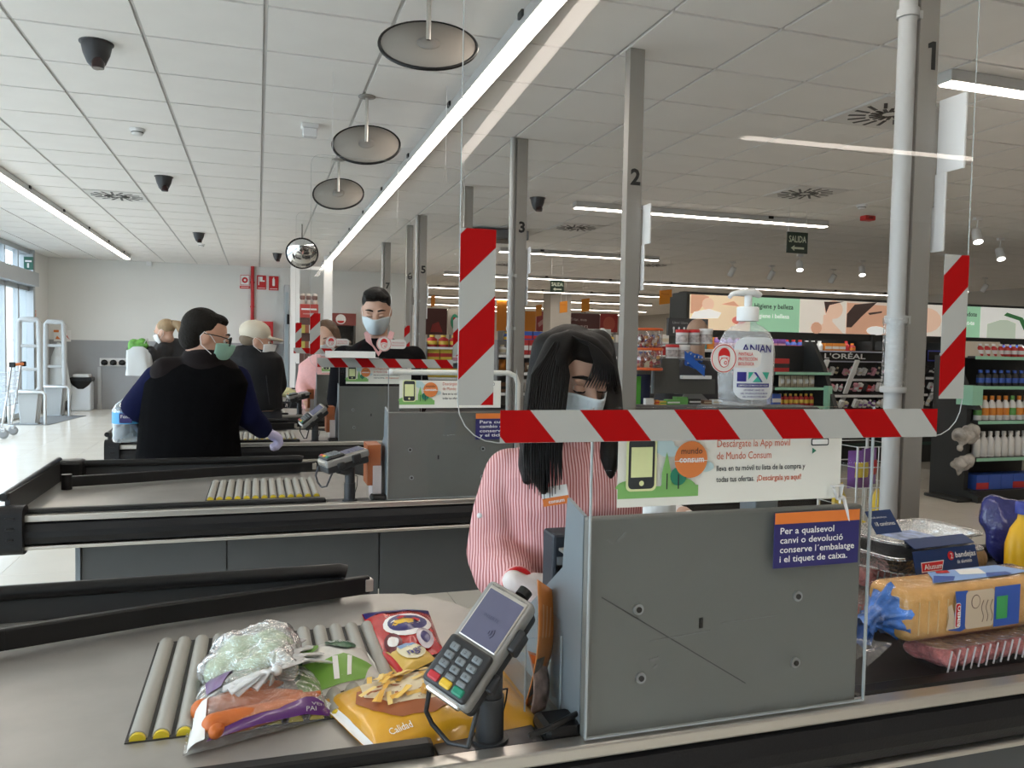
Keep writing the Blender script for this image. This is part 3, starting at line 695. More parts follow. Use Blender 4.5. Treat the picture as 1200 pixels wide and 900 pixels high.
# swirl diffusers set in the ceiling
DIFF = mat('diffuser plate', (.72, .71, .69), .5)
for (px, py, lab) in [(135, 227, 'round slotted air diffuser in the left ceiling'), (675, 269, 'slotted air diffuser behind the pole numbered two'), (950, 231, 'slotted air diffuser above the exit sign'), (1024, 141, 'slotted air diffuser partly hidden by the pole numbered one'), (604, 310, 'far air diffuser seen between poles numbered two and three'), (770, 312, 'far air diffuser right of the pole numbered two')]:
    p = W(px, py, Z=CZ); i = math.floor((p.x - .03) / .6); j = math.floor((p.y - 5.79) / .6)
    x = .03 + (i + .5) * .6; y = 5.79 + (j + .5) * .6
    t = thing('air_diffuser', lab, 'air vent', (x, y, CZ), 'air diffusers')
    MB().bb(x - .285, x + .285, y - .285, y + .285, CZ - .006, CZ - .001).build('plate', DIFF, t)
    sb = MB()
    for a in range(16):
        w = a * math.pi / 8 + .12
        for r0, r1 in ((.05, .13), (.15, .26)):
            ww = w + (.18 if r0 > .1 else 0)
            d = V(math.cos(ww), math.sin(ww), 0)
            MB().box(V(x, y, CZ - .0075) + d * (r0 + r1) / 2, (r1 - r0, .022, .003), 0, Euler((0, 0, ww + .15))).build('slot', BLACK, t)
# exit signs
SIGNB = mat('exit sign dark green', (.012, .03, .02), .35); SIGNW = mat('exit sign pale', (.62, .66, .52), .5)
for (x0, y0, x1, y1, Y, lab) in [(922, 273, 947, 296, 7.4, 'hanging dark exit sign reading SALIDA under a light strip'), (645, 329, 661, 342, 12.5, 'farther exit sign reading SALIDA left of the pole numbered two')]:
    a = W(x0, y1, Y=Y); b = W(x1, y0, Y=Y)
    t = thing('exit_sign', lab, 'exit sign', (a.x, Y, a.z), 'exit signs')
    MB().bb(a.x, b.x, Y, Y + .012, a.z, b.z).build('plate', SIGNB, t)
    w = b.x - a.x; h = b.z - a.z; F = frame((a.x, Y, a.z), (1, 0, 0), (0, 0, 1), .002)
    lettering('SALIDA', F, w * .08, h * .52, SIGNW, t, width=w * .84, height=h * .3, bold=.02)
    picture('arrow', F, [([(w * .18, h * .24), (w * .36, h * .38), (w * .36, h * .1)], SIGNW), (rect(w * .36, h * .19, w * .82, h * .29), SIGNW)], t)
    for x in (a.x + .02, b.x - .02): MB().tube([(x, Y + .006, b.z), (x, Y + .006, CZ)], .003, 6).build('hanger', WHITE, t)
# track spotlights over the beauty aisle
for k, (px, py, Y, lit) in enumerate([(858, 318, 8.6, 0), (904, 322, 8.8, 0), (937, 311, 7.9, 1), (976, 326, 8.6, 0), (1010, 317, 8.0, 1), (1145, 276, 5.6, 1), (1172, 297, 6.4, 1), (1131, 338, 8.4, 1), (1154, 337, 8.2, 0)]):
    c = W(px, py, Z=CZ - .17 if k < 5 else CZ - .2)
    labs = ['leftmost white track spotlight above the beauty lightbox', 'white track spotlight above the word belleza, unlit side', 'lit white track spotlight right of the exit sign', 'white track spotlight between the two lit ones', 'lit track spotlight just left of the pole numbered one', 'largest lit white spotlight right of the pole numbered one', 'white spotlight by the frame edge, below the largest one', 'lit spotlight low beside the right striped tape', 'unlit spotlight low beside the right striped tape']
    t = thing('track_spotlight', labs[k], 'spotlight', c, 'track spotlights')
    R = Euler((math.radians(-25 if lit else 28), math.radians(14), 0)).to_matrix(); r = .05
    MB().lathe(c, [(r, -.09), (r * 1.02, .06), (r * .8, .075), (.001, .075)], 18, rot=R).build('barrel', WHITE, t)
    MB().lathe(c, [(.001, -.08), (r * .92, -.082), (r * .95, -.091)], 18, rot=R).build('lamp_face', glow('spot lens', (1, .95, .85), 12) if lit else mat('dark lens', (.1, .1, .1), .2), t)
    MB().tube([c + R @ V(0, 0, .05), (c.x, c.y, c.z + .13), (c.x, c.y, CZ)], .008, 8).build('stem', WHITE, t)
    MB().bb(c.x - .05, c.x + .05, c.y - .02, c.y + .02, CZ - .03, CZ).build('track_adapter', WHITE, t)
# dark ceiling unit behind the tall tape
a = W(556, 272, Z=CZ - .08)
t = thing('air_curtain', 'flat dark grey unit under the ceiling behind the tall tape', 'air unit', (a.x, a.y, CZ))
MB().bb(a.x, a.x + .75, a.y, a.y + .5, CZ - .14, CZ - .02, bev=.01).build('case', mat('dark unit', (.14, .145, .15), .5), t)
MB().bb(a.x + .05, a.x + .7, a.y + .06, a.y + .44, CZ - .145, CZ - .139).build('grille', CAMM, t)

# ================================================================ back wall
FIRE = mat('fire red paint', (.50, .015, .02), .4); yb = YB - .013
p = W(296, 300, Y=yb - .05)
t = thing('fire_pipe', 'red fire water pipe running down the white back wall', 'pipe', (p.x, yb - .05, 1.5))
MB().tube([(p.x, yb - .04, CZ - .002), (p.x, yb - .04, 1.79)], .035, 12).build('pipe', FIRE, t)
for z in (2.6, 2.1): MB().tube([(p.x, yb - .04, z - .015), (p.x, yb - .04, z + .015)], .045, 12).bb(p.x - .012, p.x + .012, yb - .04, yb + .012, z - .012, z + .012).build('clamp', FIRE, t)
a = W(291, 413, Y=yb - .2); b = W(320, 377, Y=yb - .2)
t = thing('hose_cabinet', 'red fire hose cabinet under the red pipe', 'fire cabinet', (a.x, yb, a.z))
MB().bb(a.x, b.x, yb - .22, yb + .01, a.z, b.z, bev=.01).build('case', FIRE, t)
w = b.x - a.x
MB().bb(a.x + w * .12, b.x - w * .12, yb - .228, yb - .218, a.z + .08, b.z - .09).build('door', mat('dark fire red', (.30, .01, .012), .3), t)
MB().box((b.x - w * .2, yb - .235, (a.z + b.z) / 2), (.02, .02, .1)).build('handle', SILVER, t)
for (x0, x1, y0, y1, kind, lab) in [(281, 293, 322, 338, 0, 'red and white alarm button sign left of the red pipe'), (301, 312, 323, 339, 1, 'red fire hose sign just right of the red pipe'), (315, 326.5, 324, 340, 2, 'red fire extinguisher sign, rightmost of the three')]:
    a = W(x0, y1, Y=yb); b = W(x1, y0, Y=yb); w = b.x - a.x; h = b.z - a.z
    t = thing('fire_sign', lab, 'sign', (a.x, yb, a.z), 'fire signs on the back wall')
    MB().bb(a.x, b.x, yb - .006, yb + .012, a.z, b.z).build('plate', WHITEP if kind == 0 else RED, t)
    F = frame((a.x, yb - .006, a.z), (1, 0, 0), (0, 0, 1), .003)
    sh = [(rect(0, 0, w, h * .2), RED), (rect(w * .12, h * .08, w * .88, h * .12), WHITEP)]
    if kind == 0: sh += [(rect(w * .05, h * .25, w * .95, h * .97), RED), (rect(w * .1, h * .28, w * .9, h * .93), WHITEP), (ell(w * .5, h * .6, w * .3, w * .3, 20), RED), (ell(w * .5, h * .6, w * .12, w * .12, 16), WHITEP)]
    elif kind == 1: sh += [(rect(w * .15, h * .3, w * .25, h * .9), WHITEP), (rect(w * .3, h * .55, w * .6, h * .9), WHITEP), (ell(w * .72, h * .6, w * .14, w * .08, 12), WHITEP)]
    else: sh += [(rrect(w * .36, h * .3, w * .62, h * .82, w * .08), WHITEP), (rect(w * .42, h * .82, w * .56, h * .92), WHITEP)]
    picture('symbol', F, sh, t, .002)
# bin, hooks, posters
q = W(97, 478, Z=0); yq = YB - .3
a = W(85, 478, Y=yq); b = W(108, 441, Y=yq)
t = thing('waste_bin', 'white waste bin with black liner against the grey wainscot', 'bin', ((a.x + b.x) / 2, yq, 0))
MB().bb(a.x, b.x, yq - .16, yq + .16, 0, .56, bev=.03).build('body', mat('bin white', (.72, .76, .8), .4), t)
MB().bb(a.x - .02, b.x + .02, yq - .18, yq + .18, .56, .64, bev=.02).build('lid', BLACK, t)
MB().bb(a.x + .03, b.x - .03, yq - .14, yq + .14, .635, .70, bev=.02).build('flap', WHITE, t)
MB().lathe(((a.x + b.x) / 2, yq - .16, .45), [(.05, -.03), (.14, .04), (.2, .13)], 14, sy=.25).build('liner', BLACK, t)
a = W(117, 429, Y=yb); b = W(160, 420, Y=yb)
t = thing('hook_rail', 'pale rail with a row of black hooks on the grey wainscot', 'hook rail', (a.x, yb, a.z))
MB().bb(a.x, b.x, yb - .02, yb, a.z, b.z).build('rail', WHITE, t)
for k in range(4):
    x = a.x + (b.x - a.x) * (.14 + .24 * k)
    MB().lathe((x, yb - .07, a.z + .05), [(.001, -.03), (.055, -.02), (.065, .03), (.04, .07), (.001, .08)], 14, sy=.7).build('hook_knob', BLACK, t)
a = W(117, 478, Y=yb)
t = thing('wall_conduit', 'thin pale vertical conduit under the hook rail', 'conduit', (a.x, yb, 0)); MB().bb(a.x - .03, a.x + .03, yb - .03, yb, 0, W(117, 430, Y=yb).z).build('duct', mat('duct', (.5, .52, .53), .5), t); MB().bb(a.x - .04, a.x + .04, yb - .035, yb, 0, .1).build('foot', MATS['duct'], t)
a = W(63, 400, Y=yb); b = W(83, 387, Y=yb)
t = thing('wall_poster', 'small white poster with orange shapes behind the security gate', 'poster', (a.x, yb, a.z)); w = b.x - a.x; h = b.z - a.z
MB().bb(a.x, b.x, yb - .004, yb + .012, a.z, b.z).build('sheet', WHITEP, t); picture('print', frame((a.x, yb - .004, a.z), (1, 0, 0), (0, 0, 1), .002), [(rect(w * .0, h * .8, w * .3, h), ORANGE), ([(w * .1, h * .2), (w * .4, h * .2), (w * .2, h * .5)], ORANGE), ([(w * .7, h * .5), (w * .95, h * .15), (w * .75, h * .6)], RED)], t, .002)
a = W(41, 371, X=XL + .01); b = W(46, 366, X=XL + .01)
t = thing('door_sticker', 'small orange square sticker on the wall by the glass door', 'sticker', a); MB().bb(XL, XL + .006, a.y - .09, a.y + .09, a.z, b.z + .03).build('card', ORANGE, t); MB().bb(XL + .006, XL + .008, a.y - .06, a.y + .06, a.z + .06, a.z + .09).build('print', WHITEP, t)
a = W(36, 312, X=XL + .1)
t = thing('exit_sign', 'green exit sign jutting from the wall above the glass door', 'exit sign', a, 'exit signs'); MB().bb(XL, XL + .14, a.y - .02, a.y + .02, a.z - .06, a.z + .16).build('plate', mat('exit green', (.03, .13, .09), .4), t); picture('arrow', frame((XL + .02, a.y - .02, a.z - .05), (1, 0, 0), (0, 0, 1), .002), [(rect(0, .12, .1, .15), WHITEP), (rect(.03, .02, .06, .1), WHITEP)], t)
a = W(175, 308, Y=yb); t = thing('wall_sensor', 'small white sensor box high on the back wall', 'sensor', a); MB().bb(a.x - .05, a.x + .05, yb - .05, yb + .013, a.z - .07, a.z + .05, bev=.01).build('case', WHITE, t); MB().bb(a.x - .03, a.x + .03, yb - .055, yb - .049, a.z - .05, a.z - .01).build('lens', mat('frosted lens', (.8, .8, .8), .25), t)
# security gates by the door
GATE = mat('gate plastic', (.40, .41, .41), .4)
for (px, py, tx, ty, wpx, lab) in [(35, 497, 35, 373, 25, 'pale security gate closest to the glass door, with guard rail'), (65, 487, 65, 376, 22, 'pale security gate farther back, in front of the poster')]:
    g = W(px, py, Z=0); top = W(tx, ty, Y=g.y).z; w = (W(px + wpx / 2, py, Y=g.y).x - W(px - wpx / 2, py, Y=g.y).x) / 2
    t = thing('security_gate', lab, 'security gate', (g.x, g.y, 0), 'security gates'); r = .045
    prof = [(-w * .62, 0), (-w, top * .34), (-w * .98, top * .7), (-w * .93, top - .06), (-w * .8, top - .02), (w * .8, top - .02), (w * .93, top - .06), (w * .98, top * .7), (w, top * .34), (w * .62, 0)]
    MB().tube([(g.x + x, g.y, z) for x, z in prof], .042, 10, flat=1.0).build('loop', GATE, t)
    for f_ in (.74, .52): MB().box((g.x, g.y, top * f_), (2 * w * .96, .05, .05), bev=.01).build('crossbar', GATE, t)
    MB().prism([(-w * .62, .0), (w * .62, .0), (w * .95, top * .33), (-w * .95, top * .33)], (g.x, g.y - .03, 0), (1, 0, 0), (0, 0, 1), -.06).build('base_panel', GATE, t)
    MB().box((g.x, g.y, .012), (w * 1.7, .22, .024), bev=.005).build('foot', FRAMEG, t)
    rr = .025; z = .52
    MB().tube([(g.x - w - .1, g.y - .15, 0), (g.x - w - .1, g.y - .15, z - .04), (g.x - w - .06, g.y - .15, z), (g.x + w + .06, g.y - .15, z), (g.x + w + .1, g.y - .15, z - .04), (g.x + w + .1, g.y - .15, 0)], rr, 10).build('guard_rail', mat('guard rail steel', (.6, .62, .63), .3, .6), t)
c0 = W(20, 497, Z=.0); pts = [W(10, 498, Z=.004), W(57, 498, Z=.004), W(101, 487, Z=.004), W(60, 486, Z=.004)]
b = MB().prism([(p.x, p.y) for p in pts], (0, 0, .006), (1, 0, 0), (0, 1, 0), .0055); o = b.build('entrance_mat', mat('entrance mat grey', (.14, .145, .15), .9, bump=.3, bscale=150)); tag(o, 'dark grey entrance mat under the security gates', 'mat')
c = W(69, 425, Y=YB - .6)
o = blob('hanging_cape', [('c', [(c + V(0, 0, .35), .05), (c + V(0, 0, .1), .13), (c + V(0, 0, -.25), .17), (c + V(.02, 0, -.55), .2)])], .03, mat('translucent white plastic', (.7, .74, .75), .4, bump=.6, bscale=12)); tag(o, 'white plastic cape hanging on the wall beyond the second security gate', 'cape')
# ================================================================ people
def axes(f):
    f = Vector(f).normalized(); r = f.cross(V(0, 0, 1)).normalized(); u = r.cross(f); return f, r, u
class Head:
    """head frame: f forward, r to the person's right, u up; s scales a 0.23 m head"""
    def __init__(s, c, f, k=1.0, roll=0.0):
        s.c = Vector(c); s.f, s.r, s.u = axes(f); s.k = k
        if roll:
            q = Matrix.Rotation(roll, 3, s.f); s.r = q @ s.r; s.u = q @ s.u
        s.q = Matrix((s.r, s.f, s.u)).transposed().to_quaternion()
    def p(s, r, f, u): return s.c + (s.r * r + s.f * f + s.u * u) * s.k
    def E(s, r, f, u, a, b, c): return ('e', s.p(r, f, u), (a * s.k, b * s.k, c * s.k), s.q)
    def skin(s):
        k = s.k
        return [s.E(0, -.012, .03, .074, .093, .088), s.E(0, .022, -.035, .062, .066, .075), s.E(0, .045, -.085, .034, .034, .028), s.E(0, .02, -.02, .068, .066, .07),
                ('c', [(s.p(0, .083, .012), .010 * k), (s.p(0, .103, -.022), .013 * k), (s.p(0, .098, -.03), .014 * k)]),
                s.E(.032, .079, .025, .026, .012, .010), s.E(-.032, .079, .025, .026, .012, .010),
                s.E(.075, -.008, -.005, .012, .021, .032), s.E(-.075, -.008, -.005, .012, .021, .032)]
    def face(s, parent, brow, closed=True):
        for g in (-1, 1):
            MB().tube([s.p(g * (.012 + .042 * t), .089 - .018 * t * t, .031 + .005 * math.sin(math.pi * t)) for t in (0, .25, .5, .75, 1)], [.0035 * s.k, .0045 * s.k, .0045 * s.k, .0035 * s.k, .002 * s.k], 8).build('eyebrow', brow, parent)
            MB().sphere(s.p(g * .031, .072, .004), .0125 * s.k, 12, 8).build('eye', mat('eye white', (.7, .67, .63), .2), parent)
            MB().sphere(s.p(g * .031, .0795, .001), .0065 * s.k, 10, 8).build('iris', mat('iris', (.03, .015, .01), .1), parent)
            MB().grid(lambda u, v: s.p(g * .031 + .0155 * math.cos(math.pi * u), .071 + .0155 * math.sin(math.pi * (.1 + .8 * u)) * math.cos(.9 * (1 - v)) , .004 + .014 * math.sin(1.35 * (1 - v)) - .003), 10, 5).build('eyelid', SKIN, parent)
            MB().tube([s.p(g * .031 + .016 * math.cos(math.pi * t), .073 + .0155 * math.sin(math.pi * (.1 + .8 * t)), .001 - .002 * math.sin(math.pi * t)) for t in [i / 6 for i in range(7)]], .0014 * s.k, 6).build('eyelash', HAIRK, parent)
    def mask(s, parent, mt, top=-.004, bot=-.108):
        def fn(u, v):
            a = math.radians(-72 + 144 * u); z = top + (bot - top) * v
            bulge = .012 * math.sin(math.pi * v) + .030 * max(0, 1 - v * 1.1) * max(0, math.cos(a * 2.4)) ** 1.5
            w = .077 - .022 * v * v; d = .068 + .026 * (1 - .5 * v) + bulge
            edge = abs(2 * u - 1) ** 3
            zz = z * (1 - .25 * edge) - .012 * edge + .004 * math.sin(9 * v * math.pi) * (1 - edge) * .3
            return s.p(w * math.sin(a), .012 + (d - .012) * math.cos(a) * 1.02, zz)
        o = MB().grid(fn, 24, 12).build('face_mask', mt, parent); md = o.modifiers.new('thick', 'SOLIDIFY'); md.thickness = .003 * s.k; md.offset = 0
        for g in (-1, 1):
            MB().tube([s.p(g * .072, .035, -.012), s.p(g * .079, .01, .012), s.p(g * .083, -.02, .022), s.p(g * .083, -.032, 0), s.p(g * .079, -.02, -.035), s.p(g * .074, .03, -.065)], .0016 * s.k, 6).build('ear_loop', mat('mask elastic', (.8, .8, .78), .5), o)
        return o
def hand_elems(w, d, n, k=1.0, curl=.5, thumb=1):
    """fist or relaxed hand: w wrist, d towards the fingers, n out of the back of the hand"""
    w = Vector(w); d = Vector(d).normalized(); n = Vector(n); n = (n - d * n.dot(d)).normalized(); s = d.cross(n) * thumb
    E = [('c', [(w - d * .02 * k, .021 * k), (w + d * .03 * k, .019 * k)])]
    for i in range(4):
        off = (i - 1.5) * .0195 * k; L = (.9, 1.0, .95, .78)[i]
        b = w + d * .078 * k * (1 if i < 3 else .95) + s * off
        p1 = b + (d * math.cos(curl) - n * math.sin(curl)) * .036 * k * L
        p2 = p1 + (d * math.cos(curl * 2.1) - n * math.sin(curl * 2.1)) * .026 * k * L
        p3 = p2 + (d * math.cos(curl * 2.9) - n * math.sin(curl * 2.9)) * .019 * k * L
        E.append(('c', [(w + d * .02 * k + s * off * .7, .015 * k), (b, .0115 * k), (p1, .0095 * k), (p2, .0088 * k), (p3, .0075 * k)]))
    t0 = w + d * .02 * k - s * .022 * k
    E.append(('c', [(t0, .015 * k), (t0 + (d * .7 - s * .6 - n * .3) * .034 * k, .012 * k), (t0 + (d * 1.5 - s * .65 - n * .7) * .036 * k, .010 * k)]))
    return E
def arm(pts, rs): return ('c', [(Vector(p), r) for p, r in zip(pts, rs)])
def grow(el, d):
    out = []
    for e in el:
        if e[0] == 'c': out.append(('c', [(p, r + d) for p, r in e[1]]))
        elif e[0] == 't': out.append(('t', [(c, a + d, b + d, y) for c, a, b, y in e[1]]))
        elif e[0] == 'e': out.append((e[0], e[1], tuple(q + d for q in e[2])) + tuple(e[3:]))
    return out
def stripe_mat():
    m = bpy.data.materials.new('pink striped shirt'); m.use_nodes = True; nt = m.node_tree; n = nt.nodes; l = nt.links; b = n['Principled BSDF']
    tc = n.new('ShaderNodeTexCoord'); ns = n.new('ShaderNodeTexNoise'); ns.inputs['Scale'].default_value = 7; l.new(tc.outputs['Object'], ns.inputs['Vector'])
    dt = n.new('ShaderNodeVectorMath'); dt.operation = 'DOT_PRODUCT'; dt.inputs[1].default_value = (150, -45, 6); l.new(tc.outputs['Object'], dt.inputs[0])
    ma = n.new('ShaderNodeMath'); ma.operation = 'MULTIPLY_ADD'; ma.inputs[1].default_value = 2.6; l.new(ns.outputs[0], ma.inputs[0]); l.new(dt.outputs['Value'], ma.inputs[2])
    fr = n.new('ShaderNodeMath'); fr.operation = 'FRACT'; l.new(ma.outputs[0], fr.inputs[0])
    rp = n.new('ShaderNodeValToRGB'); rp.color_ramp.interpolation = 'CONSTANT'
    e = rp.color_ramp.elements; e[0].position = 0; e[0].color = (.74, .44, .43, 1); e[1].position = .62; e[1].color = (.33, .075, .075, 1)
    l.new(fr.outputs[0], rp.inputs[0]); l.new(rp.outputs[0], b.inputs['Base Color']); b.inputs['Roughness'].default_value = .75
    n2 = n.new('ShaderNodeTexNoise'); n2.inputs['Scale'].default_value = 13; n2.inputs['Detail'].default_value = 3; l.new(tc.outputs['Object'], n2.inputs['Vector'])
    bp = n.new('ShaderNodeBump'); bp.inputs['Strength'].default_value = .55; bp.inputs['Distance'].default_value = .03; l.new(n2.outputs[0], bp.inputs['Height']); l.new(bp.outputs[0], b.inputs['Normal'])
    return m
STRIPE = stripe_mat(); PINK = mat('pink shirt', (.75, .40, .38), .7, var=.06, vscale=40); MASKB = mat('pale blue mask', (.62, .70, .74), .7, bump=.15, bscale=200)
MASKG = mat('green mask', (.30, .52, .42), .7); GLOVE = mat('white glove', (.78, .72, .69), .55, bump=.3, bscale=40); GLOVEV = mat('violet glove', (.50, .46, .66), .5, bump=.3, bscale=40)
TROU = mat('dark trousers', (.02, .022, .03), .8)
SKIND = mat('warm skin', (.52, .29, .20), .5, var=.06, vscale=30)

# ---------------------------------------------------------------- cashier in the striped shirt
def cashier_front():
    t = thing('person', 'cashier with long black hair, face mask and pink striped shirt behind the screen', 'person', (.68, 1.72, 0))
    Y = 1.72
    H = Head(W(671, 444, Y=1.69), -RZ * .80 + RX * .46 - RU * .36, .93)
    nb = W(679, 515, Y=1.71)
    tor = ('t', [(V(nb.x, 1.73, .45), .15, .12, .1), (V(nb.x, 1.73, .62), .155, .115, .1), (V(nb.x, 1.73, .78), .145, .10, .1), (V(nb.x, 1.72, .92), .155, .108, .1), (V(nb.x, 1.71, 1.0), .17, .112, .1), (V(nb.x, 1.72, 1.07), .178, .095, .1), (V(nb.x, 1.73, 1.115), .15, .075, .1), (V(nb.x, 1.73, 1.14), .07, .055, .1)])
    sl = W(598, 556, Y=1.74); el = W(583, 652, Y=1.74); wl = W(607, 683, Y=1.53)
    sr = W(757, 556, Y=1.76); er = W(778, 640, Y=1.66); wr = W(800, 606, Y=1.45)
    la = arm([sl, el + V(0, .02, .06), el, wl], [.05, .045, .042, .024]); ra = arm([sr, er, wr], [.05, .042, .024])
    legs = [arm([V(nb.x - .09, 1.70, .47), V(nb.x - .10, 1.45 + .12, .46), V(nb.x - .10, 1.62, .08), V(nb.x - .10, 1.56, .05)], [.085, .07, .05, .04]), arm([V(nb.x + .09, 1.70, .47), V(nb.x + .1, 1.57, .46), V(nb.x + .1, 1.62, .08), V(nb.x + .1, 1.56, .05)], [.085, .07, .05, .04])]
    neck = arm([nb + V(0, .02, -.02), H.p(0, -.02, -.06)], [.05, .05])
    hl = hand_elems(wl + V(.004, -.01, -.002), V(.86, -.30, -.42), V(-.2, -.6, .75), .95, .42, 1); hr = hand_elems(wr, V(.3, -.8, -.2), V(0, 0, 1), .9, .5, -1)
    blob('body', H.skin() + [neck, tor, la, ra] + hl + hr + legs, .0075, SKIN, t, 4)
    # shirt with loose sleeves
    slv = arm([sl, (sl + el) / 2 + V(-.012, 0, 0), el + V(-.006, 0, .01), el + (wl - el) * .45 + V(-.006, -.0, -.012), wl + (el - wl) * .16], [.062, .064, .068, .066, .044]); srv = arm([sr, er, wr + (er - wr) * .3], [.062, .064, .045])
    sh = blob('shirt', grow([tor], .014) + [slv, srv], .008, STRIPE, t, 5)
    MB().tube([wl + (el - wl) * .13, wl + (el - wl) * .02], [.038, .033], 18).build('cuff', PINK, sh)
    MB().tube([wl + (el - wl) * .02 + V(0, 0, 0), wl - (el - wl) * .01], [.033, .032], 18).build('glove_hem', RED, t)
    blob('glove', grow(hl, .003), .0045, GLOVE, t, 3)
    blob('glove', grow(hr, .003), .0055, GLOVE, t, 3)
    # collar and buttons
    cn = nb + V(0, .01, .0)
    for g in (-1, 1):
        MB().grid(lambda u, v: V(cn.x + g * (.012 + .052 * math.sin(1.5 * u)), cn.y - .066 * math.cos(1.5 * u) - .012 * v, cn.z + .012 - .05 * v * (1 - .5 * u) - .01 * u), 8, 4).build('collar', STRIPE, sh)
    for k in range(5): p = V(cn.x + .006, 1.72 - (.082 + .026 * math.sin(min(1, k / 2.2) * 1.5)), cn.z - .045 - .062 * k); MB().lathe(p, [(.001, 0), (.0055, 0), (.0055, .002), (.001, .0025)], 10, rot=Euler((math.pi / 2, 0, 0)).to_matrix()).build('button', WHITE, sh)
    p = W(562, 604, Y=1.69); MB().lathe(p, [(.001, 0), (.006, 0), (.006, .003), (.001, .003)], 10, rot=Euler((math.pi / 2, 0, -.4)).to_matrix()).build('button', WHITE, sh)
    # name tag
    a = W(637, 594, Y=1.575); F = frame(a, RX + RU * .16, RU - RX * .16, .0); b = MB(); b.prism(rect(0, 0, .056, .040), a, (RX + RU * .16).normalized(), (RU - RX * .16).normalized(), .002); tg = b.build('name_tag', WHITEP, t)
    picture('tag_band', frame(a, RX + RU * .16, RU - RX * .16, .0004), [(rect(0, 0, .056, .017), ORANGE)], tg); lettering('consum', frame(a, RX + RU * .16, RU - RX * .16, .001), .012, .005, WHITEP, tg, width=.034, bold=.02)
    H.face(t, HAIRK); H.mask(t, MASKB)
    # long straight hair with a side parting
    cap = [H.E(0, -.03, .042, .085, .092, .086), H.E(0, -.05, -.01, .086, .072, .09), H.E(-.01, .02, .085, .066, .062, .042)]
    def px(x, y, Y): return W(x, y, Y=Y)
    cl = [('c', [(px(655, 408, 1.63), .035), (px(640, 440, 1.61), .034), (px(632, 480, 1.60), .034), (px(628, 520, 1.585), .033), (px(631, 552, 1.575), .026), (px(637, 574, 1.57), .012)]),
          ('c', [(px(645, 410, 1.70), .045), (px(636, 460, 1.72), .042), (px(630, 510, 1.70), .04), (px(622, 545, 1.66), .03), (px(618, 562, 1.63), .014)]),
          ('c', [(px(700, 405, 1.72), .04), (px(712, 460, 1.74), .035), (px(716, 505, 1.68), .032), (px(714, 540, 1.64), .026), (px(712, 566, 1.62), .010)]),
          ('c', [(px(668, 396, 1.62), .02), (px(694, 404, 1.605), .018), (px(710, 420, 1.60), .016), (px(719, 440, 1.602), .013), (px(722, 462, 1.61), .006)]),
          ('c', [(px(664, 398, 1.615), .02), (px(655, 420, 1.60), .022), (px(649, 445, 1.60), .018), (px(646, 470, 1.60), .014)])]
    hr_ = blob('hair', cap + cl, .007, HAIRK, t, 5)
    rnd = random.Random(3)
    for k in range(26):
        x = 612 + 44 * k / 25 + rnd.uniform(-1.5, 1.5); yb_ = 560 + 20 * math.sin(k / 25 * 3.1) + rnd.uniform(-6, 6)
        top = px(650 + 10 * (k / 25) , 400 + rnd.uniform(0, 10), 1.60 - .006 * math.sin(k * .12))
        MB().tube([top, px(x + 12, 440, 1.578), px(x + 6, 490, 1.566), px(x + 3, 530, 1.553), px(x + 4, yb_, 1.552)], [.002, .0035, .0035, .003, .0008], 5).build('hair_strand', HAIRK, hr_)
    for k in range(12):
        s_ = k / 11
        MB().tube([px(670 + 4 * s_, 394 + 3 * s_, 1.60), px(690 + 12 * s_, 402 + 8 * s_, 1.585), px(697 + 22 * s_, 424 + 6 * s_, 1.578), px(692 + 31 * s_, 440 + 12 * s_, 1.578), px(684 + 39 * s_, 456 - 4 * abs(.5 - s_), 1.582)], [.002, .003, .003, .0025, .0006], 5).build('hair_strand', HAIRK, hr_)
    # stool under her
    st = thing('cashier_stool', 'cashier stool under the cashier in the striped shirt', 'stool', (nb.x, 1.74, 0))
    MB().lathe((nb.x, 1.76, .30), [(.001, 0), (.17, 0), (.185, .02), (.18, .05), (.001, .055)], 24).build('seat', BLACK, st); MB().tube([(nb.x, 1.76, .02), (nb.x, 1.76, .30)], .025, 12).build('column', SILVER, st); MB().lathe((nb.x, 1.76, 0), [(.18, 0), (.18, .012), (.03, .03)], 24).build('base', BLACK, st)
cashier_front()

# ---------------------------------------------------------------- standing figure used for the others
def figure(label, base, torso, body_extra, skinmat=SKIN, vox=.012, clothes=(), name='person'):
    t = thing(name, label, 'person', base)
    blob('body', body_extra, vox, skinmat, t, 3)
    return t
def legs_for(x, y, hip, k=1.0, dx=.09, yaw=0):
    c, s = math.cos(yaw), math.sin(yaw)
    L = []
    for g in (-1, 1):
        ox, oy = g * dx * c, g * dx * s; fx, fy = s * .13, -c * .13
        L.append(arm([V(x + ox, y + oy, hip), V(x + ox, y + oy, hip * .52), V(x + ox, y + oy, .09), V(x + ox + fx, y + oy + fy, .045)], [.095 * k, .068 * k, .05 * k, .042 * k]))
    return L
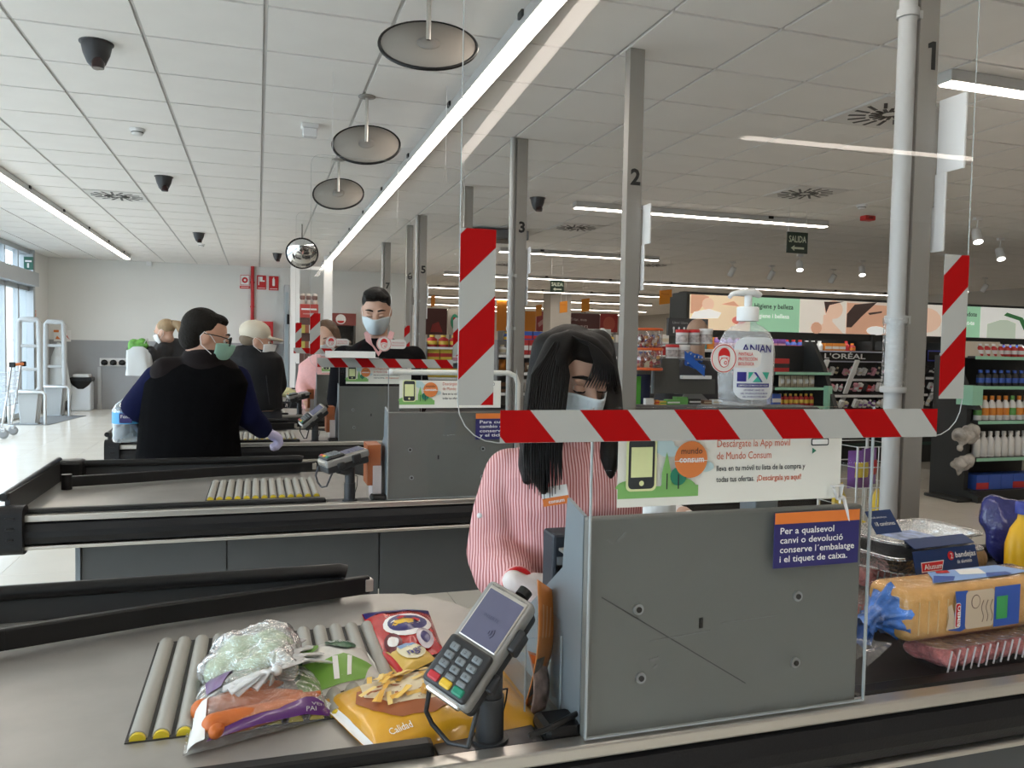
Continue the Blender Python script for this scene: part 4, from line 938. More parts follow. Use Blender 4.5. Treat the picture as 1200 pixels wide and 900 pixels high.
# customer in the black gilet
def gilet_man():
    Y = 4.42; c = W(222, 470, Y=Y); x = c.x
    t = thing('person', 'customer seen from behind in a black gilet over a navy jumper', 'person', (x, Y, 0))
    H = Head(W(242, 396, Y=4.36), RX * .80 + RZ * .38 - RU * .20, 1.16)
    sh = W(228, 440, Y=Y).z; hem = W(222, 543, Y=Y).z
    def ring(py, w, d, cx, yaw=-.12): p = W(cx, py, Y=Y); return (p, w, d, yaw)
    tor = ('t', [ring(560, .235, .15, 222), ring(535, .225, .145, 222), ring(500, .21, .14, 222), ring(470, .222, .14, 226), ring(448, .225, .13, 230), ring(432, .17, .10, 234), ring(422, .075, .07, 240)])
    sl = W(187, 446, Y=4.45); el = W(160, 478, Y=4.46); wl = W(172, 500, Y=4.72)
    sr = W(276, 446, Y=4.46); er = W(290, 486, Y=4.48); wr = W(309, 504, Y=4.62)
    la = arm([sl, el, wl], [.07, .06, .035]); ra = arm([sr, er, wr], [.07, .058, .034])
    neck = arm([W(238, 428, Y=4.4), H.p(0, -.02, -.06)], [.065, .065]); legs = legs_for(x, Y, W(222, 565, Y=Y).z, 1.15, .11, math.pi)
    hl = hand_elems(wl, V(.5, .3, -.6), V(0, .3, 1), 1.15, .6); hr = hand_elems(wr, V(.7, .25, -.35), V(-.1, -.2, 1), 1.2, .85)
    blob('body', H.skin() + [neck, tor, la, ra] + hl + hr + legs, .0115, SKIND, t, 3)
    blob('jumper_sleeve', grow([arm([sl, el, wl + (el - wl) * .1], [.075, .068, .05])], .012), .011, mat('navy jumper', (.006, .008, .036), .9, spec=.1), t, 4)
    blob('jumper_sleeve', grow([arm([sr, er, wr + (er - wr) * .1], [.072, .06, .045])], .012), .011, MATS['navy jumper'], t, 4)
    GIL = mat('black fleece gilet', (.003, .003, .0035), .95, spec=.06, var=.3, vscale=60, bump=.25, bscale=30); YOKE = mat('gilet dark yoke', (.009, .006, .006), .8, spec=.15)
    g = blob('gilet', grow([tor], .035) + [('c', [(W(200, 440, Y=4.42), .085), (W(262, 440, Y=4.42), .085)])], .012, GIL, t, 5)
    blob('gilet_yoke', [('c', [(W(196, 437, Y=4.40), .085), (W(262, 438, Y=4.40), .085)]), ('t', [(W(238, 438, Y=4.40), .15, .12, 0), (W(239, 426, Y=4.40), .115, .11, 0), (W(241, 413, Y=4.38), .108, .108, 0), (W(241, 409, Y=4.38), .10, .10, 0)])], .011, YOKE, t, 4)
    MB().box(W(231, 399, Y=4.285), (.05, .004, .012), bev=.003).build('collar_tag', WHITE, g)
    JE = mat('blue jeans', (.045, .085, .15), .85, var=.2, vscale=50)
    blob('jeans', grow(legs + [('t', [(V(x, Y, .82), .19, .14, 0), (V(x, Y, W(222, 535, Y=Y).z), .21, .145, 0)])], .016), .014, JE, t, 3)
    for g_ in (-1, 1):
        blob('shoe', [('c', [(V(x + g_ * .11, Y + .02, .05), .055), (V(x + g_ * .11, Y + .17, .045), .05)])], .012, BLACK, t, 2)
    HM = mat('dark brown short hair', (.010, .008, .006), .7, spec=.15, bump=.8, bscale=90)
    blob('hair', [H.E(0, -.03, .045, .081, .088, .084), H.E(0, -.055, .0, .078, .062, .075), H.E(0, .030, .085, .055, .045, .030), H.E(.0, -.02, .02, .079, .06, .06)], .009, HM, t, 2)
    H.face(t, HM); H.mask(t, MASKG)
    gl = MB()
    for g_ in (-1, 1):
        gl.tube([H.p(g_ * .034 + .026 * math.cos(a * .3927), .098, .006 + .019 * math.sin(a * .3927)) for a in range(16)], .0028, 6, closed=True); gl.tube([H.p(g_ * .06, .095, .014), H.p(g_ * .078, .05, .018), H.p(g_ * .082, -.02, .016)], .0028, 6)
    gl.tube([H.p(-.008, .1, .008), H.p(.008, .1, .008)], .0026, 6); gl.build('glasses', BLACK, t)
    blob('glove', grow(hr, .004), .007, GLOVEV, t, 2)
gilet_man()

def young_cashier():
    Y = 5.35; c = W(444, 440, Y=Y); x = c.x
    t = thing('person', 'young cashier with short black hair, mask and black jumper over pink collar', 'person', (x, Y, 0))
    H = Head(W(441, 365, Y=5.28), -RZ * .92 + RX * .10 - RU * .42, 1.19)
    def ring(py, w, d, cx=445): return (W(cx, py, Y=Y), w, d, .15)
    tor = ('t', [ring(520, .23, .14), ring(480, .215, .14), ring(450, .235, .14), ring(428, .25, .14), ring(414, .235, .11), ring(403, .15, .09), ring(396, .075, .07)])
    sl = W(404, 420, Y=5.36); el = W(396, 468, Y=5.34); wl = W(399, 505, Y=5.2); sr = W(484, 420, Y=5.4); er = W(492, 468, Y=5.38); wr = W(478, 500, Y=5.2)
    la = arm([sl, el, wl], [.075, .06, .036]); ra = arm([sr, er, wr], [.075, .06, .036]); neck = arm([W(443, 400, Y=5.34), H.p(0, -.02, -.06)], [.068, .068])
    hl = hand_elems(wl, V(.2, -.6, -.4), V(0, 0, 1), 1.15); hr = hand_elems(wr, V(-.2, -.6, -.4), V(0, 0, 1), 1.15, .5, -1); legs = legs_for(x, Y, .82, 1.15, .11)
    blob('body', H.skin() + [neck, tor, la, ra] + hl + hr + legs, .0115, SKIN, t, 3)
    j = blob('jumper', grow([tor, la, ra], .014), .012, mat('black jumper', (.005, .005, .007), .9, spec=.1, bump=.15, bscale=60), t, 4)
    blob('trousers', grow(legs, .014), .014, TROU, t, 2)
    for g in (-1, 1):
        MB().prism([(0, .0), (g * .085, .07), (g * .10, .125), (g * .068, .14), (g * .045, .06), (0, -.03)][::g], W(443.5, 412, Y=5.205), RX, RU + RZ * .25, .006).build('shirt_collar', PINK, j)
    HB = mat('short black hair', (.005, .0045, .004), .55, spec=.2, bump=.7, bscale=90)
    blob('hair', [H.E(0, -.025, .052, .081, .088, .080), H.E(0, -.05, .01, .078, .066, .07), H.E(.012, .035, .108, .058, .05, .034), H.E(-.045, .045, .095, .03, .03, .02)], .009, HB, t, 3)
    H.face(t, HAIRK); H.mask(t, MASKB)
    for g in (-1, 1): MB().sphere(V(x + g * .11, Y - .12, .045), (.055, .13, .045), 12, 8).build('shoe', BLACK, t)
young_cashier()

def brown_cashier():
    Y = 7.6; c = W(380, 430, Y=Y); x = c.x
    t = thing('person', 'cashier with brown hair and pink shirt in the far lane behind striped tape', 'person', (x, Y, 0))
    H = Head(W(382, 396, Y=7.5), -RZ * .8 - RX * .1 - RU * .4, 1.25)
    def ring(py, w, d, cx=380): return (W(cx, py, Y=Y), w, d, 0)
    tor = ('t', [ring(500, .22, .14), ring(460, .2, .14), ring(440, .22, .14), ring(428, .22, .12), ring(420, .14, .09), ring(414, .07, .07)])
    sl = W(361, 432, Y=7.6); el = W(355, 455, Y=7.55); wl = W(358, 468, Y=7.35); sr = W(398, 432, Y=7.6); er = W(404, 456, Y=7.55); wr = W(400, 468, Y=7.35)
    la = arm([sl, el, wl], [.07, .055, .034]); ra = arm([sr, er, wr], [.07, .055, .034]); neck = arm([W(381, 418, Y=7.6), H.p(0, -.02, -.06)], [.06, .06]); legs = legs_for(x, Y, .78, 1.1, .1)
    hl = hand_elems(wl, V(.2, -.6, -.4), V(0, 0, 1), 1.1); hr = hand_elems(wr, V(-.2, -.6, -.4), V(0, 0, 1), 1.1, .5, -1)
    blob('body', H.skin() + [neck, tor, la, ra] + hl + hr + legs, .014, SKIN, t, 3)
    blob('shirt', grow([tor, la, ra], .016), .015, PINK, t, 3); blob('trousers', grow(legs, .014), .018, TROU, t, 2)
    blob('hair', [H.E(0, -.03, .045, .085, .092, .084), ('c', [(H.p(.07, -.02, .05), .04), (H.p(.085, 0, -.04), .04), (H.p(.085, .02, -.14), .03)]), ('c', [(H.p(-.07, -.02, .05), .04), (H.p(-.085, 0, -.04), .04), (H.p(-.085, .02, -.14), .03)])], .012, mat('brown hair', (.10, .05, .025), .5, bump=.5, bscale=80), t, 3)
    H.face(t, MATS['brown hair']); H.mask(t, WHITE)
brown_cashier()

def cap_man():
    Y = 6.35; c = W(296, 440, Y=Y); x = c.x
    t = thing('person', 'customer in a cream baseball cap and dark jacket at the far belt', 'person', (x, Y, 0))
    H = Head(W(301, 400, Y=6.3), RX * .85 + RZ * .35 - RU * .12, 1.15)
    def ring(py, w, d, cx=296): return (W(cx, py, Y=Y), w, d, -.1)
    tor = ('t', [ring(480, .2, .15), ring(455, .185, .14), ring(432, .2, .14), ring(418, .19, .12), ring(410, .13, .1), ring(405, .08, .08)])
    sl = W(275, 428, Y=6.36); el = W(270, 452, Y=6.4); wl = W(283, 470, Y=6.6); sr = W(317, 428, Y=6.36); er = W(323, 450, Y=6.4); wr = W(316, 466, Y=6.6)
    la = arm([sl, el, wl], [.075, .06, .036]); ra = arm([sr, er, wr], [.075, .06, .036]); neck = arm([W(299, 410, Y=6.33), H.p(0, -.02, -.06)], [.06, .06]); legs = legs_for(x, Y, .8, 1.1, .1, math.pi)
    hl = hand_elems(wl, V(.3, .6, -.3), V(0, 0, 1), 1.1); hr = hand_elems(wr, V(-.3, .6, -.3), V(0, 0, 1), 1.1, .5, -1)
    blob('body', H.skin() + [neck, tor, la, ra] + hl + hr + legs, .0135, SKIND, t, 3)
    j = blob('jacket', grow([tor, la, ra], .028) + [arm([W(299, 414, Y=6.33), W(300, 404, Y=6.31)], [.1, .085])], .014, mat('black quilted jacket', (.006, .0065, .008), .6, spec=.25, bump=.5, bscale=20), t, 4)
    MB().tube([W(312, 440, Y=6.18), W(314, 458, Y=6.17), W(316, 474, Y=6.18)], .003, 6).build('zip', BLACK, j)
    blob('trousers', grow(legs, .016), .016, TROU, t, 2)
    cp = blob('cap', [H.E(0, -.02, .06, .092, .102, .078), ('c', [(H.p(-.05, .09, .035), .010), (H.p(0, .155, .022), .011), (H.p(.05, .09, .035), .010)]), H.E(0, .095, .03, .06, .075, .012)], .011, mat('cream cap', (.60, .54, .43), .85), t, 3)
    MB().sphere(H.p(0, -.02, .138), .008, 8, 6).build('cap_button', MATS['cream cap'], cp)
    blob('hair', [H.E(0, -.045, .005, .08, .068, .05)], .011, mat('grey brown hair', (.15, .11, .07), .7, bump=.6, bscale=80), t, 3)
    H.face(t, MATS['grey brown hair']); H.mask(t, WHITE)
cap_man()

def bag_woman():
    Y = 9.6; c = W(200, 420, Y=Y); x = c.x
    t = thing('person', 'woman with blonde ponytail and black coat packing a carrier bag', 'person', (x, Y, 0))
    H = Head(W(193, 389, Y=9.5), -RX * .9 + RZ * .1 - RU * .25, 1.1)
    def ring(py, w, d, cx=202): return (W(cx, py, Y=Y), w, d, .2)
    tor = ('t', [ring(465, .19, .14), ring(445, .18, .13), ring(425, .2, .14, 203), ring(408, .19, .12, 203), ring(400, .12, .09, 200), ring(396, .07, .07, 198)])
    sl = W(192, 410, Y=9.45); el = W(184, 424, Y=9.4); wl = W(176, 411, Y=9.3); sr = W(211, 412, Y=9.7); er = W(214, 432, Y=9.75); wr = W(196, 430, Y=9.4)
    la = arm([sl, el, wl], [.065, .055, .034]); ra = arm([sr, er, wr], [.065, .055, .034]); neck = arm([W(199, 402, Y=9.58), H.p(0, -.02, -.06)], [.055, .055]); legs = legs_for(x, Y, .78, 1.05, .1, -1.4)
    hl = hand_elems(wl, V(-.8, -.1, -.2), V(0, 0, 1), 1.1, .6); hr = hand_elems(wr, V(-.8, 0, 0), V(0, 0, 1), 1.1)
    blob('body', H.skin() + [neck, tor, la, ra] + hl + hr + legs, .015, SKIN, t, 2)
    blob('coat', grow([tor, la, ra], .022), .016, mat('black coat', (.015, .015, .017), .8), t, 3); blob('trousers', grow(legs, .016), .018, TROU, t, 2)
    blob('hair', [H.E(0, -.03, .045, .085, .09, .082), ('c', [(H.p(0, -.11, .06), .035), (H.p(0, -.16, .03), .045), (H.p(0, -.17, -.05), .035), (H.p(0, -.15, -.1), .015)])], .012, mat('blonde hair', (.32, .22, .12), .6, bump=.5, bscale=60), t, 2)
    MB().tube([H.p(0, -.11 + .0, .055) + H.u * .03 * math.cos(a * .7854) + H.r * .03 * math.sin(a * .7854) for a in range(8)], .012, 6, closed=True).build('hair_tie', BLACK, t)
    H.face(t, MATS['blonde hair']); H.mask(t, WHITE)
    # carrier bag with greens
    b = W(163, 440, Y=9.3); tp = W(163, 408, Y=9.3); w = .13; h = tp.z - b.z
    g = thing('carrier_bag', 'white carrier bag with green leaves held by the blonde woman', 'bag', b)
    def fn(u, v):
        a = 2 * math.pi * u; r = (1 + .08 * math.sin(5 * a + 3 * v)) * (1 - .12 * v)
        return V(b.x + w * r * math.copysign(abs(math.cos(a)) ** .6, math.cos(a)), b.y + .08 * r * math.copysign(abs(math.sin(a)) ** .6, math.sin(a)), b.z + h * v + .02 * math.sin(3 * a) * v)
    MB().grid(fn, 28, 10).build('bag_film', mat('white bag film', (.55, .57, .57), .5), g)
    for s_ in (-1, 1): MB().tube([V(b.x + .03, b.y + s_ * .06, tp.z), V(b.x + .08, b.y + s_ * .03, tp.z + .1), W(174, 411, Y=9.3) + V(0, s_ * .01, 0)], .008, 6).build('handle', MATS['white bag film'], g)
    lf = blob('leafy_greens', [('c', [(V(b.x - .06, b.y, tp.z - .08), .05), (V(b.x - .05, b.y, tp.z + .04), .06)]), ('c', [(V(b.x + .04, b.y, tp.z - .08), .05), (V(b.x + .03, b.y, tp.z + .06), .05)]), ('e', V(b.x - .0, b.y - .02, tp.z + .03), (.1, .05, .04))], .014, mat('fresh leaves', (.12, .35, .06), .6, var=.4, vscale=30, bump=1, bscale=30), None, 1)
    tag(lf, 'green leaves poking out of the white carrier bag', 'vegetable')
bag_woman()
# ================================================================ goods and devices on the first lane
ZS = .757
def pillow(c00, c10, c01, c11, H, wr=.004, seed=0, pw=.55, fl=.06):
    """bag lying on a surface: top skin S(u, v) over four corners"""
    c00, c10, c01, c11 = (Vector(c) for c in (c00, c10, c01, c11))
    def S(u, v, h=0.0):
        b = c00.lerp(c10, u).lerp(c01.lerp(c11, u), v)
        uu = min(max((u - fl) / (1 - 2 * fl), 0), 1); vv = min(max(v, 0), 1)
        k = (max(0, math.sin(math.pi * uu)) ** pw) * (max(0, math.sin(math.pi * vv)) ** pw)
        n1 = noise.noise(V(u * 5 + seed, v * 4, seed * 1.7)) + .6 * noise.noise(V(u * 13, v * 11 + seed, seed))
        return b + V(0, 0, .004 + H * k + wr * n1 * (k * .9 + .15) + h)
    return S
def pillow_obj(name, S, mt, parent, nu=36, nv=24):
    b = MB(); b.grid(lambda u, v: S(u, v), nu, nv)
    def under(u, v):
        p = S(u, v); q = S(u, v); e = min(u, 1 - u, v, 1 - v); z = min(S(0, 0).z, S(1, 1).z, S(0, 1).z, S(1, 0).z) - .003
        return V(p.x, p.y, p.z if e < 1e-6 else z)
    b.grid(under, nu, nv, flip=True); return b.build(name, mt, parent)
def surf(S): return lambda x, y, h=0: S(x, y, .0012 + h)
def on(px, py, z=ZS): return W(px, py, Z=z)
def dense(poly, n=4):
    L = []
    for (a, b), (c, d) in zip(poly, poly[1:] + poly[:1]): L += [(a + (c - a) * i / n, b + (d - b) * i / n) for i in range(n)]
    return L
def prints(name, F, shapes, parent, rings=5, step=.0005):
    for i, (poly, mt) in enumerate(shapes):
        b = MB(); put_poly(b, F, poly, 0, h=step * (i + 1), rings=rings); b.build(name, mt, parent)
# ---- bag of frozen chips
FRY = mat('chip yellow', (.80, .50, .10), .5, var=.1, vscale=40); GOLD = mat('golden bag film', (.66, .33, .018), .28, var=.08, vscale=12, coat=.4, bump=.25, bscale=22); BOWL = mat('terracotta print', (.33, .10, .035), .4)
S = pillow(on(440, 892), on(640, 852), on(370, 824), on(588, 786), .05, .006, 1, .5, .03)
t = thing('chips_bag', 'golden yellow bag of frozen chips lying behind the card terminal', 'food bag', on(500, 840))
pillow_obj('bag_film', S, GOLD, t, 44, 28); F = surf(S)
prints('print', F, [(dense([(.09, .60), (.12, .40), (.22, .22), (.38, .16), (.52, .22), (.48, .42), (.36, .66), (.14, .76)], 3), BOWL), (dense([(.14, .62), (.22, .38), (.38, .28), (.52, .32), (.52, .64), (.42, .88), (.18, .86)], 3), mat('pale print', (.74, .62, .42), .4)), (dense(ell(.55, .46, .045, .07, 14), 1), mat('olive print', (.3, .32, .1), .4)), (dense(ell(.55, .46, .022, .035, 12), 1), GOLD), (dense([(.62, .55), (.70, .50), (.74, .62), (.66, .68)], 3), mat('brown print', (.28, .13, .02), .4))], t)
rnd = random.Random(5)
for k in range(46):
    u = .15 + rnd.random() * .32; v = .32 + rnd.random() * .52; a = rnd.uniform(-.7, .7) + .6; L = rnd.uniform(.03, .055); c, s_ = math.cos(a), math.sin(a)
    if (u - .32) ** 2 / .026 + (v - .58) ** 2 / .06 > 1.1: continue
    p = [(u - L * c - .012 * s_, v - 1.4 * L * s_ + .022 * c), (u + L * c - .012 * s_, v + 1.4 * L * s_ + .022 * c), (u + L * c + .012 * s_, v + 1.4 * L * s_ - .022 * c), (u - L * c + .012 * s_, v - 1.4 * L * s_ - .022 * c)]
    b = MB(); put_poly(b, F, p, 0, .0030 + .0002 * k); b.build('chip_print', [FRY, mat('chip pale', (.82, .58, .2), .5), mat('chip deep', (.66, .34, .05), .5)][k % 3], t)
b = MB(); put_text(b, F, 'Calidad', .12, .10, width=.12, height=.06, h=.002); b.build('lettering', WHITEP, t)
b = MB(); b.grid(lambda u, v: S(u * .035, v, .0022), 3, 24); b.build('seal_edge', WHITEP, t)
# ---- carrots in a bag
CAR = mat('carrot', (.60, .15, .025), .5, var=.15, vscale=25, bump=.2, bscale=90)
t = None
cps = [((236, 832), (352, 812), .017), ((250, 850), (370, 824), .018), ((262, 822), (330, 800), .014), ((252, 858), (270, 838), .011), ((285, 842), (375, 812), .013)]
for k, (a, b_, r) in enumerate(cps):
    p = on(*a, ZS + .019 + .006 * (k % 2)); q = on(*b_, ZS + .019 + .008 * ((k + 1) % 2))
    o = blob('carrot', [('c', [(p, r), (p.lerp(q, .3), r * 1.02), (p.lerp(q, .7) + V(0, 0, .002), r * .8), (q, r * .35)])], .004, CAR, None, 3)
    tag(o, ['upper carrot in the purple-edged bag', 'thick front carrot in the purple-edged bag', 'rear carrot half under the tied bag', 'short carrot at the left end of the purple-edged bag', 'thin carrot at the back right of the purple-edged bag'][k], 'carrot', 'carrots in the clear bag')
PUR = mat('purple print', (.10, .012, .17), .3, coat=.3)
S = pillow(on(214, 890), on(392, 842), on(226, 812), on(376, 792), .052, .004, 4, .36, .04)
t = thing('carrot_bag', 'clear bag of carrots with purple printed edges', 'food bag', on(290, 850)); pillow_obj('bag_film', S, FILM, t)
F = surf(S)
prints('print', F, [(dense([(.14, .010), (.96, .010), (.985, .10), (.86, .15), (.6, .06), (.2, .045)], 5), PUR), (dense([(.12, .50), (.22, .52), (.34, .93), (.2, .97), (.1, .8)], 5), PUR), (dense([(.02, .03), (.13, .02), (.13, .42), (.06, .5), (.03, .48)], 4), WHITEP), (dense([(.36, .78), (.62, .74), (.64, .97), (.40, .97)], 4), mat('pale green print', (.45, .55, .22), .4))], t)
for txt, u, v, w in (('VEI', .84, .05, .07), ('PAI', .80, .015, .07)):
    b = MB(); put_text(b, F, txt, u, v, width=w, height=.025, h=.003); b.build('lettering', mat('silver print', (.6, .58, .62), .4), t)
# ---- white and green bag lying behind the carrots
S = pillow(on(352, 826), on(452, 798), on(316, 780), on(424, 758), .04, .004, 9, .5, .05)
t = thing('salad_bag', 'white and green printed vegetable bag on the rollers', 'food bag', on(380, 790)); pillow_obj('bag_film', S, mat('white bag', (.72, .72, .68), .35, coat=.3, bump=.3, bscale=30), t); F = surf(S)
GRB = mat('bright leaf print', (.16, .36, .04), .35); GRD = mat('deep green print', (.01, .10, .035), .35)
prints('print', F, [(dense([(.02, .02), (.75, .02), (.9, .2), (.6, .34), (.3, .3), (.12, .5), (.04, .4)], 5), GRB), (dense([(.02, .35), (.10, .28), (.2, .5), (.1, .86), (.03, .8)], 4), GRD), (dense([(.40, .06), (.46, .05), (.52, .3), (.46, .31)], 3), WHITEP), (dense([(.55, .06), (.6, .06), (.68, .28), (.63, .29)], 3), WHITEP), (dense(ell(.66, .66, .17, .22, 18), 1), GRD), (dense(ell(.28, .62, .12, .12, 14), 1), GRB)], t)
b = MB(); put_text(b, F, 'Dulce', .54, .62, width=.24, height=.13, h=.004); b.build('lettering', WHITEP, t)
# ---- lettuce in a knotted clear bag
LET = mat('pale lettuce', (.42, .52, .34), .6, var=.35, vscale=18, bump=.8, bscale=22)
base = on(282, 785); t = None
ctr = [on(284, 770, ZS + .04), on(316, 762, ZS + .05), on(300, 785, ZS + .035), on(262, 786, ZS + .03)]
lt = blob('lettuce', [('e', ctr[0], (.045, .05, .036)), ('e', ctr[1], (.042, .045, .036)), ('e', ctr[2], (.04, .035, .028)), ('e', ctr[3], (.035, .035, .024))], .006, LET, None, 1)
for v in lt.data.vertices: v.co += v.normal * .006 * noise.noise(v.co * 45)
tag(lt, 'pale green lettuce inside the knotted clear bag', 'lettuce')
t = thing('produce_bag', 'knotted clear plastic bag around the lettuce', 'plastic bag', base)
CF = clear_mat('crinkled film', (.95, .97, .96), .22, .16, .13, (.85, .88, .87), bump=1.6, bscale=38)
fb = blob('bag_film', [('e', ctr[0], (.056, .06, .046)), ('e', ctr[1], (.056, .056, .05)), ('e', ctr[2], (.05, .045, .038)), ('e', ctr[3], (.045, .045, .034)), ('c', [(ctr[1], .04), (on(335, 785, ZS + .055), .02), (on(324, 786, ZS + .065), .010)])], .007, CF, t, 2)
for v in fb.data.vertices: v.co += v.normal * .007 * (noise.noise(v.co * 38) + .5 * noise.noise(v.co * 90)); v.co.z = max(v.co.z, ZS + .003)
kn = on(324, 786, ZS + .07)
MB().sphere(kn, (.009, .008, .008), 10, 8).build('knot', mat('film white', (.72, .73, .72), .3), t)
CFW = clear_mat('gathered film', (.95, .96, .96), .25, .15, .35, (.85, .86, .86), bump=1.2, bscale=70)
for k in range(9):
    a = -.5 + k * .13; e = on(262 + 7 * k, 808 - 2.2 * k + (k % 3) * 5, ZS + .05 + .004 * (k % 2))
    MB().tube([kn, kn.lerp(e, .35) + V(0, 0, .008), kn.lerp(e, .7) + V(0, 0, .004), e], [.003, .006, .010, .013], 8, flat=.25).build('film_tail', CFW, t)
for k in range(8):
    e = on(338 + 7 * k, 742 + 4 * k + (k % 2) * 6, ZS + .035)
    MB().tube([kn, kn.lerp(e, .5) + V(0, 0, .012), e], [.003, .010, .012], 8, flat=.25).build('film_tail', CFW, t)
# ---- red sweets bag
S = pillow(on(452, 786), on(520, 766), on(424, 722), on(502, 718), .022, .005, 14, .5, .02)
t = thing('sweets_bag', 'red sweets bag with dark blue top edge on the worktop', 'food bag', on(470, 750)); pillow_obj('bag_film', S, mat('red foil', (.50, .018, .018), .25, coat=.5, bump=.4, bscale=30), t); F = surf(S)
DBL = mat('deep blue print', (.025, .02, .14), .3)
prints('print', F, [(dense(rect(.01, .86, .99, .99), 6), DBL), (dense(ell(.55, .52, .38, .24, 20), 1), WHITEP), (dense(ell(.55, .53, .31, .18, 20), 1), DBL), (dense(ell(.5, .55, .16, .06, 12), 1), mat('sun yellow print', (.8, .5, .03), .3)), (dense(ell(.22, .22, .14, .15, 16), 1), mat('maroon print', (.13, .02, .03), .3)), (dense(ell(.22, .24, .09, .07, 12), 1), WHITEP), (dense(ell(.74, .2, .14, .16, 16), 1), mat('silver foil print', (.5, .45, .5), .25)), (dense(ell(.74, .2, .08, .09, 12), 1), DBL)], t)
prints('print', F, [(dense([(.26, .46), (.38, .52), (.52, .52), (.60, .44), (.66, .48), (.56, .60), (.40, .60)], 3), mat('sun yellow print', (.8, .5, .03), .3)), (dense([(.60, .58), (.68, .62), (.76, .56), (.70, .50)], 3), RED), (dense([(.40, .62), (.52, .66), (.56, .61), (.44, .585)], 3), RED)], t, 3, .0015)
# ---- small yellow pack
S = pillow(on(468, 797), on(512, 775), on(443, 771), on(486, 756), .016, .002, 21, .35, .02)
t = thing('yellow_pack', 'small red and yellow pack lying against the red sweets bag', 'food pack', on(475, 778)); pillow_obj('pack_film', S, mat('yellow pack', (.78, .55, .12), .35, coat=.3), t, 20, 16); F = surf(S)
prints('print', F, [(dense([(.02, .05), (.12, .05), (.12, .95), (.02, .95)], 3), RED), (dense(ell(.6, .5, .33, .38, 18), 1), mat('cream print', (.82, .78, .55), .4)), (dense(rect(.38, .62, .8, .82), 3), mat('sky print', (.2, .35, .6), .4))], t)
b = MB(); put_text(b, F, 'ngr', .42, .28, width=.4, height=.22, h=.003, bold=.02); b.build('lettering', DBL, t)

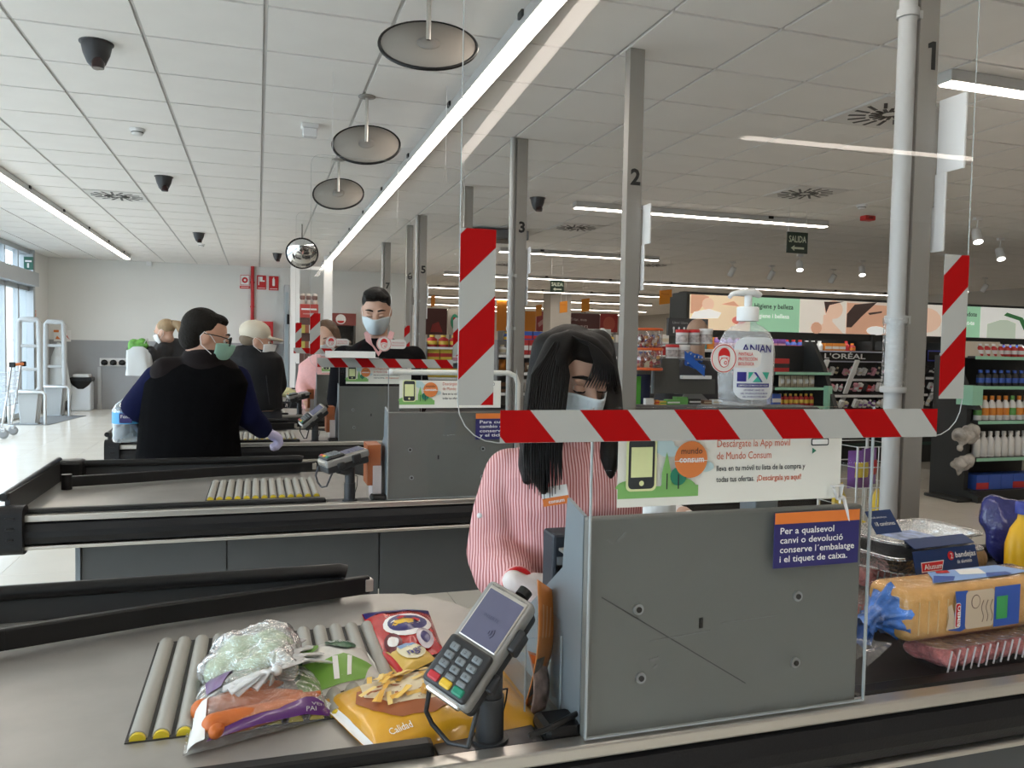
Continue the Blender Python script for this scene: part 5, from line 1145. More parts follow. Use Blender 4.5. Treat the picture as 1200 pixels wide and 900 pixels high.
# ---- card terminal on a post
TGREY = mat('terminal silver grey', (.30, .30, .29), .35, .3); TDARK = mat('terminal charcoal', (.022, .024, .027), .45); KEY = mat('terminal key', (.17, .19, .20), .4); SCR = mat('terminal screen', (.085, .085, .13), .15, emit=.35)
def terminal(label, k, L, Wd, C, post=True):
    """L: long axis (keypad to screen), Wd: width axis, C: centre of the face"""
    y = lane_y(k); L = Vector(L).normalized(); Wd = (Vector(Wd) - L * Vector(Wd).dot(L)).normalized(); N = Wd.cross(L)
    t = thing('card_terminal', label, 'card terminal', (.333, y + .04, ZS), 'card terminals on posts')
    R = Matrix((Wd, L, N)).transposed()
    def P(a, b, c=0): return C + Wd * a + L * b + N * c
    body = MB().box(P(0, 0, -.016), (.082, .178, .030), 0, R, .009, 3); bd = body.build('housing', TGREY, t)
    MB().box(P(0, -.002, -.038), (.079, .170, .032), 0, R, .008, 3).build('underside', TDARK, t)
    F = lambda x, yy, h=0: P(x, yy, .0 + h)
    MB().box(P(.001, .038, -.0005), (.066, .086, .004), 0, R, .0015).build('screen_bezel', SILVER, bd)
    sc = MB().box(P(.001, .036, .0008), (.061, .078, .003), 0, R).build('screen', SCR, bd)
    lettering('Verifone', F, -.030, .078, TDARK, bd, width=.022, h=.0012); lettering('vx 820', F, .016, .079, TDARK, bd, width=.012, h=.0012)
    G = mat('screen print', (.04, .045, .09), .4)
    lettering('INSERTE', F, -.014, .035, G, sc, width=.026, h=.0028)
    for r in (.004, .008, .012): MB().tube([P(.004 + r * math.cos(a * .3 - .6), .018 + r * math.sin(a * .3 - .6), .0028) for a in range(5)], .0006, 5).build('contactless_mark', G, sc)
    kp = MB().box(P(0, -.047, .003), (.076, .076, .012), 0, R, .006, 3).build('keypad_frame', TDARK, bd)
    for i in range(3):
        for j in range(3):
            MB().box(P(-.020 + i * .020, -.025 - j * .0135 , .0095), (.0155, .0105, .005), 0, R, .0025).build('key', KEY, kp)
            lettering(str(j * 3 + i + 1), F, -.020 + i * .020, -.0275 - j * .0135, TDARK, kp, height=.0045, center=True, h=.0126)
    for i, cm in enumerate((mat('red key', (.5, .03, .04), .4), mat('yellow key', (.7, .45, .03), .4), mat('green key', (.01, .22, .13), .4))):
        MB().box(P(-.022 + i * .022, -.074, .0095), (.019, .012, .006), 0, R, .003).build('key', cm, kp)
    for i, m_ in enumerate((-.020, .0, .020)): MB().box(P(m_, -.0635, .0095), (.0155, .0085, .005), 0, R, .0025).build('key', KEY, kp)
    MB().box(P(0, -.087, -.012), (.06, .012, .016), 0, R, .004).build('card_slot', SILVER, bd)
    MB().box(P(.046, .03, -.02), (.012, .035, .03), 0, R, .004).build('side_latch', TDARK, t)
    MB().box(P(.046, -.035, -.03), (.012, .028, .02), 0, R, .004).build('side_latch', TDARK, t)
    MB().cyl(P(.01, .092, -.02), P(.01, .104, -.022), .011).build('top_knob', BLACK, t)
    MB().tube([P(-.032, -.09, -.03), P(-.034, -.105, -.05) - V(0, 0, .012), P(-.03, -.10, -.06) - V(0, 0, .03), P(.0, -.098, -.06) - V(0, 0, .043), P(.034, -.094, -.06) - V(0, 0, .034), P(.036, -.07, -.05)], .0036, 8).build('handle_loop', TDARK, t)
    b = V(.333, y + .04, ZS); jt = P(.012, -.03, -.045)
    if post:
        MB().cyl((b.x, b.y, ZS + .006), (b.x, b.y, ZS + .075), .021, n=24).cyl((b.x, b.y, ZS + .073), (b.x, b.y, jt.z - .005), .0185, n=24).build('post', TDARK, t)
        MB().tube([(b.x, b.y, jt.z - .02), jt], [.018, .024], 16).build('tilt_joint', TDARK, t)
        MB().cyl((b.x, b.y, ZS + .005), (b.x, b.y, ZS + .012), .028, n=24).build('post_foot', TDARK, t)
        MB().tube([P(.035, -.05, -.04), (b.x + .03, b.y + .01, jt.z - .04), (b.x + .028, b.y + .01, ZS + .06), (b.x + .015, b.y + .005, ZS + .015)], .0014, 6).build('cable', BLACK, t)
    return t
def cv(x, y, z): return RX * x + RU * y - RZ * z
C1 = W(560, 751, Y=1.09)
terminal('card terminal with grey screen on the closest lane', 1, cv(.56, .72, -.42), cv(.84, -.30, .46), C1)
for k, px, py, l, w_, lab in ((2, 402, 531, cv(.78, .22, -.58), cv(.55, -.1, .8), 'card terminal on the empty second lane'), (3, 365, 485, cv(.70, .62, -.3), cv(.5, -.35, .8), 'card terminal beside the young cashier, tilted upright'), (4, 349, 461, cv(.8, .2, -.5), cv(.5, -.1, .8), 'card terminal on the fourth lane by the pink sleeve')):
    terminal(lab, k, l, w_, W(px, py, Y=lane_y(k) + .04))

# ---- leaflets in clear holders
LEAF = mat('orange leaflet', (.72, .25, .06), .45)
def holder(k, label, lab2):
    y = lane_y(k); x0 = .405
    t = thing('leaflet_holder', label, 'leaflet holder', (x0 + .03, y + .16, ZS), 'clear leaflet holders')
    A = MATS['acrylic edge']
    for (a, b_, c, d, z0, z1) in ((x0, x0 + .003, y + .09, y + .20, ZS, ZS + .135), (x0 + .058, x0 + .061, y + .09, y + .20, ZS, ZS + .16), (x0, x0 + .06, y + .09, y + .093, ZS, ZS + .135), (x0, x0 + .06, y + .197, y + .2, ZS, ZS + .16)):
        MB().bb(a, b_, c, d, z0, z1).build('wall', PLEX, t)
    for q in ((x0, y + .09), (x0 + .06, y + .09), (x0 + .06, y + .2)): MB().bb(q[0] - .0012, q[0] + .0012, q[1] - .0012, q[1] + .0012, ZS, ZS + .135).build('polished_edge', A, t)
    MB().bb(x0, x0 + .06, y + .09, y + .2, ZS, ZS + .003).build('floor_plate', PLEX, t)
    return t, x0, y
holder(1, 'clear leaflet holder against the closest divider side plate', '')
# bent orange leaflet standing in the holder
t = thing('leaflet', 'bent orange leaflet sticking out of the clear holder', 'leaflet', (.435, Y1 + .15, ZS), 'orange leaflets')
def lfl(u, v): return V(.433 + .042 * (u - .5) * (.75 + .5 * v) + .026 * v * v + .012 * math.sin(v * 3.0), Y1 + .125 + .035 * u - .02 * math.sin(v * 3), ZS + .004 + (.215 - .04 * u * v) * v)
b = MB().grid(lfl, 6, 16); o = b.build('sheet', LEAF, t); md = o.modifiers.new('thick', 'SOLIDIFY'); md.thickness = .0015
for i in range(3):
    b = MB(); b.grid(lambda u, v: lfl(.2 + .18 * i + .06 * u, .58 + .26 * v) + V(-.001, -.0022, 0), 1, 6); b.build('print', mat('pale orange print', (.8, .45, .25), .5), t)
b = MB(); b.grid(lambda u, v: lfl(.05 + .5 * u, .1 + .32 * v) + V(-.0012, -.0024, 0), 6, 6); b.build('photo_print', mat('photo print', (.22, .16, .13), .4, var=.9, vscale=60), t)
t = thing('leaflet', 'second curled leaflet low in the clear holder', 'leaflet', (.44, Y1 + .13, ZS), 'orange leaflets')
def lf2(u, v): return V(.418 + .034 * u + .008 * math.sin(v * 3), Y1 + .100 + .02 * u + .02 * v * v, ZS + .004 + .10 * v * (1 - .2 * u))
o = MB().grid(lf2, 6, 12).build('sheet', mat('photo print pale', (.45, .30, .25), .4, var=.6, vscale=50), t); md = o.modifiers.new('thick', 'SOLIDIFY'); md.thickness = .0015
MB().grid(lambda u, v: lf2(.05 + .9 * u, .82 + .14 * v) + V(0, -.002, 0), 4, 2).build('print', LEAF, t)
for k, lab in ((2, 'leaflet stack at the end of the second lane divider'), (3, 'leaflet stack at the end of the third lane divider'), (4, 'leaflet stack at the end of the fourth lane divider')):
    y = lane_y(k); t = thing('leaflet_stack', lab, 'leaflets', (.44, y + .1, ZS), 'leaflet stacks')
    MB().bb(.42, .452, y + .045, y + .16, ZS, ZS + .135).build('white_leaflets', mat('leaflet edge white', (.6, .52, .5), .6), t); MB().bb(.4, .45, y + .05, y + .17, ZS + .06, ZS + .215).build('orange_leaflets', mat('leaflet edge brown', (.36, .10, .03), .5), t); MB().bb(.395, .458, y + .04, y + .043, ZS, ZS + .17).build('holder_front', PLEX, t)
# cable by the holder
o = MB().tube([W(620, 862, Z=ZS + .03), W(640, 855, Z=ZS + .035), W(660, 845, Z=ZS + .045), W(676, 836, Y=Y1 + .03)], .0045, 8).build('power_cable'
, BLACK); tag(o, 'short black cable bending beside the closest divider', 'cable')
# receipt printer, item being scanned
p = W(656, 655, Y=1.40)
t = thing('receipt_printer', 'dark blue-grey receipt printer behind the divider side plate', 'printer', (p.x, 1.40, .80))
PRN = mat('printer slate', (.022, .028, .038), .5); MB().bb(p.x - .014, p.x + .12, 1.40, 1.46, .80, W(656, 626, Y=1.40).z, bev=.006).build('case', PRN, t); MB().bb(p.x - .006, p.x + .02, 1.397, 1.401, .93, .955).build('latch', GREYB, t); MB().bb(p.x - .006, p.x + .004, 1.396, 1.400, .925, .94).build('window', BLACK, t)
p = W(640, 735, Y=1.42)
o = blob('scanned_pack', [('e', p, (.03, .03, .03)), ('e', p + V(.005, .01, .04), (.026, .025, .03)), ('e', p + V(0, 0, -.035), (.03, .035, .025))], .006, mat('pink red plastic', (.62, .06, .09), .25, coat=.5, bump=.7, bscale=40), None, 2); tag(o, 'crumpled red plastic pack in the gloved hand of the cashier', 'food pack')
# gel bottle with blue cap behind the divider
p = W(772, 612, Y=1.2); t = thing('gel_bottle', 'small white bottle with a blue cap peeking over the divider', 'bottle', (p.x, 1.2, 1.005))
MB().lathe((p.x, 1.2, 1.006), [(.001, 0), (.026, 0), (.028, .01), (.028, .085), (.016, .1), (.012, .102)], 20).build('body', WHITE, t); MB().lathe((p.x, 1.2, 1.108), [(.012, 0), (.0125, .012), (.009, .016), (.008, .026), (.001, .027)], 16).build('cap', mat('cobalt cap', (.03, .02, .38), .4), t); MB().box((p.x + .02, 1.2, 1.128), (.03, .012, .008), 0, Euler((0, -.2, 0)), .002).build('nozzle', WHITE, t)
# crumpled white strip over the returns notice
t = None; pts = [W(977, 572, Y=1.052), W(981, 585, Y=1.050), W(988, 582, Y=1.048), W(992, 596, Y=1.050), W(995, 610, Y=1.052)]
o = MB().tube(pts, [.006, .005, .007, .005, .002], 8, flat=.3).tube([W(975, 570, Y=1.054), W(986, 568, Y=1.052), W(984, 590, Y=1.052)], [.005, .007, .003], 8, flat=.3).build('torn_tape', mat('torn tape white', (.7, .7, .68), .5)); tag(o, 'torn white tape strip dangling over the returns notice', 'tape strip')
# register monitor behind the notice
t = thing('till_monitor', 'dark till monitor on a grey stand behind the large app notice', 'monitor', (.89, Y1 + .19, 1.005))
MB().bb(.775, 1.0, Y1 + .155, Y1 + .225, 1.10, 1.252, bev=.006).build('case', TDARK, t); MB().bb(.79, .985, Y1 + .225, Y1 + .228, 1.11, 1.24).build('screen', mat('till screen', (.02, .03, .04), .15), t); MB().bb(.86, .91, Y1 + .15, Y1 + .2, 1.005, 1.10, bev=.004).build('stand', GREYB, t); MB().bb(.82, .95, Y1 + .11, Y1 + .2, 1.005, 1.02, bev=.004).build('base', GREYB, t)
# ---- hand gel bottle
c = V(W(873, 470, Y=1.27).x, 1.27, 1.253)
t = thing('hand_gel', 'clear pump bottle of hand gel with white pump behind the screen', 'bottle', c)
bw = W(905, 440, Y=1.27).x - W(842, 440, Y=1.27).x; r = bw / 2
pr = [(.86, 0), (.93, .006), (.98, .05), (1.0, .105), (.94, .128), (.8, .145), (.55, .157), (.32, .163), (.29, .172)]
kz = 1.0
GEL = clear_mat('clear gel', (.96, .97, .98), .08, .06, .22, (.95, .96, .97), bump=.6, bscale=60)
MB().lathe(c, [(r * a, z * .92) for a, z in pr], 32, sy=.55).build('bottle_body', GEL, t)
MB().lathe(c + V(0, 0, .155), [(.020, 0), (.020, .024), (.018, .026), (.001, .027)], 24).build('collar', WHITE, t); MB().cyl(c + V(0, 0, .18), c + V(0, 0, .203), .007, n=14).build('pump_stem', WHITE, t)
MB().tube([c + V(.024, 0, .203), c + V(.010, 0, .208), c + V(-.015, 0, .207), c + V(-.034, 0, .203), c + V(-.04, 0, .197)], [.008, .011, .009, .006, .005], 12, flat=.7).build('pump_nozzle', WHITE, t)
def LF(x, z, h=0):
    a = x / r; a = max(-1, min(1, a)); return c + V(x, -(r * .55) * math.sqrt(max(0, 1 - a * a)) * .985 - .0012 - h, z)
lb = MB(); put_poly(lb, LF, dense(rrect(-r * .72, .012, r * .72, .125, .02), 3), rings=4, h=.0004); lab = lb.build('label', mat('bottle label', (.74, .76, .78), .4), t)
IND = mat('indigo print', (.03, .025, .22), .4)
for txt, x, z, w_, h_, m_ in (('ANIAN', -.030, .098, .062, .014, IND), ('LIMPIEZA DE MANOS SIN AGUA', -.034, .0365, .06, .003, WHITEP), ('HYGIENIC HAND GEL', -.024, .028, .042, .003, IND), ('GEL HYGIÉNIQUE POUR MAINS', -.03, .022, .056, .003, IND), ('GEL HIGIÉNICO PARA MÃOS', -.026, .016, .05, .003, IND)):
    if 'LIMP' in txt: b = MB(); put_poly(b, LF, dense(rect(-.036, .0345, .03, .0415), 4), rings=3, h=.001); b.build('print', IND, lab)
    b = MB(); put_text(b, LF, txt, x, z, width=w_, height=h_, h=.0018, bold=.01); b.build('lettering', m_, lab)
TEA = mat('teal print', (.05, .45, .32), .4)
for poly, m_ in ((rect(-.036, .045, -.02, .062), IND), ([(-.016, .062), (-.016, .048), (-.006, .062)], TEA), ([(-.008, .044), (.012, .044), (.002, .054)], TEA), ([(.012, .062), (.03, .062), (.024, .048)], TEA), ([(-.006, .062), (-.001, .062), (.014, .044), (.010, .044)], IND)):
    b = MB(); put_poly(b, LF, dense(poly, 3), rings=2, h=.0012); b.build('print', m_, lab)
# ---- stickers on the screens: masked face in a ring with a name plate
def sticker(Y, px, py, s, label, big):
    c = W(px, py, Y=Y); t = thing('screen_sticker', label, 'sticker', c, 'face screen stickers')
    F = frame(c, (1, 0, 0), (0, 0, 1), .0); pl = mat('sticker white', (.66, .65, .62), .45)
    MB().prism([(x * s, y * s) for x, y in rrect(.5, -.62, 3.0, .62, .5)], c, (1, 0, 0), (0, 0, 1), .0008).build('name_plate', pl, t)
    MB().prism([(x * s, y * s) for x, y in ell(0, 0, 1, 1, 36)], c - V(0, .0006, 0), (1, 0, 0), (0, 0, 1), .001).build('disc', pl, t)
    MB().tube([c + V(.93 * s * math.cos(a * .1745), -.0008, .93 * s * math.sin(a * .1745)) for a in range(36)], .03 * s, 6, closed=True).build('ring', RED, t)
    G = lambda x, y, h=0: c + V(x * s, -.0008 - h, y * s)
    b = MB()
    for poly, mi in ((ell(0, .05, .46, .58, 20), 0), (ell(0, .02, .40, .50, 20), 1), ([(-.46, .12)] + ell(0, .2, .46, .52, 14, 0, 180)[::-1] + [(.46, .12), (0, .22)], 0), (ell(0, -.28, .36, .34, 16), 0), (ell(0, -.28, .31, .29, 16), 1), (ell(.1, -.3, .13, .13, 12), 0), (ell(.1, -.3, .07, .07, 10), 1), (rect(-.26, -.0, -.1, .05), 0), (rect(.1, -.0, .26, .05), 0)):
        put_poly(b, G, poly, mi, h=.0003 + .0002 * len(b.f))
    b.build('face_drawing', [RED, pl], t)
    if big:
        for i, txt in enumerate(('PANTALLA', 'PROTECCIÓN', 'BIOLÓGICA')): bb_ = MB(); put_text(bb_, G, txt, 1.12, .22 - .34 * i, width=(1.15, 1.5, 1.25)[i], height=.22, h=.001, bold=.015); bb_.build('lettering', RED, t)
    else:
        for i in range(2): bb_ = MB(); put_text(bb_, G, ('PROTECCIÓN', 'BIOLÓGICA')[i], 1.1, .08 - .34 * i, width=1.6, height=.2, h=.001); bb_.build('lettering', RED, t)
sticker(.987, 848, 420, .0208, 'round masked-face sticker with red words on the closest screen', True)
sticker(Y3 - .003, 450, 403, .045, 'small masked-face sticker on the screen of the young cashier', False)
sticker(Y4 - .003, 388, 401, .05, 'tiny masked-face sticker on the screen of the brown-haired cashier', False)

# ================================================================ goods on the belt at the right
ZB = .753
def bel(px, py, z=ZB): return W(px, py, Z=z)
MEAT = mat('minced pork pink', (.60, .20, .19), .4, var=.45, vscale=60, bump=1.0, bscale=90)
CLR = clear_mat('clear tray', (.97, .97, .97), .05, .08, .03)
def meat_tray(c, lx, ly, h, yaw, label, n=9):
    t = thing('meat_tray', label, 'meat tray', c, 'clear meat trays'); R = Matrix.Rotation(yaw, 3, 'Z')
    def Q(x, y, z): return c + R @ V(x, y, z)
    poly = rrect(-lx, -ly, lx, ly, .03)
    b = MB(); N = len(poly)
    vs = [Q(x * .86, y * .84, .003) for x, y in poly] + [Q(x, y, h) for x, y in poly] + [Q(x * 1.05, y * 1.08, h) for x, y in poly]
    b.add(vs, [tuple(range(N))[::-1]] + [(i, (i + 1) % N, N + (i + 1) % N, N + i) for i in range(N)] + [(N + i, N + (i + 1) % N, 2 * N + (i + 1) % N, 2 * N + i) for i in range(N)], 0, False); b.build('tray', CLR, t)
    MB().prism(poly, Q(0, 0, h + .002), R @ V(1, 0, 0), R @ V(0, 1, 0), .001).build('lid_film', FILM, t)
    rb = [tuple(R @ V(0, 0, 0))]
    for i in range(n):
        x = -lx * .9 + 1.8 * lx * (i + .5) / n; MB().tube([Q(x, -ly * .86, .006), Q(x, -ly * 1.0, h - .002)], .0016, 6).build('tray_rib', mat('tray rib', (.7, .66, .66), .3), t)
    E = []; rr = random.Random(n)
    for i in range(7): E.append(('c', [(Q(-lx * .72 + lx * 1.44 * i / 6, -ly * .6, h * .45), h * .34), (Q(-lx * .72 + lx * 1.44 * i / 6 + rr.uniform(-.01, .01), ly * .6, h * .48), h * .34)]))
    m_ = blob('minced_meat', E, .005, MEAT, None, 2); 
    for v in m_.data.vertices: v.co += v.normal * .004 * noise.noise(v.co * 70)
    tag(m_, 'pink meat inside the ' + label, 'meat'); return t
meat_tray(V(1.36, 1.206, ZB + .001), .165, .058, .052, math.radians(6), 'clear tray of pink mince under the bread loaf', 14)
meat_tray(bel(1045, 745) + V(.02, .10, .001), .09, .055, .055, math.radians(4), 'clear tray of meat right beside the grey divider', 9)
meat_tray(bel(1060, 735) + V(.05, .12, .058), .1, .06, .055, math.radians(4), 'upper clear meat tray beneath the foil trays', 9)
# sliced loaf in its bag
CRUST = mat('loaf crust', (.66, .36, .11), .6, var=.22, vscale=22, bump=.25, bscale=70)
c0 = W(1062, 757, Z=.81); yaw = math.radians(3); R = Matrix.Rotation(yaw, 3, 'Z'); LL, LD, LH = .40, .105, .10
def Q(x, y, z): return c0 + R @ V(x, y, z)
b = MB().box(Q(LL / 2, LD / 2, LH / 2), (LL, LD, LH), 0, R, .022, 4)
lo = b.build('sliced_loaf', CRUST); tag(lo, 'golden sliced sandwich loaf in its blue bag', 'bread')
for i in range(4):
    x = .028 + .024 * i; MB().box(Q(x, -.0005, LH * .48), (.0018, .003, LH * .62), 0, R).build('slice_line', mat('slice line', (.72, .5, .24), .7), lo)
t = thing('bread_bag', 'blue and clear printed bag around the sandwich loaf', 'food bag', c0)
FL2 = clear_mat('bread film', (.98, .98, .97), .045, .06, .015, bump=.5, bscale=25)
MB().box(Q(LL / 2, LD / 2, LH / 2), (LL + .008, LD + .008, LH + .006), 0, R, .024, 4).build('bag_film', FL2, t)
BLU = mat('bread bag blue', (.02, .09, .42), .35, coat=.3); BLL = mat('bread bag light blue', (.25, .42, .75), .35); BEI = mat('bread bag beige', (.62, .50, .36), .4)
FF = frame(Q(0, -.0045, 0), R @ V(1, 0, 0), (0, 0, 1), .0004); FT = frame(Q(0, 0, LH + .0035), R @ V(1, 0, 0), R @ V(0, 1, 0), .0004)
picture('front_print', FF, [([(.098, .02), (.13, .015), (.145, .02), (.145, .093), (.112, .094), (.118, .06), (.108, .045)], BLU), ([(.092, .022), (.118, .022), (.112, .05), (.104, .07), (.094, .066), (.098, .045)], BEI), (rrect(.140, .018, .215, .092, .008), BEI), (rect(.215, .015, .285, .094), BLU), (ell(.165, .07, .012, .014, 16), mat('kraft ink', (.2, .13, .1), .5)), (ell(.165, .07, .010, .012, 16), BEI), (rect(.22, .03, .25, .075), mat('bag green', (.05, .35, .1), .4)), (rrect(.111, .024, .125, .072, .005), WHITEP), (rrect(.1122, .0255, .1238, .0705, .004), RED)], t)
lt_ = MB(); put_text(lt_, lambda x, y, h=0: FF(.1215 - y, .028 + x, .006 + h), 'BIMBO', 0, 0, width=.04, height=.008, bold=.02); lt_.build('lettering', WHITEP, t)
for i in range(3): MB().tube([FF(.18 + .012 * i + .003 * math.sin(j), .03 + .006 * j, .005) for j in range(8)], .0007, 5).build('script_line', MATS['kraft ink'], t)
picture('top_print', FT, [([(.085, .022), (.30, .022), (.36, .03), (.33, .084), (.14, .084), (.115, .05)], BLL), ([(.09, .025), (.14, .023), (.17, .045), (.13, .06)], BLU), ([(.19, .05), (.25, .04), (.27, .075), (.21, .08)], WHITEP), ([(.15, .07), (.18, .065), (.19, .08), (.16, .083)], RED), ([(.23, .024), (.3, .023), (.3, .038), (.25, .042)], BLU)], t)
b = MB(); tail = Q(-.012, LD * .45, LH * .42)
def fan(u, v):
    a = 2 * math.pi * u; w = .42 + .58 * abs(1 - 2 * min(v, .62) / 1.0) if v < .62 else .28 + .9 * (v - .62)
    rr = (.5 + .06 * math.sin(9 * a)) * w
    return Q(.012 - .075 * v, LD / 2 + LD * rr * math.cos(a), LH * (.5 - .35 * v * v) + LH * rr * math.sin(a) * (1 - .2 * v))
b.grid(fan, 36, 12); b.build('gathered_end', mat('bag end blue', (.05, .16, .5), .3, var=.9, vscale=28, coat=.3, bump=.6, bscale=40), t)
b = MB(); b.grid(lambda u, v: Q(-.052 - .06 * v + .01 * math.sin(6 * u), -.01 + LD * .9 * (u - .1) * (.4 + .6 * v), LH * .12 + .02 * math.sin(8 * u) * v - .03 * v), 16, 8); b.build('tail_film', FILM, t)
# foil trays in a navy sleeve
FOIL = mat('aluminium foil', (.78, .78, .78), .22, 1.0, bump=.5, bscale=90); SLV = mat('navy card sleeve', (.012, .035, .12), .35)
def foil_tray(c, lx, ly, h, yaw, label):
    t = thing('foil_tray', label, 'foil tray', c, 'foil trays'); R = Matrix.Rotation(yaw, 3, 'Z'); poly = rrect(-lx, -ly, lx, ly, .03, 6); N = len(poly)
    def Q(x, y, z): return c + R @ V(x, y, z)
    b = MB(); vs = []
    prof = [(.80, .0), (.80, .002), (.96, h), (1.06, h + .002), (1.07, h - .004)]
    b.add([Q(x * .8, y * .8, .001) for x, y in poly], [tuple(range(N))])
    M_ = 96
    ring = []
    for i in range(M_):
        f_ = i / M_ * N; j = int(f_) % N; k = f_ - int(f_); p = (poly[j][0] * (1 - k) + poly[(j + 1) % N][0] * k, poly[j][1] * (1 - k) + poly[(j + 1) % N][1] * k); ring.append(p)
    vs = []
    for pi, (s_, z) in enumerate(prof):
        for i, (x, y) in enumerate(ring):
            q = s_ + (.010 if i % 2 else -.010) * (1 if 0 < pi < 3 else .5); vs.append(Q(x * q, y * q, z))
    b.add(vs, [(a * M_ + i, a * M_ + (i + 1) % M_, (a + 1) * M_ + (i + 1) % M_, (a + 1) * M_ + i) for a in range(len(prof) - 1) for i in range(M_)], 0, False)
    b.build('dish', FOIL, t); MB().tube([Q(x * 1.065, y * 1.07, h) for x, y in poly], .0025, 6, closed=True).build('rolled_rim', FOIL, t); return t
p = W(1085, 655, Z=.915); fy = p.y + .06
f0 = V(p.x + .025, fy + .01, .885); ya = math.radians(6)
foil_tray(f0, .135, .08, .042, ya, 'lower foil tray inside the navy card sleeve'); foil_tray(f0 + V(.01, .012, .03), .135, .08, .042, ya, 'upper foil tray with crimped silver rim above the bread')
t = thing('card_sleeve', 'navy card sleeve around the two foil trays', 'packaging', f0); R = Matrix.Rotation(ya, 3, 'Z')
def Q2(x, y, z): return f0 + R @ V(x, y, z)
MB().box(Q2(-.015, -.102, .035), (.19, .0015, .05), 0, R @ Matrix.Rotation(math.radians(-14), 3, 'X')).build('front_flap', SLV, t)
MB().box(Q2(-.02, -.088, .072), (.18, .03, .0015), 0, R @ Matrix.Rotation(math.radians(24), 3, 'X')).build('fold', SLV, t)
MB().box(Q2(-.085, .0, .10), (.075, .002, .055), 0, R @ Matrix.Rotation(math.radians(-38), 3, 'X')).build('raised_flap', SLV, t)
MB().box(Q2(-.06, -.04, .078), (.1, .06, .0015), 0, R).build('top_panel', mat('sleeve photo', (.35, .42, .62), .4, var=.6, vscale=40), t)
Rx = R @ Matrix.Rotation(math.radians(-14), 3, 'X'); oF = Q2(-.015, -.102, .035) + Rx @ V(-.085, -.0009, -.025); G = frame(oF, Rx @ V(1, 0, 0), Rx @ V(0, 0, 1), .0004)
picture('brand_mark', G, [([(.006, .006), (.066, .006), (.076, .026), (.008, .026)], WHITEP), ([(.0075, .0075), (.065, .0075), (.0735, .0245), (.0095, .0245)], RED), (ell(.098, .033, .0095, .0095, 16), RED)], t)
lettering('Alusum', G, .012, .011, WHITEP, t, width=.054, height=.0105, h=.003, bold=.01); lettering('2', G, .0945, .0275, WHITEP, t, height=.011, h=.003); lettering('bandejas', G, .111, .028, WHITEP, t, width=.062, height=.0115, h=.002, bold=.01); lettering('de aluminio', G, .113, .0155, WHITEP, t, width=.045, height=.008, h=.002)
Rx = R @ Matrix.Rotation(math.radians(-38), 3, 'X'); oF = Q2(-.085, .0, .10) + Rx @ V(-.0375, -.0011, -.0275); G = frame(oF, Rx @ V(1, 0, 0), Rx @ V(0, 0, 1), .0004)
lettering('molde adecuado para', G, .006, .036, WHITEP, t, width=.045, height=.0045, h=.001); lettering('18 canelones', G, .008, .018, WHITEP, t, width=.058, height=.0095, h=.001)
# yellow bottle and navy bag at the frame edge
p = V(1.915, 1.56, ZB)
t = thing('yellow_bottle', 'yellow plastic bottle standing behind the bread at the frame edge', 'bottle', p); YB_ = mat('bottle yellow', (.78, .45, .01), .35)
MB().lathe(p, [(.001, 0), (.05, 0), (.052, .02), (.052, .11), (.04, .15), (.022, .175), (.02, .19)], 24, sy=.7).build('body', YB_, t); MB().lathe(p + V(0, 0, .19), [(.024, 0), (.024, .03), (.001, .032)], 18).build('cap', mat('blue cap', (.03, .05, .3), .4), t)
p2 = V(2.0, 1.70, ZB)
o = blob('snack_bag', [('e', p2 + V(.04, 0, .1), (.09, .05, .1)), ('e', p2 + V(.0, .02, .15), (.05, .04, .06))], .012, mat('navy foil bag', (.025, .03, .16), .25, coat=.4, bump=1.0, bscale=25), None, 2)
for v in o.data.vertices: v.co += v.normal * .01 * noise.noise(v.co * 22)
tag(o, 'crumpled navy foil bag behind the yellow bottle', 'food bag')
p3 = V(1.77, 1.66, ZB); o = blob('wrapped_pack', [('e', p3 + V(0, 0, .06), (.08, .05, .055)), ('e', p3 + V(.07, .01, .05), (.06, .05, .045))], .01, mat('brown wrapped pack', (.30, .20, .11), .35, var=.5, vscale=20, bump=.8, bscale=30), None, 2); tag(o, 'brown wrapped pack in clear film beyond the foil trays', 'food pack')
# ---- lanes 2 to 4
p = W(150, 517, Z=.835); t = thing('water_jug', 'large clear water jug with blue label beside the gilet customer', 'water jug', p)
WTR = clear_mat('water jug plastic', (.86, .93, .97), .12, .08, .12, (.75, .85, .92)); jr = (W(169, 500, Y=p.y).x - W(132, 500, Y=p.y).x) / 2; hh = W(150, 466, Y=p.y).z - p.z
MB().lathe(p, [(.001, 0), (jr * .92, .0), (jr, .02), (jr * .95, .035), (jr, .05), (jr * .95, .065), (jr, .085), (jr, hh * .72), (jr * .8, hh * .84), (jr * .35, hh * .96), (jr * .25, hh), (.001, hh)], 28).build('jug_body', WTR, t)
lb_ = MB().lathe(p, [(jr * 1.005, .095), (jr * 1.01, .1), (jr * 1.01, hh * .66), (jr * 1.005, hh * .68)], 28); lb = lb_.build('label', mat('water label blue', (.06, .32, .62), .4), t)
MB().box(p + V(0, -jr * 1.01, .095 + (hh * .67 - .095) * .55), (.06, .01, .05), bev=.004).build('label_badge', NAVY, lb); put = MB(); put_text(put, frame(p + V(-.022, -jr * 1.01 - .006, .095 + (hh * .67 - .095) * .55), (1, 0, 0), (0, 0, 1)), 'Font', 0, 0, width=.044); put.build('lettering', WHITEP, lb)
MB().tube([p + V(jr * .3, 0, hh * .95), p + V(jr * .75, 0, hh * 1.02), p + V(jr * .95, 0, hh * .82)], .012, 8).build('handle', mat('jug handle', (.6, .75, .85), .3), t)
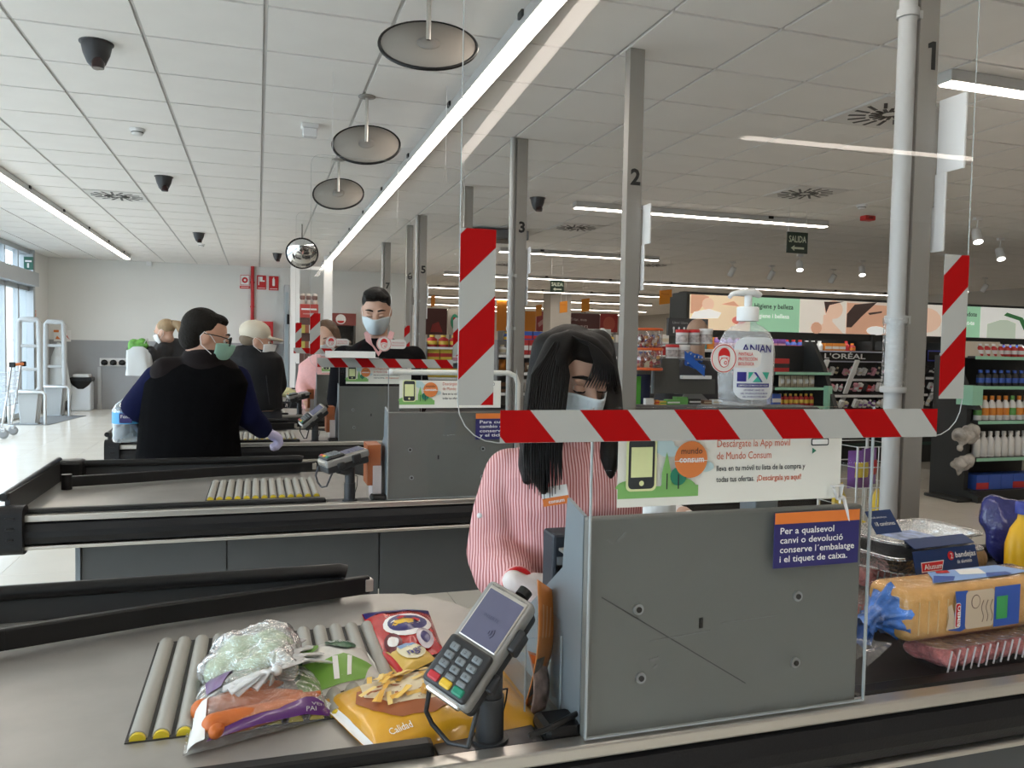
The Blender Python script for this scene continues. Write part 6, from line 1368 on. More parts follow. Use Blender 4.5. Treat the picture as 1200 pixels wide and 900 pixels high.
p = W(333, 466, Z=ZS + .002); o = blob('cauliflower', [('e', p + V(-.05, 0, .05), (.07, .06, .05)), ('e', p + V(.03, .01, .055), (.08, .07, .055)), ('e', p + V(.09, 0, .045), (.05, .05, .045))], .012, mat('pale yellow vegetable', (.55, .52, .26), .6, bump=1, bscale=30, var=.2, vscale=30), None, 2); tag(o, 'pale yellow vegetable on the belt beside the cap customer', 'vegetable')
Yg = lane_y(2) + .12; a = W(458, 436, Y=Yg); b_ = W(604, 437, Y=Yg)
t = thing('guard_tube', 'white bent guard tube over the second lane divider', 'guard rail', (a.x, Yg, 1.1)); GT = mat('guard tube white', (.72, .71, .66), .3)
MB().tube([(a.x, Yg, a.z), (b_.x - .03, Yg, a.z), (b_.x, Yg, a.z - .012), (b_.x + .012, Yg, a.z - .045), (b_.x + .012, Yg, .8)], .011, 12).build('tube', GT, t); MB().sphere((a.x, Yg, a.z), .013, 10, 8).build('end_plug', WHITE, t); MB().cyl((b_.x + .012, Yg, .795), (b_.x + .012, Yg, .81), .025).build('flange', GT, t)
Yg = lane_y(3) - .06; a = W(381, 418, Y=Yg); b_ = W(440, 412, Y=Yg)
t = thing('paper_notice', 'white paper strip lying along the tape before the young cashier', 'paper', (a.x, Yg, a.z)); MB().bb(a.x, b_.x, Yg - .16, Yg, a.z - .002, a.z).build('sheet', WHITEP, t); MB().bb(a.x, b_.x, Yg - .001, Yg, a.z, b_.z).build('upright_fold', WHITEP, t)
# ================================================================ the shop behind the lanes
SHELFG = mat('shelf grey steel', (.20, .20, .20), .5, .3); DKSH = mat('dark shelf', (.018, .02, .02), .5); MINT = mat('mint green trim', (.30, .58, .42), .45)
PAL = {'white': (.72, .72, .70), 'cream': (.62, .55, .40), 'red': (.50, .03, .03), 'orange': (.72, .25, .03), 'yellow': (.72, .52, .06), 'green': (.12, .35, .08), 'blue': (.04, .10, .42), 'purple': (.20, .08, .32), 'pink': (.66, .30, .36), 'brown': (.20, .10, .05), 'black': (.02, .02, .022), 'teal': (.06, .35, .38)}
for k_, c_ in PAL.items(): mat('goods ' + k_, c_, .45)
_item = {}
def item(kind, w, d, h, colr, cap):
    """one packed article with its cap or label band, standing at the origin"""
    key = (kind, round(w, 3), round(d, 3), round(h, 3), colr, cap)
    if key in _item: return _item[key]
    b = MB()
    if kind == 'box':
        b.bb(-w / 2, w / 2, -d / 2, d / 2, 0, h); b.bb(-w / 2 - .0008, w / 2 + .0008, -d / 2 - .001, -d / 2 + .003, h * .3, h * .62, 1)
    elif kind == 'bottle':
        b.lathe((0, 0, 0), [(w * .48, 0), (w * .5, h * .04), (w * .5, h * .66), (w * .22, h * .80), (w * .2, h * .83)], 10); b.lathe((0, 0, h * .83), [(w * .26, 0), (w * .26, h * .17)], 8, 1); b.lathe((0, 0, h * .2), [(w * .505, 0), (w * .505, h * .3)], 10, 1)
    elif kind == 'pouch':
        b.grid(lambda u, v: V(w * (u - .5), -d * .5 * math.sin(math.pi * u) * math.sin(math.pi * v), h * v), 6, 6); b.grid(lambda u, v: V(w * (u - .5), d * .5 * math.sin(math.pi * u) * math.sin(math.pi * v), h * v), 6, 6, flip=True); b.grid(lambda u, v: V(w * (u - .5) * .6, -d * .51 * math.sin(math.pi * (.2 + .6 * u)) * math.sin(math.pi * (.3 + .4 * v)) - .002, h * (.3 + .4 * v)), 4, 4, 1)
    elif kind == 'tub':
        b.lathe((0, 0, 0), [(w * .42, 0), (w * .46, h * .05), (w * .5, h * .8)], 14); b.lathe((0, 0, h * .8), [(w * .53, 0), (w * .53, h * .17), (.001, h * .2)], 14, 1); b.lathe((0, 0, h * .15), [(w * .475, 0), (w * .50, h * .5)], 14, 1) if cap != 'white' else None
    me = bpy.data.meshes.new(kind); me.from_pydata(b.v, [], b.f)
    me.materials.append(MATS['goods ' + colr]); me.materials.append(MATS['goods ' + cap]); me.polygons.foreach_set('material_index', b.mi); me.polygons.foreach_set('use_smooth', b.sm); me.update()
    _item[key] = me; return me
NAMES = {'box': 'carton', 'bottle': 'product_bottle', 'pouch': 'product_pouch', 'tub': 'product_tub'}; NOUN = {'box': 'carton', 'bottle': 'bottle', 'pouch': 'pouch', 'tub': 'tub'}
def put(kind, p, w, d, h, colr, cap, where, yaw=0.0, rx=0.0):
    o = bpy.data.objects.new(NAMES[kind], item(kind, w, d, h, colr, cap)); COL.objects.link(o); o.location = p; o.rotation_euler = (rx, 0, yaw)
    return tag(o, '%s and %s %s %s' % (colr, cap, NOUN[kind], where) if colr != cap else '%s %s %s' % (colr, NOUN[kind], where), NOUN[kind], 'articles ' + where)
rs = random.Random(11)
def fill(x0, x1, y, z, where, kinds, cols, w=(.06, .1), h=(.1, .18), d=.08, gap=.012, run=3):
    x = x0; cur = None; n = 0
    while True:
        if n <= 0: cur = (rs.choice(kinds), rs.choice(cols), rs.choice(cols), rs.uniform(*w), rs.uniform(*h)); n = rs.randint(1, run)
        k, c1, c2, ww, hh = cur
        if x + ww > x1: break
        put(k, (x + ww / 2, y, z), ww, min(d, ww * 1.1) if k != 'box' else d, hh, c1, c2, where); x += ww + gap; n -= 1
def gondola(label, x0, x1, y, top, zs, depth=.4, m_=SHELFG, strip=WHITE, base=.15, back=True):
    t = thing('shelf_unit', label, 'shelf', ((x0 + x1) / 2, y, 0), 'shop shelves')
    if back: MB().bb(x0, x1, y + depth - .02, y + depth, base, top).build('back_panel', m_, t)
    MB().bb(x0, x1, y, y + depth, 0, base).build('plinth', m_, t)
    for x in (x0 - .02, x1): MB().bb(x, x + .02, y, y + depth, 0, top).build('end_panel', m_, t)
    for z in zs:
        s = MB().bb(x0, x1, y, y + depth - .02, z - .022, z - .004).build('shelf_board', m_, t); MB().bb(x0, x1, y - .006, y, z - .036, z - .004).build('price_strip', strip, s)
    return t
# ---- middle and far shelves between the poles
A = W(584, 450, Y=8.6).x; B = W(722, 450, Y=8.6).x
gondola('grey shelf unit full of snacks behind the head of the striped-shirt cashier', A, B, 8.6, 1.44, (.3, .6, .85, 1.08, 1.28))
for z in (1.08, 1.28): fill(A + .02, B - .02, 8.72, z, 'on the snack shelf behind the cashier', ['pouch', 'box', 'bottle', 'pouch'], ['white', 'cream', 'brown', 'red', 'yellow', 'cream', 'blue', 'orange'], (.07, .13), (.10, .17), .1)
fill(A + .02, B - .02, 8.72, .85, 'on the lower snack shelf behind the cashier', ['pouch', 'box'], ['white', 'cream', 'brown', 'black', 'purple'], (.09, .14), (.1, .17), .1)
A2 = W(500, 450, Y=11.6).x; B2 = W(582, 450, Y=11.6).x
gondola('shelf unit with pale packs between the pole numbered five and the tall tape', A2, B2, 11.6, 1.42, (.6, .9, 1.15, 1.35))
for z, ks in ((1.15, ['box']), (1.35, ['bottle', 'box']), (.9, ['box'])): fill(A2 + .02, B2 - .02, 11.72, z, 'on the shelf beside the tall tape', ks, ['white', 'cream', 'yellow', 'red', 'green', 'pink'], (.08, .2), (.12, .2), .12)
A3 = W(590, 420, Y=17.5).x; B3 = W(800, 420, Y=17.5).x
gondola('far long shelf unit under the dark banners', A3, B3, 17.5, 1.75, (.5, .9, 1.25, 1.5))
for z in (1.25, 1.5, .9): fill(A3 + .03, B3 - .03, 17.65, z, 'on the far shelf under the banners', ['box', 'bottle'], ['white', 'cream', 'red', 'blue', 'green', 'yellow', 'white'], (.14, .26), (.16, .26), .15, .03)
# white header sign on the snack shelf
a = W(681, 398, Y=8.7); b = W(715, 386, Y=8.7); t = thing('shelf_sign', 'white shelf sign with black panel above the cashier hair', 'sign', a); MB().bb(a.x, b.x, 8.68, 8.7, a.z - .25, b.z).build('board', mat('shelf sign grey', (.5, .52, .5), .5), t); F = frame((a.x, 8.68, a.z), (1, 0, 0), (0, 0, 1), .002)
w = b.x - a.x; h = b.z - a.z; picture('panel', F, [(rect(w * .2, h * .2, w * .8, h * .9), BLACK)], t, .002); lettering('DOT', F, w * .25, h * .35, WHITEP, t, width=w * .3, h=.006); MB().tube([F(w * .7 + .05 * math.cos(i * .628), h * .55 + .06 * math.sin(i * .628), .008) for i in range(10)], .012, 6, closed=True).build('ring_mark', WHITEP, t)
# wall banners deep in the shop
def banner(x0, y0, x1, y1, Y, col, label, txt=(), extra=()):
    a = W(x0, y1, Y=Y); b = W(x1, y0, Y=Y); t = thing('wall_banner', label, 'banner', a, 'wall banners'); w = b.x - a.x; h = b.z - a.z
    MB().bb(a.x, b.x, Y, Y + .04, a.z, b.z).build('panel', col, t); F = frame((a.x, Y, a.z), (1, 0, 0), (0, 0, 1), .006)
    MB().bb(a.x + .05, a.x + .12, Y, Y + .04, 0, a.z).bb(b.x - .12, b.x - .05, Y, Y + .04, 0, a.z).build('support', SHELFG, t)
    for s_, u, v, ww in txt: lettering(s_, F, w * u, h * v, mat('banner text', (.5, .42, .4), .5), t, width=w * ww, h=.01)
    if extra: picture('print', F, [([(x * w, y * h) for x, y in p], m_) for p, m_ in extra], t, .006)
    return t
MAR = mat('maroon banner', (.075, .018, .018), .5); ORB = mat('orange banner', (.62, .23, .02), .5); RDB = mat('red banner', (.28, .02, .02), .5)
banner(499, 362, 524, 392, 24, MAR, 'dark maroon wall banner between pole five and the tall tape', (), [([(.2, .1), (.8, .1), (.6, .5), (.3, .4)], RDB)])
banner(524.5, 362, 541, 392, 24.3, mat('plant banner', (.35, .34, .3), .6), 'pale wall banner with leaf photo beside the maroon one', (), [(ell(.5, .5, .3, .3, 12), GREEND)])
banner(582, 350, 594, 388, 24, ORB, 'tall orange wall banner just right of the tall tape')
banner(613, 365, 628, 388, 23.5, MATS['orange banner'], 'small orange wall banner right of the pole numbered three'); banner(628.5, 365, 643, 388, 23.6, mat('meat red banner', (.33, .05, .06), .5), 'red wall banner with pale streaks near the pillar', (), [([(.2, .2), (.8, .5), (.7, .7), (.1, .4)], mat('banner pink', (.55, .3, .3), .5))])
banner(665, 368, 703, 389, 22, MAR, 'long dark banner with white words over the far shelf', (('Triar, mos', .08, .6, .5), ('i assegura', .08, .25, .55))); banner(703.3, 368, 724, 389, 22.1, RDB, 'red food photo banner beside the long dark banner', (), [(ell(.5, .45, .35, .4, 14), mat('banner tomato', (.4, .08, .05), .5))])
# orange aisle flags
for i, (x0, y0, x1, y1, Y) in enumerate([(773, 341, 787.5, 357, 12.5), (656, 354, 665, 367, 17), (681.5, 351, 691, 366, 16), (628, 358, 635, 371, 19), (505, 347, 510, 360, 18)]):
    a = W(x0, y1, Y=Y); b = W(x1, y0, Y=Y); t = thing('aisle_flag', ['largest orange aisle flag right of the pole numbered two', 'orange aisle flag by the far pillar, left one', 'orange aisle flag by the far pillar, right one', 'small orange aisle flag close to the pole numbered three', 'narrow orange aisle flag by the pole numbered five'][i], 'aisle flag', a, 'orange aisle flags')
    MB().prism([(0, 0), (b.x - a.x, .03), (b.x - a.x, b.z - a.z + .03), (0, b.z - a.z)], (a.x, Y, a.z), (1, 0, 0), (0, 0, 1), .02).build('panel', ORB, t)
    lettering('Postres', frame((a.x, Y, a.z), (1, 0, 0), (0, 0, 1), .004), (b.x - a.x) * .15, (b.z - a.z) * .7, mat('flag text', (.35, .08, .0), .5), t, width=(b.x - a.x) * .6)
    for x in (a.x + .03, b.x - .03): MB().tube([(x, Y + .01, b.z), (x, Y + .01, CZ)], .004, 6).build('hanger', WHITE, t)
# black upright panel left of the lightbox
a = W(801, 378, Y=10); b = W(818, 342, Y=10); t = thing('black_upright', 'tall black display panel at the left end of the beauty lightbox', 'display panel', (a.x, 10, 0)); MB().bb(a.x, b.x, 10, 10.15, 0, b.z).build('panel', DKSH, t); MB().tube([(a.x + .04, 9.99, 1.2), (a.x + .09, 9.98, b.z - .05), (b.x - .05, 9.99, 1.2)], .012, 6).build('grip', mat('dark olive', (.07, .07, .05), .5), t)

# ---- beauty wall unit with backlit header
YM = 8.05; xa = W(812, 400, Y=YM).x; xe = 11.2
t = thing('beauty_wall_unit', 'long dark beauty wall unit with a backlit header', 'wall unit', (8, YM, 0))
MB().bb(xa, xe, YM + .5, YM + .56, .0, 2.0).build('back_panel', DKSH, t); MB().bb(xa, xe, YM, YM + .5, 0, .22).build('plinth', DKSH, t); MB().bb(xa, xe, YM - .02, YM + .5, .22, .26).build('base_shelf', mat('dark green shelf', (.02, .06, .045), .4), t)
zt = W(1000, 352, Y=YM).z; zb = W(1000, 391, Y=YM).z
MB().bb(xa, xe, YM + .16, YM + .5, zb - .04, zt + .03).build('header_case', DKSH, t)
for x in (xa, W(1031, 400, Y=YM).x, W(1125, 400, Y=YM).x - .0): MB().bb(x - .02, x + .02, YM + .1, YM + .5, 0, zb).build('divider', DKSH, t)
LBX = lambda nm, c: mat('lightbox ' + nm, c, .5, emit=.55)
segs = [(816, 888, LBX('peach', (.80, .62, .42)), ()), (888, 946, LBX('mint', (.30, .55, .36)), ()), (946, 1001, LBX('pale', (.72, .66, .58)), ()), (1001, 1060, LBX('warm grey', (.62, .52, .44)), ()), (1060, 1127, LBX('pale', (.72, .66, .58)), ()), (1127, 1160, LBX('mint', (.30, .55, .36)), ()), (1160, 1235, LBX('white', (.70, .70, .66)), ()), (1235, 1300, LBX('mint', (.30, .55, .36)), ())]
SK1 = LBX('skin', (.62, .34, .22)); SK2 = LBX('light skin', (.78, .52, .38)); HRD = LBX('dark hair', (.05, .03, .025)); LIP = LBX('coral', (.62, .18, .14)); WHT = LBX('bright white', (.85, .85, .82))
art = {0: [([(.0, .45), (.12, .5), (.3, .95), (.2, 1), (0, 1)], SK1), (ell(.28, .74, .1, .18, 12), SK2), ([(.0, .3), (.45, .35), (.5, .5), (.3, .6), (.05, .5)], WHT), (ell(.8, .3, .12, .12, 12), LIP), ([(.5, .75), (.8, .7), (.7, .85)], SK1)],
       2: [([(.3, .0), (.95, .0), (.7, .35), (.7, .6), (.5, .55), (.5, .3)], SK2), (ell(.72, .72, .2, .28, 16), SK2), ([(.5, .95), (.95, .98), (.62, .85), (.55, .6)], HRD), (ell(.35, .15, .12, .18, 10), SK1)],
       3: [([(.0, .0), (.9, .0), (.85, .9), (.0, .95)], SK1), ([(.0, .6), (.15, .9), (.6, 1), (.3, .55), (.1, .2), (.0, .2)], HRD), (ell(.6, .12, .2, .14, 12), WHT), ([(.45, .6), (.7, .68), (.7, .73), (.42, .66)], HRD)],
       4: [(ell(.5, .5, .3, .4, 16), SK2)], 6: [([(.1, .0), (.55, .0), (.55, .5), (.42, .6), (.3, .6), (.1, .45)], LBX('sage', (.45, .52, .42))), ([(.35, .75), (.6, .6), (.75, .0), (.85, .1), (.65, .7), (.4, .85)], LBX('leaf', (.03, .12, .04)))]}
for i, (p0, p1, m_, _) in enumerate(segs):
    x0 = W(p0, 370, Y=YM).x; x1 = W(p1, 370, Y=YM).x; pn = MB().bb(x0 + .004, x1 - .004, YM + .14, YM + .16, zb, zt).build('lightbox_panel', m_, t)
    F = frame((x0 + .004, YM + .14, zb), (1, 0, 0), (0, 0, 1), .002); w = x1 - x0 - .008; h = zt - zb
    if i in art: picture('photo_print', F, [([(x * w, y * h) for x, y in p], mm) for p, mm in art[i]], pn, .002)
    if i in (1, 5, 7):
        l1, l2 = [('Higiene y belleza', 'Higiene i bellesa'), ('cuidándote', 'cuidant-te'), ('Higiene', 'Higiene')][(1, 5, 7).index(i)]
        lettering(l1, F, w * .06, h * .68, BLACK, pn, width=w * .8, bold=.01, h=.003); lettering(l2, F, w * .06, h * .4, WHT, pn, width=w * .72, bold=.01, h=.003)
# lit product shelves under the header
MB().bb(xa, xe, YM + .14, YM + .16, zb - .085, zb - .004).build('header_valance', DKSH, t)
MB().bb(xa + .05, xe - .05, YM + .20, YM + .23, zb - .053, zb - .041).build('shelf_light', glow('shelf light tube', (1, .97, .92), 9), t)
LIT = mat('white shelf board', (.78, .80, .78), .4)
z1 = W(980, 412, Y=YM).z; z2 = W(980, 431, Y=YM).z; z3 = W(980, 448, Y=YM).z
for z, q in ((z1, 'upper'), (z2, 'middle'), (z3, 'lower')):
    s = MB().bb(xa, xe, YM + .16, YM + .5, z - .03, z).build('shelf_board', LIT, t); MB().bb(xa, xe, YM + .15, YM + .16, z - .035, z - .005).build('price_strip', MINT if q == 'lower' else WHITE, s)
fill(xa + .05, W(1028, 400, Y=YM).x, YM + .28, z1, 'on the upper beauty shelf', ['box', 'bottle', 'box'], ['white', 'white', 'pink', 'blue', 'purple', 'teal', 'red', 'orange'], (.06, .11), (.1, .17), .1, .01)
fill(W(1128, 400, Y=YM).x, xe - .3, YM + .28, z1, 'on the upper beauty shelf right of the striped tape', ['bottle', 'box'], ['white', 'blue', 'purple', 'blue'], (.07, .1), (.14, .2), .09, .012)
fill(xa + .05, W(935, 400, Y=YM).x, YM + .28, z2, 'on the middle beauty shelf', ['box'], ['white', 'pink', 'white', 'purple'], (.06, .12), (.09, .13), .1, .01)
fill(xa + .05, W(935, 400, Y=YM).x, YM + .28, z3, 'on the lower beauty shelf', ['box', 'bottle'], ['white', 'pink', 'purple', 'red'], (.06, .12), (.09, .13), .1, .01)
# sloping make-up displays
def makeup(x0p, x1p, label, brand, white, edge):
    x0 = W(x0p, 450, Y=YM - .1).x; x1 = W(x1p, 450, Y=YM - .1).x; zt_ = W((x0p + x1p) / 2, 411, Y=YM - .1).z; zb_ = W((x0p + x1p) / 2, 522, Y=YM - .1).z
    t = thing('makeup_display', label, 'make-up display', ((x0 + x1) / 2, YM, .3), 'make-up displays'); w = x1 - x0
    MB().bb(x0, x1, YM - .14, YM + .14, zt_ - .14, zt_ + .0).build('header', BLACK, t); F = frame((x0, YM - .14, zt_ - .14), (1, 0, 0), (0, 0, 1), .003)
    MB().tube([F(.01, .01), F(w - .01, .01), F(w - .01, .13), F(.01, .13)], .008, 4, closed=True).build('header_frame', edge, t)
    if brand: lettering(brand, F, w * .2, .045, WHITEP, t, width=w * .55, height=.06, h=.004, bold=.02)
    MB().bb(x0, x1, YM - .02, YM + .15, .26, zt_ - .14).build('rear_board', DKSH, t)
    n = 4
    for i in range(n):
        z = zt_ - .30 - i * .19; y = YM - .02 - i * .09
        sh = MB().box(((x0 + x1) / 2, y - .04, z), (w, .16, .012), 0, Matrix.Rotation(math.radians(28), 3, 'X')).build('tester_tray', BLACK, t)
        MB().bb(x0, x1, y - .122, y - .11, z - .065, z - .035).build('tray_lip', white, sh)
        cols = [['white', 'cream', 'black', 'pink'], ['white', 'red', 'pink', 'black'], ['white', 'purple', 'white', 'cream'], ['white', 'cream', 'pink', 'brown']][i]
        nn = max(6, int(w / .065))
        for k in range(nn):
            if abs(k - nn * .42) < .7: continue
            c1 = rs.choice(cols); put(rs.choice(['bottle', 'box']), (x0 + w * (k + .5) / nn, y - .05, z + .012), .045, .045, rs.uniform(.06, .11), c1, rs.choice(cols), 'on the make-up trays of the ' + brand.split('\'')[-1].lower() + ' display' if False else 'on the sloping make-up trays', 0, math.radians(28))
    for fx in (.03, .42): MB().box((x0 + w * fx + .03, YM - .23, zt_ - .45), (.06, .02, .75), 0, Matrix.Rotation(math.radians(25), 3, 'X')).build('centre_strip', WHITE, t)
makeup(944, 1031, 'black make-up display headed in white capitals left of the pole', "L'ORÉAL", WHITE, mat('lilac trim', (.5, .5, .62), .4)); makeup(1034, 1078, 'narrow make-up display behind the pole numbered one', '', WHITE, MATS['lilac trim']); makeup(1082, 1150, 'make-up display partly hidden by the right striped tape', 'MAYBELLINE', WHITE, mat('blue trim', (.04, .05, .4), .4))

# ---- black and mint display stand at the right edge
b0 = W(1150, 588, Z=0); YD = b0.y; x0 = W(1148, 500, Y=YD).x; x1 = x0 + 1.1
t = thing('display_stand', 'black display stand with mint shelf edges at the right frame edge', 'display stand', (x0, YD, 0))
MB().prism([(YD - .06, 0), (YD + .5, 0), (YD + .5, 1.36), (YD + .30, 1.36), (YD + .02, .92), (YD - .02, .86), (YD + .1, .86), (YD + .1, .1), (YD - .06, .06)], (x0, 0, 0), (0, 1, 0), (0, 0, 1), .05).build('side_panel', DKSH, t)
MB().bb(x0, x1, YD + .46, YD + .5, 0, 1.36).build('back_panel', DKSH, t); MB().bb(x0, x1, YD, YD + .46, 0, .1).build('plinth', DKSH, t)
MB().bb(x0 - .22, x0 - .0, YD + .0, YD + .4, 0, .03, bev=.01).build('foot', DKSH, t)
zz = [W(1180, y, Y=YD + .02).z for y in (580, 536, 493, 453, 418)]
for i, z in enumerate(zz):
    s = MB().bb(x0, x1, YD + .02 + .06 * (i > 2), YD + .46, z - .02, z).build('shelf_board', DKSH, t); MB().bb(x0, x1, YD + .01 + .06 * (i > 2), YD + .02 + .06 * (i > 2), z - .03, z).build('shelf_edge', MINT, s)
MB().box((x0 + .2, YD + .2, 1.42), (.5, .02, .16), 0, Matrix.Rotation(math.radians(-20), 3, 'X')).build('header_card', mat('header cream', (.58, .52, .42), .5), t)
MB().bb(x0 - .12, x0, YD - .02, YD + .16, W(1140, 475, Y=YD).z, W(1140, 452, Y=YD).z).build('mint_pocket', MINT, t)
xs = x0 + .06
for k in range(7): put('box', (xs + .075 + k * .15, YD + .14, zz[0]), .145, .16, .19, 'blue', 'blue' if k % 3 else 'red', 'on the bottom of the mint-edged stand')
for k in range(10): put('bottle', (xs + .04 + k * .085, YD + .12, zz[1]), .075, .07, .24, 'white', 'white', 'on the second shelf of the mint-edged stand')
for k in range(10): put('bottle', (xs + .04 + k * .085, YD + .12, zz[2]), .072, .07, .23, 'white', 'orange' if k % 5 else 'green', 'on the third shelf of the mint-edged stand')
for k in range(9): put('bottle', (xs + .1 + k * .085, YD + .16, zz[3]), .07, .06, .15, 'black', 'blue', 'on the fourth shelf of the mint-edged stand')
for k in range(9): put('bottle', (xs + .12 + k * .085, YD + .2, zz[4]), .07, .06, .12, 'red', 'white', 'on top of the mint-edged stand')
for (px, py, s_, lab) in ((1132, 510, 1.0, 'grey crumpled plastic bag hanging beside the mint-edged stand'), (1128, 543, .75, 'torn clear plastic dangling low beside the mint-edged stand')):
    c = W(px, py, Y=YD - .05); o = blob('crumpled_plastic', [('e', c, (.15 * s_, .08, .07 * s_)), ('e', c + V(.06, 0, .03), (.09 * s_, .07, .07 * s_)), ('c', [(c, .05), (c + V(-.1 * s_, -.02, -.13 * s_), .015)])], .014, mat('crumpled film grey', (.42, .40, .37), .25, bump=1.5, bscale=30, var=.5, vscale=12), None, 1)
    for v in o.data.vertices: v.co += v.normal * .03 * noise.noise(v.co * 16)
    tag(o, lab, 'plastic bag')
# ---- small dark stand with bars and red bottles left of the make-up
YS = 5.6; x0 = W(908, 460, Y=YS).x; x1 = W(972, 460, Y=YS).x; t = thing('end_stand', 'dark curved end stand with bars and red bottles beside the gel bottle', 'display stand', (x0, YS, 0))
MB().bb(x0, x1, YS + .3, YS + .33, 0, W(940, 405, Y=YS).z).build('back_panel', DKSH, t); MB().prism([(YS - .12, 0), (YS + .33, 0), (YS + .33, W(960, 400, Y=YS).z), (YS + .2, W(960, 400, Y=YS).z), (YS + .05, W(960, 430, Y=YS).z), (YS - .12, W(960, 478, Y=YS).z)], (x1, 0, 0), (0, 1, 0), (0, 0, 1), .04).build('side_panel', DKSH, t)
sz = [W(930, y, Y=YS).z for y in (476, 454, 436)]
for z in sz: s = MB().bb(x0, x1, YS, YS + .3, z - .02, z).build('shelf_board', DKSH, t); MB().bb(x0, x1, YS - .01, YS, z - .022, z).build('shelf_edge', MINT, s)
MB().bb(x1 - .06, x1 - .02, YS - .06, YS + .0, .7, W(965, 452, Y=YS).z).build('mint_post', MINT, t)
for k in range(6): put('pouch', (x0 + .12 + k * .06, YS + .08, sz[1]), .056, .05, .095, 'cream', 'white', 'on the curved end stand')
for k in range(7): put('bottle', (x0 + .11 + k * .052, YS + .08, sz[0]), .045, .045, .10, 'red', 'yellow', 'on the curved end stand')
put('box', (x0 + .05, YS + .08, sz[0]), .08, .08, .1, 'blue', 'white', 'on the curved end stand'); put('box', (x0 + .09, YS + .1, sz[2]), .16, .1, .11, 'red', 'black', 'on the curved end stand')

# ---- sweets rack beyond the second lane
YC = 4.0
x0 = W(741, 470, Y=YC).x; x1 = W(846, 470, Y=YC).x
t = thing('sweets_rack', 'grey rack of sweets with perforated panels beyond the cashier', 'rack', ((x0 + x1) / 2, YC, 0)); PEG = mat('perforated grey', (.13, .13, .12), .5, .3)
zc = W(780, 474, Y=YC).z
MB().bb(x0, x1, YC - .02, YC + .34, 0, zc - .02).build('base', SHELFG, t); MB().bb(x0, x1 + .2, YC - .04, YC + .34, zc - .02, zc).build('tray', SHELFG, t)
def peg(xa_, xb_, za_, zb_, y, nx, nz):
    p = MB().bb(xa_, xb_, y, y + .006, za_, zb_).build('perforated_panel', PEG, t); b = MB()
    for i in range(nx):
        for j in range(nz): b.box((xa_ + (xb_ - xa_) * (i + .5) / nx, y - .0006, za_ + (zb_ - za_) * (j + .5) / nz), (.005, .0012, .005))
    o = b.build('perforations', BLACK, p); o['kind'] = 'stuff'
    MB().bb(xa_ - .012, xa_, y - .004, y + .012, za_, zb_).build('edge_rail', GREYB, p)
q = lambda px, py, Y=YC: W(px, py, Y=Y)
peg(q(766, 460).x, q(795, 460).x, q(780, 461).z, q(780, 420).z, YC, 12, 16); peg(q(797, 460).x, q(841, 460).x, q(815, 462).z, q(815, 445).z, YC + .03, 18, 7)
sh1 = q(800, 420).z; MB().bb(q(764, 420).x, q(842, 420).x, YC + .01, YC + .3, sh1 - .01, sh1).build('upper_shelf', SHELFG, t)
sh2 = q(815, 403).z; MB().bb(q(796, 403).x, q(836, 403).x, YC + .12, YC + .3, sh2 - .006, sh2).build('step_shelf', SHELFG, t)
# tubs
def tub(px, pyb, pyt, wpx, lid, label, dy=.06, body='white'):
    p = q(px, pyb, YC + dy); h = q(px, pyt, YC + dy).z - p.z; w = (q(px + wpx / 2, pyb, YC + dy).x - q(px - wpx / 2, pyb, YC + dy).x); t_ = thing('gum_tub', label, 'tub', p, 'gum tubs')
    MB().lathe(p, [(.001, 0), (w * .46, 0), (w * .48, h * .05), (w * .48, h * .78)], 18).build('body', WHITE, t_); MB().lathe(p + V(0, 0, h * .78), [(w * .51, 0), (w * .51, h * .2), (.001, h * .22)], 18).build('lid', lid, t_); MB().lathe(p + V(0, 0, h * .12), [(w * .484, 0), (w * .484, h * .5)], 18).build('label', mat('tub label', (.5, .45, .44), .5, var=.5, vscale=60), t_)
tub(799, 403, 386, 13.5, RED, 'red-lidded gum tub, upper left of the pair', .16); tub(812.5, 403, 386, 12.5, RED, 'red-lidded gum tub beside the white-lidded one', .16); tub(827, 403, 385, 14, WHITE, 'white-lidded gum tub on the step of the sweets rack', .16); tub(787.5, 420, 403.5, 14, RED, 'red-lidded gum tub in front, lower left', .05); tub(801, 420, 404, 13, WHITE, 'pale gum tub below the upper red-lidded pair', .07)
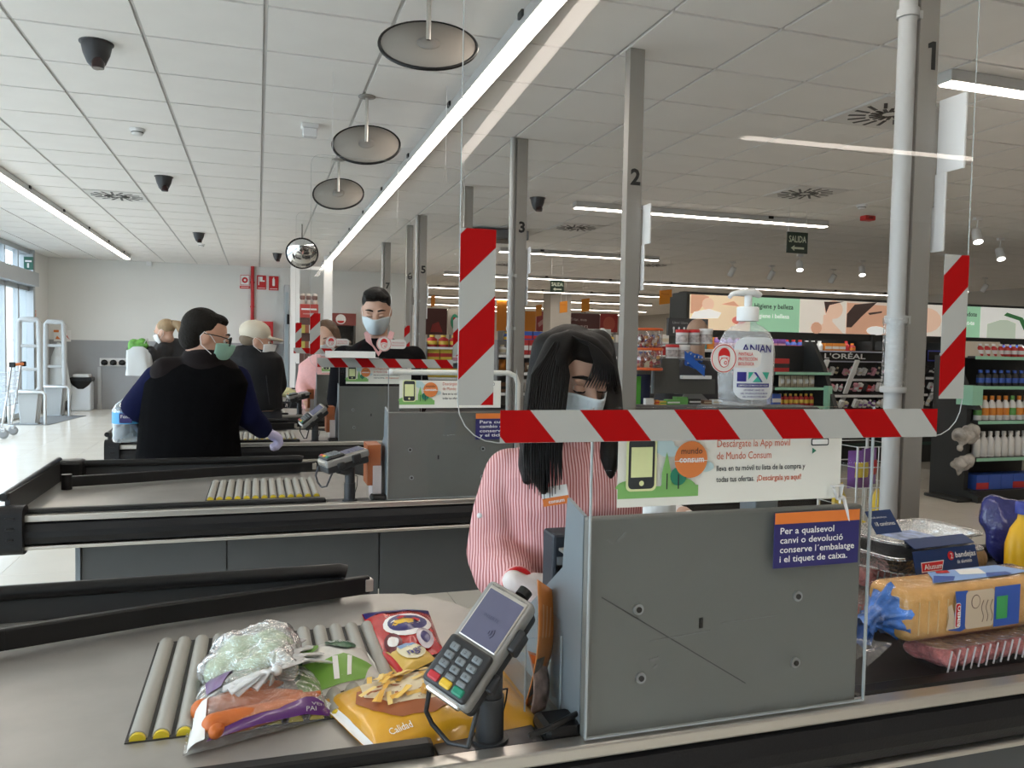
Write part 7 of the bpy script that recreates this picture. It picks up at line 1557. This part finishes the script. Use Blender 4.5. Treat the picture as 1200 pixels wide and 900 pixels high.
# lollipop jars
for k, (zt_, zb_) in enumerate(((386, 407), (409, 431))):
    p = W(758.5, zb_, Y=YC - .02); h = W(758, zt_, Y=YC - .02).z - p.z; r = (W(774, 400, Y=YC).x - W(743, 400, Y=YC).x) / 2
    t_ = thing('lollipop_jar', ['upper clear lollipop jar with orange lid', 'lower clear lollipop jar with orange lid'][k], 'jar', p, 'lollipop jars'); OL = mat('orange lid', (.72, .12, .02), .4)
    MB().lathe(p, [(.001, 0), (r * .96, 0), (r, h * .04), (r, h * .92), (r * .95, h * .95)], 24).build('jar', clear_mat('jar plastic', (.95, .95, .95), .10, .05, .04), t_); MB().lathe(p + V(0, 0, h * .93), [(r * 1.03, 0), (r * 1.05, .006), (r * 1.05, h * .1), (r * .95, h * .14), (.001, h * .145)], 24).build('lid', OL, t_)
    if k == 1: MB().lathe(p - V(0, 0, .014), [(r * 1.0, 0), (r * 1.05, .004), (r * 1.05, .014), (.001, .0145)], 24).build('base_ring', OL, t_)
    b = MB(); ms = [mat('sweet %d' % i, c_, .35) for i, c_ in enumerate([(.5, .06, .08), (.6, .3, .08), (.3, .06, .1), (.62, .5, .4), (.4, .1, .05)])]; rr = random.Random(k + 2)
    for i in range(46):
        a = rr.uniform(0, 6.28); d = r * .78 * math.sqrt(rr.random()); z = h * rr.uniform(.08, .62 if k == 0 else .8); c_ = p + V(d * math.cos(a), d * math.sin(a), z); b.sphere(c_, .0115, 8, 6, rr.randrange(5))
        if i % 3 == 0: b.tube([c_, c_ + V(rr.uniform(-.02, .02), rr.uniform(-.02, .02), .045)], .0018, 5, 3)
    o = b.build('lollipops', ms); tag(o, 'mixed lollipops heaped in the %s jar' % ['upper', 'lower'][k], 'sweets', None, 'stuff')
p = W(752, 476, Y=YC + .0); 
# blue gum display and tray goods
t_ = thing('gum_display', 'blue tilted gum tray below the gum tubs', 'display tray', q(815, 432)); BG = mat('gum blue', (.02, .12, .50), .35)
MB().prism([(q(799, 420).x, q(799, 421).z), (q(822, 441).x, q(822, 441).z), (q(822, 433).x, q(822, 431).z), (q(799, 412).x, q(799, 411).z)], (0, YC - .03, 0), (1, 0, 0), (0, 0, 1), -.004).build('front_card', BG, t_); MB().bb(q(798, 432).x, q(832, 432).x, YC - .02, YC + .01, q(815, 444).z, q(815, 440).z).build('price_rail', WHITE, t_); 
for k in range(9):
    c_ = q(806 + 4.2 * (k % 5) + 2 * (k // 5), 425 - 9 * (k // 5) + 1.5 * (k % 5), YC + .03 + .015 * (k // 5)); o = MB().box(c_, (.035, .03, .035), 0, Euler((.3, .5 * (k % 3), .2 * k)), .008).box(c_ + V(0, -.016, 0), (.022, .003, .012), 1, Euler((.3, .5 * (k % 3), .2 * k))).build('gum_pack', [BG, MATS['goods white']]); tag(o, 'small blue gum pack piled in the tilted gum tray', 'gum pack', 'blue gum packs')
GB = [(q(787, 474), .075, .05, .028, 'green', 'white', 'with pale print in the tray of the sweets rack'), (q(797, 474, YC + .02), .07, .05, .042, 'green', 'green', 'stacked in the tray of the sweets rack'), (q(760, 475), .05, .03, .035, 'white', 'white', 'left in the tray of the sweets rack'), (q(769, 475), .02, .03, .025, 'orange', 'red', 'left in the tray of the sweets rack'), (q(776, 475, YC - .01), .035, .03, .02, 'yellow', 'green', 'left in the tray of the sweets rack'), (q(812, 474, YC + .03), .07, .05, .03, 'black', 'white', 'right in the tray of the sweets rack'), (q(828, 474, YC + .05), .06, .05, .02, 'brown', 'cream', 'right in the tray of the sweets rack'), (q(838, 474, YC + .03), .05, .05, .025, 'white', 'cream', 'right in the tray of the sweets rack')]
for p, w, d, h, c1, c2, wh in GB: put('box', V(p.x, p.y, zc), w, d, h, c1, c2, wh)
MB()
o = MB().prism([(q(806, 462).x, q(806, 470).z), (q(812, 458).x, q(812, 461).z), (q(828, 461).x, q(828, 460).z), (q(842, 470).x, q(842, 473).z)], (0, YC + .09, 0), (1, 0, 0), (0, 0, 1), -.01).build('tray_divider', mat('steel tray', (.34, .34, .33), .4, .4)); tag(o, 'sloping steel divider in the tray of the sweets rack', 'divider')
p = W(752, 470, Y=YC + .05); t_ = thing('hanging_bags', 'green and navy snack bag hanging left of the perforated panel', 'snack bag', p)
MB().grid(lambda u, v: V(p.x - .05 + .1 * u, p.y - .012 * math.sin(math.pi * u), p.z - .02 + .17 * v), 8, 8).grid(lambda u, v: V(p.x - .05 + .1 * u, p.y + .012 * math.sin(math.pi * u), p.z - .02 + .17 * v), 8, 8, flip=True).build('bag', mat('snack navy', (.02, .03, .09), .4), t_); MB().grid(lambda u, v: V(p.x - .045 + .03 * u, p.y - .014, p.z - .02 + .16 * v), 2, 4).build('green_band', mat('snack green', (.1, .45, .05), .4), t_)
# lane status sign and the bald customer
a = W(783, 393, Y=5.4); b = W(830, 374, Y=5.4); t = thing('lane_status_sign', 'dark grey sign reading Libre with figure symbols above the gum tubs', 'sign', a); MB().bb(a.x, b.x, 5.4, 5.43, a.z, b.z).build('board', mat('sign slate', (.06, .06, .065), .5), t); MB().bb((a.x + b.x) / 2 - .03, (a.x + b.x) / 2 + .03, 5.41, 5.45, 0, a.z).build('post', SHELFG, t); F = frame((a.x, 5.4, a.z), (1, 0, 0), (0, 0, 1), .002); w = b.x - a.x; h = b.z - a.z
lettering('Libre/ Lliure', F, w * .1, h * .68, mat('sign light text', (.45, .45, .45), .5), t, width=w * .38)
for k in range(3): picture('figure_symbol', F, [(ell(w * (.13 + .13 * k), h * .42, .008, .012, 10), WHITEP), (rect(w * (.13 + .13 * k) - .005, h * .15, w * (.13 + .13 * k) + .005, h * .36), WHITEP)], t, .001)
Yq = 4.8; c = W(817, 392, Y=Yq); t = thing('person', 'bald customer hidden but for the crown behind the gum tubs', 'person', (c.x, Yq, 0)); H = Head(W(817, 394, Y=Yq), V(.5, .8, -.2), 1.0)
tor = ('t', [(V(c.x, Yq, .8), .18, .12, 0), (V(c.x, Yq, 1.0), .19, .13, 0), (V(c.x, Yq, 1.18), .2, .12, 0), (V(c.x, Yq, 1.26), .12, .09, 0), (V(c.x, Yq, 1.3), .06, .06, 0)])
lg = legs_for(c.x, Yq, .82, 1, .09, math.pi); arms = [arm([V(c.x - .2, Yq, 1.17), V(c.x - .25, Yq, .95), V(c.x - .22, Yq + .12, .78)], [.06, .05, .03]), arm([V(c.x + .2, Yq, 1.17), V(c.x + .25, Yq, .95), V(c.x + .22, Yq + .12, .78)], [.06, .05, .03])]
blob('body', H.skin() + [tor, arm([V(c.x, Yq, 1.28), H.p(0, -.02, -.06)], [.055, .055])] + arms + lg, .014, mat('tanned skin', (.38, .24, .17), .5), t, 3); blob('jacket', grow([tor] + arms, .02), .016, mat('dark jacket', (.02, .02, .025), .8), t, 3); blob('trousers', grow(lg, .015), .018, TROU, t, 2); H.face(t, HAIRK)
# ---- wire basket with yellow bags beside pole 1
Yw = 2.35; x0 = W(1004, 560, Y=Yw).x; x1 = x0 + .22; zt_ = W(1015, 524, Y=Yw).z; zb_ = W(1015, 612, Y=Yw).z
t = thing('wire_basket', 'wire basket stand with yellow snack bags beside the pole numbered one', 'basket', ((x0 + x1) / 2, Yw, 0)); WR = mat('white wire', (.62, .62, .6), .35, .3)
for k in range(8): x = x0 + (x1 - x0) * k / 7; MB().tube([(x, Yw, zt_), (x, Yw + .01, zb_ - .3)], .0022, 6).build('wire', WR, t)
for k in range(7): z = zt_ - k * .075; MB().tube([(x0, Yw, z), (x1, Yw, z), (x1, Yw + .2, z), (x0, Yw + .2, z)], .0022, 6, closed=True).build('wire', WR, t)
for x in (x0, x1): MB().tube([(x, Yw + .2, zt_ + .02), (x, Yw + .2, 0)], .006, 8).tube([(x, Yw, .0), (x, Yw, zt_)], .004, 8).build('leg', WR, t)
for k in range(6): put('pouch', (x0 + .06 + .09 * (k % 2), Yw + .06 + .05 * (k % 3), zt_ - .16 - .14 * (k // 2)), .1, .05, .14, 'yellow' if k > 1 else 'purple', 'red' if k % 2 else 'yellow', 'in the wire basket by the pole', .3 * k)
# ---- shopping trolley at the left edge
g = W(10, 512, Z=0); t = thing('shopping_trolley', 'shopping trolley cut by the left frame edge near the gates', 'trolley', g); CH = mat('trolley chrome', (.6, .62, .64), .2, .8); X = g.x; Y = g.y
for s_ in (-.22, .22):
    MB().tube([(X + .02, Y + s_, .13), (X - .45, Y + s_, .2), (X - .75, Y + s_, .14)], .014, 8).build('frame_rail', CH, t); MB().tube([(X - .02, Y + s_, .16), (X + .05, Y + s_, .6), (X + .1, Y + s_, 1.0)], .014, 8).build('frame_upright', CH, t)
    for xw in (X, X - .72): MB().lathe((xw, Y + s_, .065), [(.03, -.018), (.062, -.016), (.065, 0), (.062, .016), (.03, .018)], 18, rot=Euler((math.pi / 2, 0, 0)).to_matrix()).build('wheel', mat('grey tyre', (.25, .26, .27), .5), t); MB().box((xw, Y + s_, .115), (.05, .05, .05), bev=.01).build('caster_fork', CH, t)
for k in range(9): z = .45 + k * .055; MB().tube([(X + .06, Y - .24, z), (X + .06, Y + .24, z), (X - .8, Y + .2, z + .02), (X - .8, Y - .2, z + .02)], .004, 6, closed=True).build('basket_wire', CH, t)
for k in range(10): y = Y - .24 + .48 * k / 9; MB().tube([(X + .05, y, .44), (X + .06, y, .92)], .004, 6).build('basket_wire', CH, t)
MB().tube([(X + .12, Y - .26, 1.0), (X + .12, Y + .26, 1.0)], .02, 12).build('handle_bar', ORANGE, t)
for s_ in (-.26, .26): MB().box((X + .12, Y + s_, 1.0), (.07, .05, .07), bev=.01).build('handle_end', BLACK, t)
